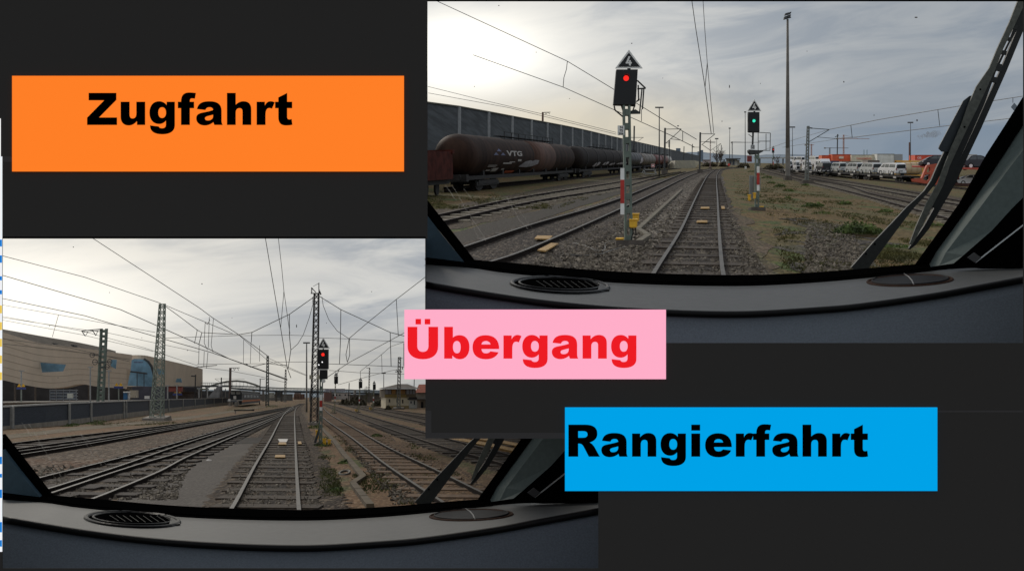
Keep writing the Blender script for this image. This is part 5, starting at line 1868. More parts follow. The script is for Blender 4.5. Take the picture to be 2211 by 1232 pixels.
# vans of the upper deck behind
for (pl, pr, top, d, lb) in [(1754, 1776, 336.8, 300, 'white van tail high behind the tall box van'), (1726.5, 1737, 338, 330, 'white van tail high behind the middle box van'), (1710.5, 1722.5, 338, 345, 'white van tail high beside the floodlight mast')]:
    W = (pr - pl) * d / F * .72
    p = A.gp((pl + pr) / 2 + 2, d, 2.0)
    hh = at(pl, top, d).z - p.z
    t = vehicle('van', lb, 'van', 'vans on the upper deck', 12, W, VAN, VANW, (.58, .90), m_vanw, hh, loc=p)
dk = thing('car_carrier', 'dark double deck car carrier frame behind the box vans', 'car carrier', A.gp(1745, 300))
q = MB()
q.beam(A.gp(1765, 296, 1.9), A.gp(1712, 362, 1.9), 2.8, .2)
q.build('deck', m_under, dk)
for px, d in ((1775, 296), (1760, 310), (1740, 330), (1712, 360)):
    q = MB()
    q.beam(A.gp(px, d), A.gp(px, d, 1.9), .25)
    q.build('stake', m_under, dk)
# flat wagons under the vehicles
for (p0, p1, lb) in [(1685, 1776, 'dark flat wagon carrying the box vans'), (1780, 1866, 'dark flat wagon carrying the dark car and two white vans'), (1868, 1962, 'dark flat wagon carrying the two nearest white vans')]:
    ya, yb = yR(p1, .8), yR(p0, .8)
    Lw = (yb - ya) / dv.y
    t = thing('flat_wagon', lb, 'flat wagon', (0, 0, 0), 'flat wagons of the vehicle train')
    q = MB()
    q.box((0, Lw / 2, DECK - .12), 2.5, Lw, .2)
    q.box((0, Lw / 2, DECK - .4), 1.6, Lw * .7, .4)
    q.build('deck', m_under, t)
    for c in (.12, .88):
        q = MB()
        q.box((0, Lw * c, .45), 1.9, Lw * .09, .3)
        for k in (-.04, .04):
            for sx in (-.85, .72):
                n = 14
                q.prism([Vector((sx, Lw * (c + k) + 1.2 * math.cos(6.2832 * j / n), .38 + .38 * math.sin(6.2832 * j / n))) for j in range(n)], (.13, 0, 0))
        q.build('bogie', m_under, t)
    for k in range(9):
        q = MB()
        q.box((-1.27, Lw * (.06 + .11 * k), DECK + .35), .05, .2, .75)
        q.build('stake', m_under, t)
    q = MB()
    for k in range(3):
        q.box((-1.27, Lw * (.15 + .3 * k), DECK - .25), .04, Lw * .06, .28)
    q.build('data_panel', m_let, t)
    t.rotation_euler = (pitR, 0, -yawR)
    t.location = A.gp(p1, ya) + Vector((.3, 0, 0))
# orange car carrier with cars
d = yR(2004)
m_org = mat('carrier_orange', (178, 84, 60), rough=.6, var=.15, scale=1, k=1.2)
cc = thing('car_carrier', 'orange double deck car carrier with a pierced end frame', 'car carrier', A.gp(2004, d))
q = MB()
outer = [(1970, 386), (1990, 384), (2002, 356), (2024, 353), (2030, 360), (2028, 390), (2024, 399), (1996, 396), (1972, 392)]
hole1 = [(2001, 371), (2004, 362), (2008, 361), (2009, 369), (2006, 374)]
hole2 = [(1993, 386), (1998, 377), (2008, 376), (2008, 386), (2003, 390), (1996, 389)]
vs, fs = fill2d([outer, hole1, hole2])
dd_ = d - 2
q.add([at(v[0], v[1], dd_) for v in vs], fs)
q.add([at(v[0], v[1], dd_) + Vector((0, .5, 0)) for v in vs], [f[::-1] for f in fs])
for ring in (outer, hole1, hole2):
    for i in range(len(ring)):
        a, b = at(*ring[i], dd_), at(*ring[(i + 1) % len(ring)], dd_)
        q.face([a, b, b + Vector((0, .5, 0)), a + Vector((0, .5, 0))])
q.build('end_frame', m_org, cc)
q = MB()
q.hexa([at(1969, 361, d), at(2240, 372, d * .93), at(2240, 371, d * .99), at(1969, 360, d * 1.05), at(1969, 358.5, d), at(2240, 366.5, d * .93), at(2240, 365.5, d * .99), at(1969, 357.5, d * 1.05)])
q.build('upper_deck', mat('carrier_red', (150, 66, 54), rough=.6, var=.15, scale=1), cc)
q = MB()
q.hexa([at(2030, 397, d), at(2240, 418, d * .93), at(2240, 415, d * 1.0), at(2030, 395, d * 1.06), at(2030, 392, d), at(2240, 407, d * .93), at(2240, 405, d * 1.0), at(2030, 391, d * 1.06)])
q.build('lower_deck', mat('carrier_brown', (70, 46, 40), rough=.7, var=.2, scale=1), cc)
q = MB()
for (px, r4) in ((2040, (366, 392)), (2066, (370, 396)), (2146, (372, 402))):
    q.pbox(px, r4[0], px + 5, r4[1], d - .6, .4)
q.build('stanchion', m_org, cc)
def carpx(x0, x1, y0, y1, d, lb, body, nm='car', flip=False):
    """side-on car: rear at x0 (or x1 when flipped)"""
    Lr, H_ = (x1 - x0) * d / F, (y1 - y0) * d / F
    t = vehicle(nm, lb, 'car', 'cars on the vehicle train', Lr, 1.75, CAR, CARW, (.66, .92), body, H_, wheelr=.21 * H_)
    t.rotation_euler = (0, 0, math.pi / 2 if flip else -math.pi / 2)
    t.location = at(x1 if flip else x0, y1, d + 1)
carpx(1988, 2042, 336.5, 360.5, d * 1.0, 'dark car on the upper deck over the orange end frame', m_cardk, flip=True)
carpx(2078, 2140, 336.5, 366.0, d * .985, 'dark estate car on the upper deck to the right of the wiper', m_cardk)
carpx(2062, 2120, 378.0, 400.5, d * .985, 'white car on the lower deck to the right of the wiper', m_vanw, flip=True)
carpx(1996, 2028, 374, 391, d + 2.5, 'dark car seen through the hole of the orange end frame', m_cardk)

# ---- containers and tanks beyond
def container(x0, y0, x1, y1, d, c, lb, text=None, tcol=None, tpos=None, endc=None, endx=None):
    t = thing('shipping_container', lb, 'container', A.gp(x0, d), 'containers beyond the vehicle train')
    m = mat('cont_%d' % x0, c, rough=.6, var=.12, scale=1.2, k=2.0)
    q = MB()
    q.pbox(x0, y0, x1, y1, d, 9)
    q.build('body', m, t)
    q = MB()
    n = int((x1 - x0) / 1.6)
    for k in range(n):
        xx = lerp(x0 + .4, x1 - .4, (k + .5) / n)
        q.pbox(xx - .22, y0 + .9, xx + .22, y1 - .5, d - .05, .05)
    q.build('corrugation', m, t)
    q = MB()
    q.pbox(x0, y0 - .5, x1, y0 + .5, d - .12, 9.2)
    for xx in (x0, x1 - .8):
        q.pbox(xx, y0, xx + .8, y1, d - .12, .12)
    q.build('frame', mat('contf_%d' % x0, tuple(int(v * .75) for v in c), var=.1), t)
    if text:
        q = MB()
        text_px(q, text, *tpos, d - .2, .03)
        q.build('lettering', mat('ink_' + text.replace(' ', ''), tcol, var=.05), t)
    if endx:
        q = MB()
        q.pbox(x1 + .1, y0 + .4, endx, y1, d + .4, 8)
        q.build('end_door', mat('conte_%d' % x0, endc, var=.08), t)
    return t
container(1775, 335.5, 1796.5, 350, 262, (196, 88, 60), 'orange container at the left end of the container row')
t = container(1797.5, 333.5, 1838, 350, 258, (192, 84, 56), 'longer orange container with a white patch')
q = MB()
q.pbox(1811.5, 337.6, 1821.5, 342.6, 257.7, .1)
q.build('white_patch', mat('patch_white', (206, 176, 160), var=.1), t)
container(1839, 334.5, 1893, 351, 255, (172, 166, 150), 'beige container with faded red lettering', 'YANGMING', (176, 112, 96), (1848.5, 340.2, 1881.5, 344.6))
container(1894.5, 332.5, 1931, 353.5, 250, (172, 172, 166), 'light grey container with a darker end door', None, None, None, (132, 134, 134), 1949)
container(1976, 335, 2052, 346, 280, (200, 72, 52), 'red container with white letters CG behind the dark car', 'CG', (220, 200, 190), (1981, 338.4, 1989, 343))
container(1778, 348, 1812, 353.5, 240, (70, 82, 112), 'blue container roof showing below the orange ones')
container(1874, 346.5, 1899, 352.5, 236, (110, 104, 100), 'small grey brown container above the second van')
container(1818, 349, 1858, 353, 238, (150, 150, 144), 'pale slatted container behind the vans')
container(2056, 334, 2110, 343, 300, (196, 190, 182), 'pale container far right above the estate car')
for (x, lb) in [(1865.5, 'greenish post left of the pair over the beige container'), (1872, 'greenish post right of the pair over the beige container')]:
    tag(MB().tube([A.gp(x, 300), at(x, 323.5, 300)], .9 * 300 / F / 1.4, n=6).build('post', mat('post_teal', (84, 112, 106), var=.1), loc=A.gp(x, 300)), lb, 'post')
# tank container with yellow frame
dt = 190
tcn = thing('tank_container', 'beige tank container in a yellow frame behind the nearest white van', 'tank container', A.gp(1962, dt))
q = MB()
a, b = at(1938, 364, dt), at(1991, 364, dt)
r_ = 13.2 * dt / F
q.lathe(a, (1, 0, 0), [(0, .05), (.2, r_ * .7), (.7, r_ * .95), (1.1, r_), ((b - a).x - 1.1, r_), ((b - a).x - .6, r_ * .95), ((b - a).x - .1, r_ * .6), ((b - a).x, .05)], 28)
q.build('tank', mat('tank_beige', (176, 160, 132), rough=.55, var=.14, scale=.8, k=1.4), tcn, smooth=True)
q = MB()
for x in (1950, 1962, 1975):
    q.lathe(at(x, 364, dt), (1, 0, 0), [(0, r_ + .05), (.18, r_ + .05)], 28)
q.build('band', mat('tank_band', (150, 134, 108), var=.1), tcn)
q = MB()
for y in (347.5, 378):
    q.pbox(1932, y, 1994, y + 2.6, dt - r_ - .1, .25)
    q.pbox(1932, y - 1, 1994, y + 1.4, dt + r_, .25)
for x in (1932, 1991.5):
    q.pbox(x, 347, x + 2.4, 381, dt - r_ - .1, .25)
q.build('frame', mat('frame_yellow', (188, 140, 56), rough=.6, var=.15), tcn)
q = MB()
q.pbox(1936, 380, 1996, 384, dt - 1.5, 3)
q.build('deck', m_under, tcn)

# ---- plants of the upper yard
for i, (x, y, wq, hq, n) in enumerate([(1845, 505, 92, 38, 1500), (1752, 447, 44, 14, 600), (1822, 441, 28, 11, 400), (1682, 404, 26, 10, 380), (1664, 396, 18, 7, 260), (1702, 413, 20, 9, 300), (1738, 401, 16, 8, 260), (1909, 458, 30, 11, 350), (1700, 428, 14, 7, 200), (1655, 385, 22, 8, 260), (1622, 372, 18, 6, 200), (1645, 378, 14, 6, 180), (1880, 505, 50, 12, 400), (1925, 535, 60, 12, 420), (2015, 488, 34, 10, 260), (1770, 462, 40, 8, 240)]):
    shrub(A, x, y, wq, hq, n, 'weed_clump', ['bushy green weed clump, biggest one, above the wiper foot', 'green weed clump on the moss left of the big one', 'small green weed clump above the big one', 'green clump near the green signal cabinets', 'low green tuft right of the green signal', 'green tuft in front of the floodlight mast foot', 'green tuft at the lattice mast foot', 'green tuft near the pale sleepers, right', 'tiny dark tuft below the floodlight mast', 'green tuft on the crest beside the main bend', 'faint tuft at the grass crest near the relay posts', 'low tuft between the crest tufts', 'ragged weeds right of the big clump', 'weeds between wiper arm and blade', 'weeds close to the window edge', 'flat weeds left of the big clump'][i], m_weed, 40 + i, 'weed', 'weed clumps on the grass strip', leaf=.15 if n < 1000 else .09)
def grass(v, name, polys, n, m, seed, hmin=.03, hmax=.10):
    rnd = random.Random(seed)
    q = MB()
    k = 0
    while k < n:
        a = rnd.choice(polys)
        u = rnd.random()
        py = lerp(a[1], a[3], u ** .8)
        uu = (py - a[1]) / (a[3] - a[1])
        px = lerp(lerp(a[0], a[4], uu), lerp(a[2], a[5], uu), rnd.random())
        c = v.g(px, py)
        if noise.noise(Vector((c.x * .5, c.y * .14, seed))) < -0.02 + rnd.uniform(-.1, .15):
            k += .25
            continue
        h = rnd.uniform(hmin, hmax)
        for _ in range(4):
            dx_, dy_ = rnd.gauss(0, .05), rnd.gauss(0, .12)
            w_ = rnd.uniform(.010, .025)
            b = c + Vector((dx_, dy_, 0))
            tip = b + Vector((rnd.gauss(0, .05), rnd.gauss(0, .05), h))
            q.face([b - Vector((w_, 0, 0)), b + Vector((w_, 0, 0)), tip])
        k += 1
    return tag(q.build(name, m), kind='stuff')
m_gra = leafmat('grass_olive', (62, 62, 30), (84, 80, 42))
grass(A, 'grass', [(1640, 400, 1790, 600, 1700, 2000), (1580, 375, 1680, 440, 1590, 1830), (1800, 430, 2020, 560, 1880, 2000), (925, 420, 1300, 452, 900, 1200), (1400, 372, 1500, 384, 1330, 1440)], 9000, m_gra, 3)
EXT[0] = Vector(((640 - CX) / F, 1, (CY - B.hz(640)) / F))
# ------------------------------------------------------------------ lower yard (through the lower opening)
gB0 = ground_mat('earth_lower', [(108, 86, 62), (118, 90, 64), (76, 78, 40), (136, 122, 100)], 0.13, 0.085, 0.4, 0.6)
gBG = ground_mat('gravel_lower', [(90, 76, 62), (82, 66, 52), (90, 64, 44), (146, 134, 118)], 0.12, 0.085, 0.7, 1.0)
gBB = ground_mat('ballast_lower', [(72, 60, 47), (62, 49, 37), (54, 41, 31), (118, 104, 86)], 0.15, 0.080, 0.65, 1.0)
gBR = ground_mat('ballast_brown_lower', [(98, 74, 50), (88, 64, 42), (72, 54, 37), (130, 110, 84)], 0.15, 0.080, 0.6, 0.9)
gPath = ground_mat('path_grey_lower', [(92, 86, 80), (86, 80, 74), (98, 92, 84), (112, 108, 100)], 0.10, 0.045, 0.18, 0.3)
gTan = ground_mat('strip_tan_lower', [(120, 108, 90), (110, 98, 80), (92, 86, 64), (140, 130, 114)], 0.2, 0.06, 0.3, 0.4)
gDk = ground_mat('crossing_dark', [(58, 54, 50), (52, 48, 44), (62, 56, 50), (70, 66, 60)], 0.3, 0.05, 0.2, 0.3)
q = MB()
q.face([B.gp(-500, 14.5), B.gp(1500, 14.5), B.gp(1500, 7000), B.gp(-700, 7000)])
struct('ground', q, gB0)
sheet('gravel_field', B, [(-60, 1040), (30, 985), (200, 965), (420, 918), (600, 886), (630, 878), (660, 876), (662, 900), (672, 985), (690, 1060), (705, 1110), (350, 1110), (-60, 1100)], gBG, 0.010, 0.25, 11)
sheet('path', B, [(505, 948), (560, 946), (552, 970), (520, 1030), (488, 1078), (470, 1115), (150, 1115), (240, 1080), (340, 1034), (440, 984)], gPath, 0.016, 0.45, 12)
sheet('tan_strip', B, [(-40, 945), (160, 922), (330, 907), (420, 897), (500, 886), (600, 873), (610, 871), (600, 874), (505, 889), (430, 901), (340, 912), (160, 930), (-40, 954)], gTan, 0.014, 0.06, 13)
sheet('dirt_strip', B, [(655, 885), (672, 892), (676, 920), (690, 945), (740, 1000), (800, 1110), (905, 1110), (850, 1060), (760, 975), (700, 915), (683, 885)], ground_mat('dirt_lower', [(122, 92, 66), (112, 86, 60), (76, 82, 38), (140, 124, 100)], .16, .06, .3, .4), 0.013, 0.2, 14)
sheet('crossing_strip', B, [(505, 960), (522, 945), (662, 944), (668, 953), (640, 956), (520, 958)], gDk, 0.03, 0.05, 15)
for i, pts in enumerate([[(720, 885), (760, 905), (860, 950), (1000, 1020), (1120, 1080), (1060, 1110), (960, 1100), (800, 985), (715, 905)]]):
    sheet('brown_bed', B, pts, gBR, 0.011, 0.3, 16 + i)

sheet('oil_strip', B, [(553, 1110), (612, 1110), (621, 1018), (625, 955), (629, 898), (623, 898), (603, 955), (575, 1018)], mO, 0.05, 0.06, 32)
M_L = [(492, 1128), (510, 1097), (548.6, 1018.6), (582.9, 955.7), (611.4, 898.6), (629, 881), (652, 870)]
M_R = [(646.5, 1128), (644, 1097), (639.4, 1005), (636.5, 930), (636, 898.6), (638.5, 884), (646, 875.5), (657, 870)]
track(B, 600, 'main track with shiny rails straight ahead, left of the red lit signal', M_L, M_R, 55, sp=2.2, bed=gBB, bedw=.85, y_sl=(0, 170))
Ta = [(70, 1052), (91.4, 1044), (257, 998.6), (400, 955.7), (523, 915.7), (600, 890), (643, 873)]
Tb = [(90, 1075), (120, 1065.7), (257, 1017), (400, 962.5), (525, 920), (602, 893), (645, 874.5)]
Tc = [(110, 1081), (144, 1068.6), (285.7, 1017), (400, 980), (520, 933), (583, 905), (640, 877)]
Td = [(190, 1097), (234, 1078.6), (343, 1028.6), (400, 996), (520, 938.5), (583, 909), (640, 879)]
track(B, 350, 'outer track of the merging pair with shiny rails', Ta, Tc, 40, sp=2.4, slm=m_slw, bed=gBB, bedw=.4, y_sl=(0, 130))
track(B, 350, 'inner track of the merging pair with shiny rails, beside the grey path', Tb, Td, 40, sp=2.4, slm=m_slw, y_sl=(0, 130))
track(B, 250, 'far left dark track beneath the low grey barrier', [(-20, 976), (23, 966), (200, 942), (314, 927), (430, 910), (543, 890), (634, 873.5)], [(-20, 990), (37, 978), (171, 957), (314, 932), (430, 913.5), (543, 892.5), (634, 874.8)], 30, sp=2.4, slm=m_slw, bed=gBB, bedw=.6, y_sl=(0, 130))
track(B, 250, 'second left dark track with a bright rail', [(-10, 990), (47, 983), (200, 958.5), (343, 931.5), (430, 915), (560, 891), (640, 874.5)], [(0, 999), (47, 991), (200, 963.5), (343, 935), (430, 917.5), (560, 893), (640, 875.5)], 0)
track(B, 850, 'brown sleepered track right of the red lit signal', [(681, 880), (695, 903), (762, 953), (829, 1008.6), (908.6, 1065.7), (943, 1088.6), (985, 1118)], [(694, 879), (713.6, 898), (762, 927), (843.5, 975), (948.6, 1027), (1040, 1074), (1110, 1108)], 50, sp=2.1, slm=m_sld, bed=gBR, bedw=.5, y_sl=(0, 170))
track(B, 850, 'second track right of the signal, dull rails', [(692, 872.5), (762, 900), (843.5, 930), (920, 957), (1000, 982), (1090, 1008), (1180, 1035)], [(700, 872), (782.6, 897), (863.8, 921), (920, 938), (1010, 962), (1100, 986), (1200, 1012)], 30, sp=2.2, slm=m_slw, top=m_dull, bed=gBB, bedw=.45, y_sl=(0, 170))
track(B, 850, 'third track right of the signal, below the signal box', [(700, 868), (782.6, 884), (850, 900), (919.6, 915), (1000, 934), (1120, 962)], [(706, 868), (800, 882), (860, 894), (930, 908), (1010, 925), (1140, 950)], 20, sp=2.4, slm=m_slw, top=m_dull, bed=gBB, bedw=.4)
track(B, 850, 'track passing close in front of the signal box', [(720, 868), (803, 883), (860, 892.5), (940, 905)], [(726, 867.5), (820, 881.5), (870, 889), (950, 899)], 0, top=m_dull, bed=gBB, bedw=.5)
stones(B, 'gravel', [(560, 960, 590, 1100, 470, 530), (650, 960, 665, 1100, 655, 690), (575, 965, 632, 1100, 515, 640), (300, 985, 420, 1080, 200, 380), (70, 1005, 260, 1080, 110, 160), (730, 940, 790, 1090, 850, 960)], 5200, m_stone, 6)
grass(B, 'grass', [(690, 940, 710, 1095, 690, 740), (700, 930, 745, 1090, 800, 900), (800, 940, 870, 1060, 950, 1040), (270, 905, 480, 918, 150, 330), (500, 874, 640, 886, 480, 600)], 3200, leafmat('grass_lower', (56, 62, 30), (80, 80, 42)), 4)
for i, (x, y, wq, hq, lb) in enumerate([(680, 924, 34, 9, 'green tuft around the tall lattice mast foot'), (695, 962, 40, 10, 'green tuft around the red lit signal foot'), (744, 1000, 30, 9, 'weeds beside the manhole right of the cable duct'), (725, 1060, 30, 12, 'weeds at the lower end of the cable duct'), (812, 942, 26, 8, 'weeds between the brown tracks'), (200, 915, 44, 9, 'dark weeds under the low barrier'), (585, 878, 26, 4, 'green tuft at the middle lattice mast foot'), (150, 920, 30, 8, 'weeds under the low barrier post')]):
    shrub(B, x, y, wq, hq, 420, 'weed_clump', lb, m_weed, 70 + i, 'weed', 'weed clumps of the lower yard', leaf=.16)

# ---- low noise barrier on the left
m_nb2 = mat('barrier_low_panel', (52, 58, 66), rough=.8, var=.15, scale=1.4, stretch=(1, 1, 8), bump=.3)
base = lambda px: csamp([(-40, 934), (5, 926.5), (80, 922), (152, 916), (240, 906), (320, 895), (400, 884), (497, 873)], px)
ptop = lambda px: csamp([(-40, 881), (5, 878), (152, 870.5), (320, 863.8), (420, 861), (497, 858.6)], px)
pmid = lambda px: csamp([(-40, 925), (5, 920), (152, 905.5), (240, 895), (320, 885.5), (400, 877), (497, 867.5)], px)
nb = thing('noise_barrier', 'low dark blue grey barrier on a pale concrete base at the left', 'barrier', B.g(152, base(152)))
cols = [-40, 5, 50, 100, 150, 197, 240, 270, 320, 364, 395, 421, 445, 470, 497]
qp, qc, qr = MB(), MB(), MB()
for a, b in zip(cols, cols[1:]):
    da, db_ = B.dep(a, base(a)), B.dep(b, base(b))
    o = Vector((-.25, .1, 0))
    p = [at(a, base(a), da), at(b, base(b), db_), at(b, pmid(b), db_), at(a, pmid(a), da)]
    qc.hexa([p[0], p[1], p[1] + o, p[0] + o, p[3], p[2], p[2] + o, p[3] + o])
    i_ = Vector((-.06, .02, 0))
    p2 = [x + i_ for x in (at(a, pmid(a), da), at(b, pmid(b), db_), at(b, ptop(b), db_), at(a, ptop(a), da))]
    o2 = Vector((-.14, .06, 0))
    qp.hexa([p2[0], p2[1], p2[1] + o2, p2[0] + o2, p2[3], p2[2], p2[2] + o2, p2[3] + o2])
    qr.beam(at(a, ptop(a) - .4, da) + o2, at(b, ptop(b) - .4, db_) + o2, .3, .12)
qp.build('panel', m_nb2, nb)
qc.build('base_wall', mat('barrier_base', (132, 126, 116), rough=.9, var=.2, scale=1.2, k=1.35), nb)
qr.build('coping', mat('barrier_rail', (150, 150, 146), var=.1), nb)
for px, wq in [(24, 10), (150, 3), (197, 3), (267.5, 3), (272.5, 3), (323, 2.6), (364, 2.4), (395, 2.2), (421, 2), (442, 1.8), (462, 1.6), (480, 1.4)]:
    dd = B.dep(px, base(px))
    q = MB()
    q.beam(at(px, base(px) + 1, dd - .25), at(px, ptop(px) - .5, dd - .25), wq * dd / F, .3)
    q.build('post', mat('barrier_low_post', (128, 128, 124), var=.15), nb)

# ---- shopping hall
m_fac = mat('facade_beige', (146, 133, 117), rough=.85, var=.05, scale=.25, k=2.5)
m_roofg = mat('roof_grey', (88, 82, 74), rough=.95, var=.25, scale=.4, spec=.1, k=.9)
m_glass = mat('facade_glass', (92, 122, 140), rough=.25, var=.3, scale=.35, spec=.3, k=1.9)
dep_h = lambda px: csamp([(-60, 150), (5, 160), (150, 195), (282, 240), (430, 320)], px)
hall = thing('shopping_hall', 'long curved beige hall with blue windows behind the low barrier', 'building', B.gp(150, 200))
top = lambda px: csamp([(-60, 700), (5, 716.5), (42, 728), (81, 739), (142, 747), (215, 756), (282, 765)], px)
bot = lambda px: csamp([(-60, 812), (5, 820), (50, 830), (101, 837.5), (135, 836), (174, 829), (210, 834), (266, 838)], px)
n = 40
q = MB()
xs = [-60 + (282 + 60) * i / n for i in range(n + 1)]
lean = 0.0
vt = [at(x, top(x), dep_h(x)) for x in xs]
vm = [at(x, lerp(top(x), bot(x), .45), dep_h(x)) for x in xs]
vb = [at(x if i < n else 270, bot(x), dep_h(x)) for i, x in enumerate(xs)]
k = n + 1
q.add(vt + vm + vb, [(i, k + i, k + i + 1, i + 1) for i in range(n)] + [(k + i, 2 * k + i, 2 * k + i + 1, k + i + 1) for i in range(n)])
q.face([vt[-1], vm[-1], vb[-1], vb[-1] + EXT[0] * 2.5, vt[-1] + EXT[0] * 2.5])
q.add(vb + [p + EXT[0] * 5 for p in vb], [(i, i + 1, k + i + 1, k + i) for i in range(n)])
q.build('facade', m_fac, hall, smooth=False)
q = MB()
rt = lambda px: csamp([(-60, 700), (5, 710), (100, 727), (165, 738), (213, 748), (250, 757.5)], px)
xr = [-60 + 310 * i / 20 for i in range(21)]
q.add([at(x, top(x) + .5, dep_h(x) + lean + 1) for x in xr] + [at(x, min(rt(x), top(x)), dep_h(x) + lean + 12) for x in xr] + [at(x, min(rt(x), top(x)) + 3, dep_h(x) + lean + 20) for x in xr], [(j * 21 + i, j * 21 + i + 1, (j + 1) * 21 + i + 1, (j + 1) * 21 + i) for j in range(2) for i in range(20)])
q.build('roof', m_roofg, hall)
for (x0, y0, x1, y1) in [(97, 741, 103, 745), (118, 742, 122, 746), (153, 744, 160, 748), (110, 740, 117, 744)]:
    MB().pbox(x0, y0, x1, y1, dep_h(x0) + lean + 4, 3).build('roof_vent', m_dgreen, hall)
def facpanel(pts, dz, nm, m, th=.3):
    q = MB()
    q.prism([at(x, y, min(dep_h(p[0]) for p in pts) + dz + .4) for x, y in pts], EXT[0] * .25)
    return q.build(nm, m, hall)
facpanel([(87, 782), (142, 786.5), (136, 801), (91, 803.5)], -.7, 'window', m_glass, 1.6)
facpanel([(240, 776), (252, 776), (250, 796), (239, 790)], -.7, 'window', m_glass, 1.6)
for i in range(6):
    q = MB()
    y0 = .12 + .15 * i
    pts = [at(x, lerp(top(x), bot(x), y0), dep_h(x) - .03) for x in xs]
    q.tube(pts, .035, n=4)
    q.build('seam', mat('seam_brown', (128, 116, 102), var=.1, k=2.2), hall)
# rounded second block with the glass entrance
q = MB()
top2 = lambda px: csamp([(262, 768), (290, 766), (315, 767), (345, 774), (390, 784), (430, 794)], px)
xs2 = [262 + 168 * i / 24 for i in range(25)]
d2h = lambda px: csamp([(262, 262), (300, 250), (345, 262), (430, 320)], px)
q.add([at(x, top2(x), d2h(x)) for x in xs2] + [at(x, lerp(834, 833, i / 24), d2h(x)) for i, x in enumerate(xs2)] + [at(x, top2(x), d2h(x)) + EXT[0] * 12 for x in xs2], [(25 + i, 26 + i, 1 + i, i) for i in range(24)] + [(i, i + 1, 51 + i, 50 + i) for i in range(24)])
a, b = at(430, 794, 320), at(430, 833, 320)
q.face([a, b, b + EXT[0] * 12, a + EXT[0] * 12])
q.build('facade', m_fac, hall)
def facpanel2(pts, dz, nm, m, th=.4):
    q = MB()
    vs, fs = fill2d([pts])
    dc = min(d2h(lerp(min(p[0] for p in pts), max(p[0] for p in pts), k / 8)) for k in range(9)) - 1.5
    q.add([at(v[0], v[1], dc) for v in vs], fs)
    q.add([at(v[0], v[1], dc) + EXT[0] * th for v in vs], fs)
    for a, b in zip(pts, pts[1:] + pts[:1]):
        a3, b3 = at(*a, dc), at(*b, dc)
        q.face([a3, b3, b3 + EXT[0] * th, a3 + EXT[0] * th])
    return q.build(nm, m, hall)
facpanel2([(266, 832), (276, 800), (278, 780), (290, 774), (311, 775), (324, 786), (331, 805), (333, 834)], -3.0, 'window', m_glass)
facpanel2([(337, 796), (350, 796), (355, 800), (356, 808), (343, 808)], -3.0, 'window', m_glass)
facpanel2([(379, 824.5), (381, 817), (391, 816), (393, 825)], -3.0, 'window', m_glass)
q = MB()
arc = [(311, 774), (320, 780), (327, 790), (331, 803), (334, 820), (335, 836)]
q.tube([at(x, y, 247.2) for x, y in arc], .28, n=6)
q.tube([at(x, y, 247.2) for x, y in [(277, 801), (296, 803), (318, 806)]], .2, n=5)
for x in (296, 311):
    q.tube([at(x, 803, 247.2), at(x, 834, 247.2)], .1, n=5)
q.build('mullion', m_dgreen, hall)
q = MB()
q.pbox(289, 780, 308, 783, 244, .3)
q.build('sign_band', mat('sign_blue_grey', (84, 96, 120), var=.3, scale=2), hall)
# recessed dark ground floor
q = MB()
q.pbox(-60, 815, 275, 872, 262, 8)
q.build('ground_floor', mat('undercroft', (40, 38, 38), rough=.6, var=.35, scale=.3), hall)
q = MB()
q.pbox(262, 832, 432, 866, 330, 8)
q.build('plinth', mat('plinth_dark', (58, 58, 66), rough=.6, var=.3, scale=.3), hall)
for x in (30, 74, 118, 190, 232):
    MB().pbox(x, 828, x + 2.5, 868, 225, .8).build('column', m_concd, hall)

# ---- platform and its equipment behind the barrier
q = MB()
q.prism([B.gp(-60, 120, .0), B.gp(430, 250, 0), B.gp(498, 330, 0), B.gp(470, 340, 0), B.gp(-60, 150, 0)], (0, 0, .0))
plat = MB()
def prow(px, d, up):
    return B.gp(px, d, up)
P0 = [B.gp(-60, 118, 1.55), B.gp(250, 185, 1.55), B.gp(490, 318, 1.55), B.gp(470, 335, 1.55), B.gp(220, 205, 1.55), B.gp(-60, 138, 1.55)]
plat.prism(P0, (0, 0, -1.2))
pf = thing('platform', 'pale railway platform edge behind the low barrier', 'platform', B.gp(100, 150))
plat.build('slab', m_conc, pf)
q = MB()
for a, b in ((0, 1), (1, 2)):
    q.beam(P0[a] + Vector((0, 0, .02)), P0[b] + Vector((0, 0, .02)), .5, .12)
q.build('edge_stone', mat('edge_pale', (176, 172, 162), var=.1), pf)

def psign(px, base, y0, y1, d, lb):
    t = thing('platform_sign', lb, 'sign', B.gp(px, d, 1.5), 'blue platform signs')
    MB().pbox(px - 1.2, y1, px + 1.2, base, d, .2).build('post', m_lat, t)
    MB().pbox(px - 10, y1 - 4.5, px + 10, y1, d - .1, .15).build('name_board', mat('board_blue', (52, 60, 104), var=.1), t)
    q = MB()
    for s_ in (-1, 1):
        q.prism([at(px + s_ * 4.5, y0, d - .1), at(px + s_ * 4.5 + 4, y1 - 5.5, d - .1), at(px + s_ * 4.5 - 4, y1 - 5.5, d - .1)], (0, .1, 0))
    q.build('warning_sign', m_yel, t)
psign(45.5, 868, 828, 840, 140, 'blue platform sign with yellow triangles at the window edge')
psign(256, 866, 826, 838, 195, 'blue platform sign with yellow triangle beside the blue toilet cabin')
psign(383, 858, 846, 853, 240, 'small blue platform sign right of the lattice mast')
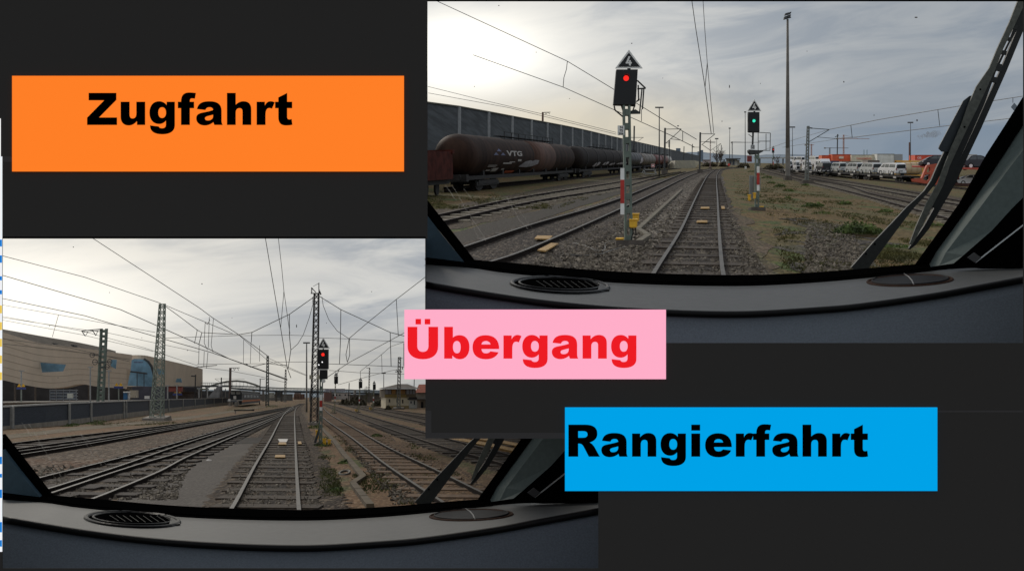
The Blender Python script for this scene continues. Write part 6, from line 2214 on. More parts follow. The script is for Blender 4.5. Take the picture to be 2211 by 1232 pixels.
for px, base, topy, d, lb in [(46, 868, 800, 150, 'pale platform lamp above the blue sign at the window edge'), (195, 868, 792, 165, 'pale platform lamp left of the solid mast'), (235, 866, 800, 185, 'pale platform lamp right of the solid mast'), (362, 860, 832, 240, 'left leg-like platform lamp beside the lattice mast'), (382, 860, 832, 240, 'right leg-like platform lamp beside the lattice mast'), (430, 858, 838, 260, 'platform lamp at the end of the hall'), (448, 858, 836, 280, 'platform lamp by the platform stairs')]:
    t = thing('platform_lamp', lb, 'lamp post', B.gp(px, d, 1.5), 'pale platform lamps')
    MB().tube([at(px, base, d), at(px, topy, d)], .10 * d / 150, n=6).build('pole', m_nbp, t)
    MB().pbox(px - 5, topy - 1, px + 5, topy + .8, d - .1, .5).build('lamp_head', m_nbp, t)
toi = thing('toilet_cabin', 'blue and white portable toilet cabin on the platform', 'toilet cabin', B.gp(272, 190, 1.5))
MB().pbox(266.5, 847, 275, 861.5, 190, 1.0).build('front_wall', mat('cabin_blue', (44, 84, 120), var=.1), toi)
MB().pbox(275.1, 846, 279, 861.5, 190.3, 1.0).build('side_wall', m_white, toi)
MB().pbox(266, 844.5, 279.5, 847, 189.7, 1.4).build('roof', m_white, toi)
cg = thing('storage_rack', 'grey stacked mesh storage rack on the platform', 'rack', B.gp(130, 165, 1.5))
q = MB()
for i in range(4):
    q.pbox(107, 841 + i * 6.4, 165, 842.6 + i * 6.4, 165, 1.2)
for x in (107, 121, 136, 150, 164):
    q.pbox(x, 840, x + 1, 866, 165, .2)
q.build('frame', mat('rack_grey', (118, 122, 126), var=.15), cg)
q = MB()
for i in range(3):
    for x in (108.5, 122.5, 137.5, 151.5):
        q.pbox(x, 844 + i * 6.4, x + 11, 847.2 + i * 6.4, 165.2, .8)
q.build('load', mat('rack_load', (84, 90, 98), var=.3, scale=1), cg)
tag(MB().pbox(145, 849, 156, 859, 160, .8).build('electric_cabinet', mat('cab_pale', (150, 152, 144), var=.1), loc=B.gp(150, 160, 1.5)), 'pale box cabinet in front of the storage rack', 'cabinet')
tag(MB().pbox(312, 854, 322, 860.5, 200, .8).build('electric_cabinet', m_white, loc=B.gp(317, 200, 1.5)), 'white box cabinet left of the lattice mast', 'cabinet')
tag(MB().pbox(280, 842, 294, 858, 205, 3).build('site_hut', mat('hut_sand', (140, 132, 118), var=.1), loc=B.gp(287, 205)), 'sand coloured site hut behind the toilet cabin', 'hut')
# platform roof and stairs left of the railcar
st = thing('platform_stairs', 'grey covered stairs rising from the platform to the bridge', 'stairs', B.gp(450, 300))
q = MB()
q.prism([at(448, 858, 300), at(470, 833, 300), at(474, 834, 300), at(474, 858, 300)], (0, 3, 0))
q.build('stair_wall', mat('stair_grey', (112, 112, 112), var=.2, scale=.8), st)
MB().pbox(425, 838, 448, 841, 300, 5).build('canopy', mat('canopy_green', (92, 96, 80), var=.2), st)
for x in (428, 434, 447, 462, 478, 486):
    MB().pbox(x, 838, x + 1.6, 860, 302, .3).build('column', m_conc, st)
MB().pbox(424, 843, 496, 862, 312, 4).build('back_wall', mat('stair_dark', (62, 62, 62), var=.4, scale=.6), st)
rd = random.Random(12)
cl = thing('footbridge', 'long grey footbridge with railings behind the platform stairs', 'footbridge', B.gp(400, 330))
MB().pbox(352, 831, 500, 835, 325, 4).build('deck', mat('foot_grey', (88, 90, 88), var=.2), cl)
q = MB()
for k in range(38):
    x = 352 + k * 4
    q.pbox(x, 826, x + .7, 831, 325, .15)
q.pbox(352, 825.5, 500, 826.5, 325, .15)
q.build('railing', mat('foot_rail', (98, 104, 100), var=.15), cl)
for x in (372, 396, 420, 444, 468):
    MB().pbox(x, 835, x + 2, 860, 327, .6).build('pillar', m_concd, cl)
for (x0, y0, x1, y1, d, c, lb) in [(360, 834, 393, 845, 300, (110, 60, 56), 'dark red kiosk under the hall'), (372, 846, 424, 860, 306, (64, 58, 54), 'dark low bike shelter under the hall')]:
    t = thing('platform_kiosk' if 'kiosk' in lb else 'bike_shelter', lb, 'kiosk' if 'kiosk' in lb else 'shelter', B.gp(x0, d))
    MB().pbox(x0, y0, x1, y1, d, 3).build('wall', mat('kiosk_%d' % x0, c, var=.3, scale=.6), t)
    MB().pbox(x0 - 1, y0 - 1.2, x1 + 1, y0, d - .5, 4).build('roof', m_concd, t)

# ---- masts of the lower yard
d = B.dep(338, 907)
mp_ = truss(B, d, (338.5, 905), (350.5, 656), 23, 10, 20, 'lattice_mast', 'green grey lattice mast on a concrete block, left', mat('lattice_green', (112, 120, 110), rough=.6, var=.2, k=1.5), 'mast', 'tall lattice masts', foot=2.0, thick=.105)
d = B.dep(678, 917)
lm = truss(B, d, (678, 917), (683.5, 634), 15, 9.5, 22, 'lattice_mast', 'dark tall lattice mast just behind the red lit signal', m_latd, 'mast', 'tall lattice masts', foot=1.4, thick=.13)
q = MB()
w_ = d / F
for a, b, k in [((671, 633), (688, 633), 2), ((673, 633), (673, 620), 1.4), ((673, 621), (682, 631), 1.6), ((688.5, 641), (688.5, 610), 1.6), ((676, 618), (689, 611), .8), ((690, 628), (693, 636), 2.4)]:
    q.beam(at(*a, d), at(*b, d), k * w_)
q.build('head_bracket', m_latd, lm)
for (x, y0, y1) in [(675.5, 642, 654), (673, 622, 631), (689.5, 626, 634)]:
    q = MB()
    q.beam(at(x, y0, d), at(x, y1, d), .8 * w_)
    for j in range(4):
        q.lathe(at(x, lerp(y0, y1, j / 3), d), (0, 0, 1), [(0, 1.7 * w_), (.9 * w_, 1.7 * w_)], 8)
    q.build('insulator', m_latd, lm)
q = MB()
for x0 in (668, 684.5):
    q.pbox(x0, 809, x0 + 6, 818, d - .6, .05)
q.build('number_board', mat('board_cream', (150, 146, 128), var=.1), lm)
d = B.dep(577, 876)
truss(B, d, (577, 876), (578, 768), 6.0, 3.4, 16, 'lattice_mast', 'slim grey lattice mast in front of the bridge', mat('lattice_grey', (84, 88, 84), var=.2), 'mast', 'tall lattice masts', thick=.2)
truss(B, 420, (615.5, 868), (617, 797), 4.2, 2.2, 12, 'lattice_mast', 'small slim lattice mast left of the T lamp', mat('lattice_grey2', (98, 98, 94), var=.2), 'mast', 'tall lattice masts', thick=.2)
d = 128
sm = thing('steel_mast', 'solid green steel mast with crossarm and wire coils before the hall', 'mast', B.gp(216, d))
q = MB()
p0, p1 = B.gp(215.5, d), at(224.5, 709, d)
for s_ in (-1, 1):
    q.beam(p0 + Vector((s_ * .32, 0, 0)), p1 + Vector((s_ * .32, 0, 0)), .2, .5)
for k in range(17):
    q.box(p0.lerp(p1, (k + .5) / 17), .5, .3, (p1 - p0).length / 17 * .55)
q.build('post', mat('mast_olive', (92, 104, 96), rough=.6, var=.2, k=1.4), sm)
q = MB()
w_ = d / F
for a, b, k in [((176, 714), (219, 710), 2.0), ((180, 717), (216, 713), 1.2), ((177, 715), (184, 725), 1.4), ((184, 725), (190, 716), 1), ((200, 713), (207, 724), 1.4), ((207, 724), (211, 714), 1)]:
    q.beam(at(*a, d - .3), at(*b, d - .3), k * w_)
q.build('crossarm', m_dgreen, sm)
for (x, y, r_) in [(199, 766, 5), (205, 781, 5.5), (237, 780, 5), (231, 791, 5)]:
    q = MB()
    q.tube([at(x + r_ * math.cos(6.2832 * k / 14), y + r_ * math.sin(6.2832 * k / 14), d - .5) for k in range(14)], .8 * w_, n=5, closed=True)
    q.beam(at(x - r_, y, d - .5), at(x + r_, y + 1, d - .5), 1.2 * w_)
    q.beam(at(x, y, d - .5), at(217, y + 2, d - .5), 1.5 * w_)
    q.build('tension_wheel', m_dgreen, sm)
cant_mast(B, 496, 870, 793.5, 4.2, [((497, 794), (517.5, 793.5), 1.2), ((504, 794), (506, 799), .8), ((506, 799), (509, 794), .8), ((513, 794), (515, 799), .8)], 'brown catenary mast with short arm behind the railcar', d=300, foot=False, m=mat('mast_rust2', (84, 72, 66), var=.2))
cant_mast(B, 560.5, 868, 817.5, 1.6, [((560, 817.5), (572, 818), .9)], 'thin catenary mast between railcar and slim lattice mast', d=340, foot=False)
cant_mast(B, 476.5, 862, 814.5, 2.0, [((464, 817), (528, 817.5), .6), ((464, 818), (474, 823), .6)], 'thin catenary mast before the arch bridge', d=320, foot=False)
cant_mast(B, 860.5, 882, 771, 6.4, [((853, 802), (868, 802), 1.6), ((855, 797), (862, 806), 1), ((862, 773), (869, 773), 1), ((869, 791), (869, 797), 1.6), ((843, 800), (860, 797), .9)], 'thick grey catenary mast in front of the signal box', d=B.dep(860, 883), lattice=(2, .8, 14), m=mat('mast_grey2', (100, 100, 96), var=.2))
cant_mast(B, 796, 872, 793.5, 3.4, [((791, 794), (799, 793.5), 1)], 'tapering grey catenary mast between the two small signals', d=300, foot=False, lattice=(2, .5, 14), m=mat('mast_grey3', (92, 86, 82), var=.2))
cant_mast(B, 420.8, 866, 808, 2.0, [((413, 811), (422, 811), 2.5)], 'thin mast with a white plate at the hall corner', d=300, foot=False)
cant_mast(B, 893, 860, 818, 1.5, [], 'thin mast rising behind the signal box roof', d=420, foot=False)
cant_mast(B, 752.5, 865, 826, 1.6, [], 'thin mast left of the middle small signal', d=400, foot=False)
t_lamp(B, 662, 889, 739.5, 4.2, 7.5, 'T lamp left of the dark tall lattice mast', mat('lamp_grey', (112, 110, 106), var=.15))
t_lamp(B, 828.5, 876, 805, 2.2, 4.5, 'T lamp left of the signal box', mat('lamp_grey', (112, 110, 106)))

# ---- signals of the lower yard
d1 = B.dep(692, 961)
s1 = signal(B, 692, 961, d1, (694, 812, 6.5), (685.5, 754, 708.5, 796.5), (698, 728.5, 751.8, 13.6), [(697.3, 765, 3.6, m_lampred), (696, 781, 1.4, m_lampwht), (688.6, 787, 1.4, m_lampwht)], (690, 696, (851, 864, 878, 886)), 'red lit main signal with two white dots and a 4 triangle')
q = MB()
q.pbox(690, 798, 707.5, 817.8, d1 - .1, .2)
q.build('lower_head', m_sigblk, s1)
q = MB()
q.pbox(685, 796.3, 707.5, 798, d1 - .15, .2)
q.build('white_strip', m_white, s1)
q = MB()
disc(q, 698.5, 822, 4.2, d1 - .2, .03, 12)
q.build('round_plate', m_white, s1)
ybox(s1, 682, 928, 688, 946, d1 + .3)
ybox(s1, 697, 946, 704, 959, d1 - .3)
ybox(s1, 708, 948, 714, 958, d1 - .3)
q = MB()
q.beam(at(690, 925, d1), at(680, 955, d1), .12)
q.beam(at(696.5, 957, d1 - .4), at(696.5, 968, d1 - .4), .06)
q.build('strut', m_dgreen, s1)
m_gy = mat('mast_olive_yellow', (112, 110, 88), var=.2)
for (px, base, tri, head, pl, lb) in [(722, 892, (725.5, 802.5, 811, 4.6), (721.4, 812, 729.5, 828), (848, 855, 861, 866), 'small unlit signal with triangle, leftmost of the three far ones'), (774.5, 890, (778.5, 813.5, 822, 4.4), (774.6, 823, 782, 837.5), (856, 861, 866, 870), 'small unlit signal with triangle, middle of the three far ones'), (805, 886, (808, 820.8, 828.5, 3.8), (805, 829.2, 811.2, 840.8), (856, 860, 865, 869), 'small unlit signal with triangle, nearest to the signal box')]:
    dd = B.dep(px, base)
    s_ = signal(B, px, base, dd, (px + 2.4, head[3] - 2, 2.2), head, tri, [], (px + .2, px + 2.6, pl), lb, m=m_gy)
    if px > 730:
        ybox(s_, px - 7, base - 7, px - 3, base - 1, dd)
    q = MB()
    q.beam(at(px, base - 14, dd), at(px - 7, base, dd), .12 * dd / 170)
    q.build('strut', m_gy, s_)

# ---- buildings right
d = B.dep(835, 881)
m_sb = mat('render_cream', (166, 156, 134), rough=.85, var=.15, scale=.5, k=1.9)
sb = thing('signal_box', 'two storey cream signal box with a hipped grey roof', 'building', B.gp(860, d))
q = MB()
q.pbox(833, 856, 883, 881, d, 14)
q.build('lower_wall', m_sb, sb)
MB().pbox(833, 875, 883, 881.5, d - .1, .1).build('plinth', mat('plinth_ochre', (140, 122, 84), var=.15, k=1.3), sb)
MB().pbox(831, 839, 898, 857, d - .3, 16).build('upper_wall', mat('upper_dark', (92, 82, 68), var=.15), sb)
MB().pbox(831, 851, 878, 857.5, d - .45, .2).build('yellow_band', mat('band_ochre', (134, 114, 66), var=.15, k=1.2), sb)
for (x0, x1, c) in [(832, 839, 'p'), (840.5, 844, 'p'), (846, 854, 'w'), (865, 870, 'w'), (871, 874, 'w'), (878, 883.5, 'p'), (885, 890, 'p'), (891.5, 896, 'p')]:
    MB().pbox(x0, 840.5, x1, 850, d - .42, .15).build('window', mat('blind_grey', (124, 124, 128), var=.1) if c == 'p' else mat('frame_wood', (140, 104, 62), var=.15), sb)
for (x, y0, y1) in [(839.5, 861, 868), (856, 861, 868), (868, 862, 870)]:
    MB().pbox(x, y0, x + 3, y1, d - .08, .1).build('window', mat('win_dark', (58, 50, 44), var=.1), sb)
q = MB()
e = [at(825, 837.8, d - 2.5), at(905, 837.8, d - 2.5)]
e += [e[1] + EXT[0] * 14, e[0] + EXT[0] * 14]
r1, r2 = at(859, 828.5, d + 4.5), at(880, 828.5, d + 4.5)
q.add(e + [r1, r2], [(0, 1, 5, 4), (1, 2, 5), (2, 3, 4, 5), (3, 0, 4), (0, 3, 2, 1)])
q.build('roof', mat('roof_slate', (84, 80, 76), rough=.9, var=.2, scale=.6), sb)
MB().pbox(825, 836.8, 905, 838.6, d - 2.7, .2).build('gutter', m_white, sb)
an = MB()
an.pbox(883.2, 862, 900, 881, d - .5, 8)
an.build('annex', mat('annex_grey', (150, 148, 140), var=.12), sb)
q = MB()
q.prism([at(880, 862.5, d - .8), at(902, 862.5, d - .8), at(898, 855, d + 1), at(880, 854, d + 1)], (0, .3, 0))
q.build('annex_roof', mat('roof_dark', (66, 62, 60), var=.2), sb)
MB().pbox(886, 866, 889, 870, d - .56, .1).build('window', m_gl, sb)
MB().pbox(893.5, 864, 896, 873, d - .56, .1).build('window', m_gl, sb)
hs = thing('brick_house', 'grey house with a red tiled roof beside the signal box', 'house', B.gp(910, d + 20))
MB().pbox(897, 845, 960, 881, d + 22, 10).build('wall', mat('wall_greyish', (128, 122, 112), var=.2, scale=.4), hs)
q = MB()
q.prism([at(896, 847, d + 21), at(962, 846, d + 21), at(955, 829, d + 30), at(904, 830, d + 30)], (0, 1, 0))
q.build('roof', mat('roof_tile_red', (122, 64, 48), rough=.9, var=.25, scale=.8), hs)
MB().pbox(899, 861, 950, 863, d + 20, 3).build('lean_to_roof', mat('roof_dark2', (60, 58, 56), var=.2), hs)
MB().pbox(909, 867, 914, 881, d + 21.8, .3).build('door', m_gl, hs)
for i, (x, y, wq, hq, dd, lb) in enumerate([(768, 872, 44, 22, 330, 'dark bush mass under the bridge, left'), (820, 876, 34, 20, 300, 'dark bush left of the signal box'), (745, 868, 24, 16, 350, 'brown bush by the white wall'), (838, 878, 14, 12, 215, 'reddish bush at the signal box corner')]):
    shrub(B, x, y, wq, hq, 2600, 'bush', lb, m_bush, 90 + i, 'bush', 'bushes near the signal box', leaf=.13, d=dd)
bare_tree(B, 789, 872, 826, 22, 'bare greenish tree between the small signals', 21, d=330, m=mat('bark_olive', (84, 82, 66), var=.2), twigs=6)
bare_tree(B, 914, 870, 818, 20, 'bare tree behind the red roofed house', 23, d=300)
wb = thing('industrial_building', 'low whitish industrial building under the bridge', 'building', B.gp(735, 520))
MB().pbox(714, 848, 757, 862, 520, 12).build('wall', mat('wall_white', (160, 152, 144), var=.12, scale=.4), wb)
for x in (719, 725, 732, 744, 751):
    MB().pbox(x, 850.5, x + 3, 853.5, 519.8, .3).build('window', m_gl, wb)
MB().pbox(700, 846.5, 716, 866, 515, 12).build('brick_wing', mat('wing_brown', (98, 74, 68), var=.2), wb)
# road bridge across the yard, with its arch section at the left
br = thing('road_bridge', 'long dark road bridge with railing crossing the whole yard', 'bridge', B.gp(650, 560))
q = MB()
for (xa, ya, xb, yb, da, db_) in [(496, 836, 600, 842.5, 520, 540), (600, 842.5, 700, 845, 540, 560), (700, 845, 760, 846.5, 560, 570), (760, 846.5, 905, 850, 570, 600)]:
    q.hexa([at(xa, ya + 3.5, da), at(xb, yb + 3.5, db_), at(xb, yb + 3.5, db_ + 12), at(xa, ya + 3.5, da + 12), at(xa, ya, da), at(xb, yb, db_), at(xb, yb, db_ + 12), at(xa, ya, da + 12)])
q.build('girder', mat('girder_dark', (52, 58, 62), rough=.6, var=.2), br)
q = MB()
rows = [(496, 832, 520), (560, 834.5, 532), (600, 837, 540), (700, 839, 560), (760, 841, 570), (830, 845, 590), (905, 847.5, 600)]
for (a, b) in zip(rows, rows[1:]):
    q.beam(at(*a), at(*b), .45)
    k = int((b[0] - a[0]) / 3)
    for i in range(k):
        x = lerp(a[0], b[0], i / k)
        y = lerp(a[1], b[1], i / k)
        dd = lerp(a[2], b[2], i / k)
        q.beam(at(x, y, dd), at(x, y + 6, dd), .18)
        q.beam(at(x, y + 5, dd), at(x + 3, y, dd), .14)
q.build('railing', mat('rail_bluegrey', (104, 112, 112), var=.15), br)
MB().pbox(702, 838.5, 745, 844.5, 557, 1).build('painted_panel', mat('panel_pale', (132, 130, 136), var=.35, scale=1.5), br)
for x, y1 in ((545, 866), (566, 866), (594, 868), (606, 868), (668, 866), (712, 866), (765, 866)):
    MB().pbox(x, 842, x + 4, y1, 548, 8).build('pier', mat('pier_grey', (104, 102, 98), var=.15), br)
q = MB()
arcp = [(452, 833), (470, 827), (490, 822.5), (511, 821), (530, 823), (550, 829), (562, 834)]
q.tube([at(x, y, 516) for x, y in arcp], .32, n=6)
q.tube([at(x, y + 1.6, 528) for x, y in arcp], .3, n=6)
for x in range(462, 558, 8):
    y = csamp(arcp, x)
    q.beam(at(x, y, 516), at(x, 835, 516), .12)
q.build('arch', mat('arch_grey', (96, 98, 92), var=.15), br)
# container and far wagons below the bridge
for i, (x0, y0, x1, y1, d, c, lb) in enumerate([(598, 846, 606, 858, 500, (70, 72, 72), 'dark freight container under the bridge'), (580, 847, 592, 858, 505, (150, 150, 140), 'pale boxy container under the bridge'), (634, 850, 658, 862, 620, (96, 74, 62), 'brown works train heap at the end of the main track'), (636, 846, 650, 852, 700, (120, 112, 110), 'pale blocks of flats far behind the bridge')]):
    t = thing(['shipping_container', 'shipping_container', 'ballast_wagon', 'apartment_block'][i], lb, ['container', 'container', 'wagon', 'building'][i], B.gp(x0, d))
    MB().pbox(x0, y0, x1, y1, d, 8).build('body', mat('far_%d' % x0, c, var=.35, scale=.8), t)
    q = MB()
    n = 4
    for k in range(n):
        xx = lerp(x0, x1, (k + .4) / n)
        q.pbox(xx, y0 + 1, xx + (x1 - x0) / n * .4, y1 - 2, d - .2, .2)
    q.build('panel', mat('farp_%d' % x0, tuple(int(v * .75) for v in c), var=.3, scale=.8), t)
for (x0, y0, x1, y1, d, c, lb) in [(556, 851, 632, 864, 640, (84, 82, 78), 'long grey wall strip added for the buildings and darkness beneath the bridge'), (755, 852, 836, 866, 420, (72, 66, 58), 'dark brown boundary wall behind the far bushes')]:  # first strip is added to darken the open ground under the bridge
    t = thing('retaining_wall', lb, 'wall', B.gp(x0, d))
    MB().pbox(x0, y0, x1, y1 + 2, d, 3).build('wall', mat('rw_%d' % x0, c, var=.4, scale=.25, k=1.9), t)
    MB().pbox(x0 - .5, y0 - .8, x1 + .5, y0, d - .4, 4).build('coping', m_concd, t)
# hills behind
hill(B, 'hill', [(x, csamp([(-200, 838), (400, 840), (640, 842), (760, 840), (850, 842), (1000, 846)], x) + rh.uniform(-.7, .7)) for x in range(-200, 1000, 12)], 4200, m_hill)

# ---- railcar
rc = thing('railcar', 'dark grey railcar with an orange stripe behind the low barrier', 'railcar', B.gp(520, 270))
d = 250
q = MB()
fr = [(496, 873), (496, 850), (499, 843.5), (505, 842), (519, 842.5), (522, 848), (522, 873)]
de = 340
fr2 = [(542, 869), (542, 852), (543, 847.5), (547, 846.5), (560, 847), (561.5, 851), (561.5, 868)]
n = len(fr)
q.add([at(x, y, d) for x, y in fr] + [at(x, y, de) for x, y in fr2], [tuple(range(n))[::-1], tuple(range(n, 2 * n))] + [(i, (i + 1) % n, n + (i + 1) % n, n + i) for i in range(n)])
q.build('body', mat('railcar_grey', (56, 58, 60), rough=.5, var=.15, scale=.5, spec=.1, k=1.0), rc)
def rpt(u, v):
    """u along the visible side, v height fraction (0 foot)"""
    a = at(lerp(522, 522, 0), lerp(873, 848, v), d)
    b = at(561.5, lerp(868, 851, v), de)
    i = 1 / lerp(1 / d, 1 / de, u)
    p = a.lerp(b, (i - d) / (de - d))
    return p + Vector((.05, 0, 0))
q = MB()
q.face([rpt(0, .22), rpt(1, .22), rpt(1, .40), rpt(0, .40)])
q.build('orange_stripe', mat('stripe_orange', (214, 112, 66), var=.1), rc)
q = MB()
for k in range(5):
    u0 = .12 + .17 * k
    q.face([rpt(u0, .62), rpt(u0 + .12, .62), rpt(u0 + .12, .86), rpt(u0, .86)])
q.build('side_window', m_gl, rc)
q = MB()
for x0 in (498.5, 510):
    q.pbox(x0, 845, x0 + 9, 850.5, d - .06, .05)
q.build('windscreen', mat('win_pale', (112, 112, 108), rough=.2, var=.1), rc)
q = MB()
q.pbox(504, 854, 510, 861, d - .06, .05)
q.build('emblem', mat('emblem_pale', (170, 166, 160), var=.2), rc)
q = MB()
q.pbox(494, 862.5, 524, 864.5, d - .3, .3)
q.build('buffer_beam', mat('beam_pale', (140, 136, 130), var=.15), rc)
q = MB()
q.add([at(x, y, dd) for x, y, dd in [(499, 843, d - .5), (521, 843.5, d - .5), (562, 847, de), (545, 846, de)]] + [at(x, y - 1.6, dd) for x, y, dd in [(500, 843, d - .5), (520, 843.5, d - .5), (561, 847, de), (546, 846, de)]], MB.HEX)
q.build('roof', mat('railcar_roof', (120, 120, 118), var=.1), rc)
bs = thing('buffer_stop', 'grey buffer stop with concrete feet before the railcar', 'buffer stop', B.gp(500, 228))
q = MB()
for x in (491, 504):
    q.prism([at(x, 876, 228), at(x + 8, 876, 228), at(x + 6, 867.5, 228), at(x + 3, 867.5, 228)], (0, 2, 0))
q.build('foot', m_conc, bs)
MB().pbox(490, 863.5, 512, 867, 228.4, .6).build('beam', mat('beam_grey', (84, 86, 88), var=.15), bs)
q = MB()
q.pbox(492.5, 860.5, 497.5, 865.5, 228, .1)
q.build('target', m_white, bs)

# ---- small things on the ground
m_duct2 = mat('duct_brown', (100, 88, 70), rough=.9, var=.3, scale=1.2, bump=.2, k=.85)
duct(B, [(694, 925), (722, 955), (743, 984), (784, 1033), (762, 1048), (800, 1098)], (.25, .19), 'long concrete cable duct running with a jog past the red lit signal', m_duct2)
slab(B, [(600.5, 964), (618.5, 964), (617.5, 959), (602, 959)], 'yellow slab between the main rails, just below the dark crossing')
slab(B, [(593, 993), (616, 993), (615.5, 987.5), (594.5, 987.5)], 'yellow slab between the main rails, the lower one')
slab(B, [(643.5, 963), (651.5, 963), (650, 957), (643, 957)], 'yellow slab outside the main rail, by the dark crossing')
slab(B, [(604, 958.4), (619, 958.4), (622, 951.6), (600, 951.6)], 'light metal sensor plate between the main rails', 'sensor_plate', m=mat('plate_metal', (150, 146, 140), rough=.5, var=.1), cat='sensor', group=None)
for i, (x, y, s_, lb) in enumerate([(450, 994, 7, 'white crumpled litter on the grey path edge'), (682, 1086, 5, 'pale stone right of the main track'), (954, 1022, 6, 'white litter beside the brown sleepered track'), (684, 1080, 3, 'small pale stone by the main track')]):
    p = B.g(x, y)
    q = MB()
    r0 = random.Random(i)
    rr = s_ * p.y / F
    vs = [p + Vector((math.cos(k * 1.05) * rr * r0.uniform(.6, 1.1), math.sin(k * 1.05) * rr * 1.5, .02)) for k in range(6)] + [p + Vector((0, 0, rr * .6))]
    q.add(vs, [(k, (k + 1) % 6, 6) for k in range(6)])
    tag(q.build('litter' if 'litter' in lb else 'stone', m_let, loc=p), lb, 'litter' if 'litter' in lb else 'stone')
mh = thing('old_tyre', 'round ring lying beside the cable duct', 'tyre', B.g(744, 1023))
q = MB()
p = B.g(744, 1023)
q.tube([p + Vector((.17 * math.cos(k * .4488), .42 * math.sin(k * .4488), .05)) for k in range(14)], .045, n=6, closed=True)
q.build('tyre', mat('ring_grey', (84, 80, 74), var=.2), mh)
for i, (pts, lb) in enumerate([([(940, 945), (1000, 955), (1060, 966), (1140, 984)], 'upper yellow pipe right of the wiper'), ([(960, 938), (1030, 950), (1080, 958), (1150, 972)], 'lower yellow pipe along the far brown tracks')]):
    q = MB()
    q.tube([B.g(*p, .12) for p in pts], .14, n=6)
    tag(q.build('pipe', mat('pipe_yellow', (140, 108, 56), var=.25, k=1.0), loc=B.g(*pts[0])), lb, 'pipe')
bnch = thing('barrier_beam', 'low dark timber beam on posts beside the far left tracks', 'beam', B.g(508, 893))
MB().pbox(505, 884, 549, 886.5, B.dep(508, 893), .3).build('beam', m_under, bnch)
MB().pbox(507, 886, 509.5, 893, B.dep(508, 893), .3).build('post', m_conc, bnch)
MB().pbox(545, 883, 549, 886, B.dep(508, 893) + .4, .3).build('post', m_under, bnch)

# ---- wires of the lower yard
Wn = 'overhead_wire'
wire(Wn, 'long wire sloping down from the top edge to the slim lattice mast', [(200, 514, 60), (430, 664, 110), (461, 687, 120), (515, 721.6, 150), (577, 767, 255)], .7)
wire(Wn, 'wire running into the head of the left lattice mast', [(-30, 543, 70), (182, 598, 88), (347, 654.5, 118)], .7)
wire(Wn, 'short stay wire from the left lattice mast head down to the insulator', [(353, 658, 118), (385, 681, 122), (426, 712, 126)], .7, drops=[[(426, 712, 126), (420, 741, 126)]])
wire(Wn, 'wire leaving the left lattice mast head towards the crossing span', [(353, 657, 118), (410, 681, 126), (502, 719.6, 150)], .6)
wire(Wn, 'thick contact wire over the left tracks, upper one', [(-30, 586, 70), (5, 594, 75), (260, 668, 110), (430, 743, 160), (497, 775, 200), (620, 820, 380)], .85)
wire(Wn, 'thick contact wire over the left tracks, lower one', [(-30, 638, 75), (5, 644, 80), (182, 681, 105), (338, 727, 140), (458, 761, 190), (620, 818, 390)], .8)
wire(Wn, 'thin feeder wire passing behind the solid mast head', [(-30, 651, 100), (5, 658, 105), (125, 679, 130), (335, 717, 190)], .5, drops=[[(126.5, 679, 131), (113, 727, 131)]])
wire(Wn, 'thin wire just over the hall roof, upper one', [(-30, 680, 105), (170, 710, 130), (232, 718, 150), (430, 760, 250)], .45)
wire(Wn, 'thin wire just over the hall roof, middle one', [(-30, 676, 105), (176, 714, 128), (310, 750, 170), (430, 790, 240)], .45)
wire(Wn, 'thin wire just over the hall roof, lower one', [(-30, 684, 105), (176, 722, 128), (330, 758, 180)], .45)
wire(Wn, 'pair wire across the hall front, upper one', [(-30, 726, 110), (150, 750, 135), (280, 780, 170)], .5, m=m_latd)
wire(Wn, 'pair wire across the hall front, lower one', [(-30, 738, 110), (150, 757, 135), (280, 776, 170)], .5, m=m_latd)
wire(Wn, 'cross span sagging left from the dark lattice mast head', [(681, 637, 94), (672, 645, 94.5), (625, 678, 100), (544, 717, 112), (515, 722, 118), (436, 717.5, 126), (424, 711, 127)], .8, drops=[[(625, 678, 100), (625, 724, 100), (628, 755, 100), (622, 796, 100)], [(544, 716, 112), (542.5, 739, 112)], [(436, 717, 126), (430, 741, 126)]])
wire(Wn, 'cross span running right from the dark lattice mast head', [(686, 637, 94), (736, 668, 92), (842.5, 717, 88), (900, 732, 86)], .8, drops=[[(736, 668, 92), (735, 740, 92), (733, 785, 92)], [(842.5, 717, 88), (844.5, 790, 88)], [(872, 740, 87), (872, 790, 87)]])
wire(Wn, 'level cross wire at mid height of the dark lattice mast, left', [(352, 729.5, 120), (515, 724, 115), (620, 723, 100), (676, 724.5, 95)], .5)
wire(Wn, 'level cross wire at mid height of the dark lattice mast, right', [(686, 729, 94), (754, 731, 92), (873, 738, 88), (900, 740, 87)], .5)
wire(Wn, 'low cross wire left of the dark lattice mast', [(426, 785.5, 120), (574, 784.5, 108), (600, 781, 104), (673, 781, 95)], .5)
wire(Wn, 'low cross wire right of the red lit signal', [(709, 785, 93), (740, 786, 92), (858, 791, 89), (900, 795, 87)], .6)
wire(Wn, 'bold wire rising to the right edge above the pink sign', [(754, 730, 92), (795, 695, 80), (855.7, 646, 66), (917.5, 598.5, 56)], .7, drops=[[(855.7, 646, 66), (860, 724, 66)], [(754, 730, 92), (747, 765, 92), (750, 782, 92), (755, 766, 92), (754.5, 731, 92)]])
wire(Wn, 'bold wire rising behind the pink sign corner', [(705, 815, 190), (752, 783, 120), (873, 718, 75), (905, 700, 68)], .7, drops=[[(733, 795, 140), (722, 822, 150)]])
wire(Wn, 'thinner wire rising behind the pink sign corner', [(778, 801, 150), (824, 764.6, 110), (843, 748, 100), (872, 738, 90)], .5, drops=[[(824, 764.6, 110), (825, 803, 110)], [(778, 801, 150), (778.5, 814, 150)]])
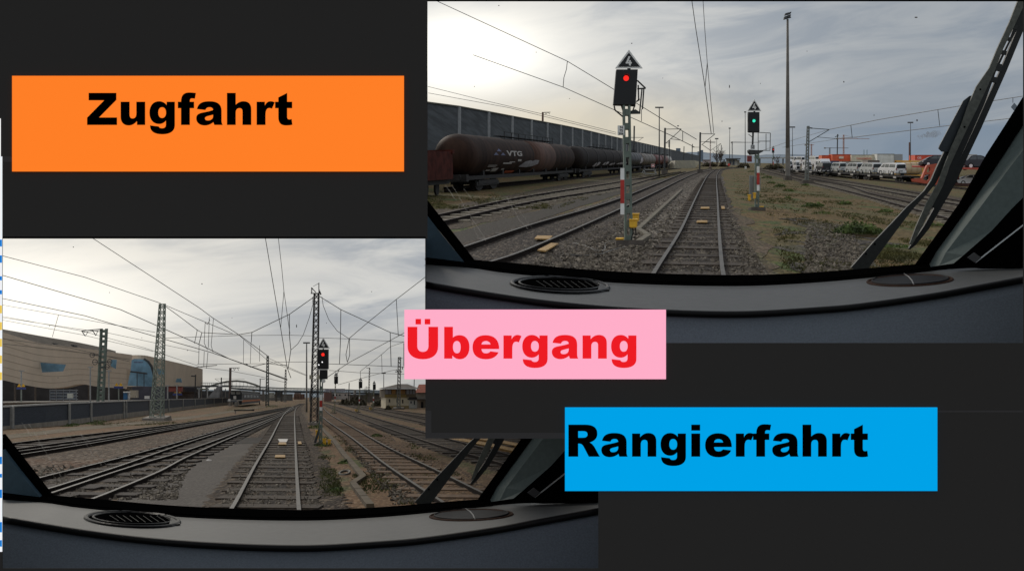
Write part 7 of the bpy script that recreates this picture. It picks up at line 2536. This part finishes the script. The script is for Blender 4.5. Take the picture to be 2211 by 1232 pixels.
wire(Wn, 'loose wire hanging from the dark mast head to the right tracks', [(695, 640, 94), (698, 660, 94), (710, 690, 93), (728, 714, 92), (754, 731, 92)], .6)
wire(Wn, 'loose wire hanging from the dark mast to the left', [(676, 655, 94), (668, 685, 95), (655, 722, 97), (643, 742, 98), (628, 755, 100)], .6)
wire(Wn, 'heavier of the twin wires straight above the lower main track', [(573, 514, 50), (600, 674, 95), (606, 708, 110), (620, 793, 330), (628, 815, 500)], .75)
wire(Wn, 'thinner twin wire above the lower main track', [(601, 514, 50), (608.5, 580, 62), (613, 628.7, 75), (626, 720, 100)], .6, drops=[[(613, 629, 75), (606, 708, 75)]])
wire(Wn, 'bundle of hanging jumper wires over the left tracks', [(443, 696, 122), (441, 740, 122), (448, 755, 122)], .6, drops=[[(461, 687, 120), (456, 745, 120), (460, 760, 120)], [(452, 684, 121), (450, 750, 121)], [(443, 696, 122), (448, 700, 122), (453, 690, 121)], [(449, 760, 123), (446, 795, 123)], [(441, 758, 123), (440, 790, 123)], [(430, 741, 126), (429, 785, 126)]])
wire(Wn, 'dropper pair between the cross span and the low cross wire', [(526, 733, 116), (525.6, 784.5, 116)], .5, drops=[[(542, 739, 112), (540.5, 784, 112)], [(560.5, 745, 140), (560.5, 780, 140)]])
wire(Wn, 'long faint wire past the slim lattice mast to the bridge', [(515, 722, 118), (577, 777, 260), (660, 810, 500)], .45)
wire(Wn, 'wire fan low over the bridge, right of the slim lattice mast', [(578, 772, 255), (640, 800, 400), (664, 810, 500)], .45)
wire(Wn, 'low wire over the platform stairs', [(432, 792, 200), (497, 800, 240), (560, 812, 300), (620, 826, 420)], .45)
wire(Wn, 'short arm wire left of the slim lattice mast', [(540, 792, 200), (577, 784, 255)], .7)
wire(Wn, 'short arm wire right of the slim lattice mast', [(579, 784, 255), (600, 787, 240), (620, 788, 230)], .7)
wire(Wn, 'rising wire past the middle small signal to the thick mast', [(730, 830, 320), (792, 813, 230), (843, 800, 170), (866, 796, 165)], .5)
wire(Wn, 'faint level wire right of the small left signal', [(710, 799, 150), (775, 804, 160), (900, 808, 150)], .45)
wire(Wn, 'short thick wire piece at the hall corner', [(419, 793, 200), (440, 790.5, 190), (468, 788, 180)], .9)
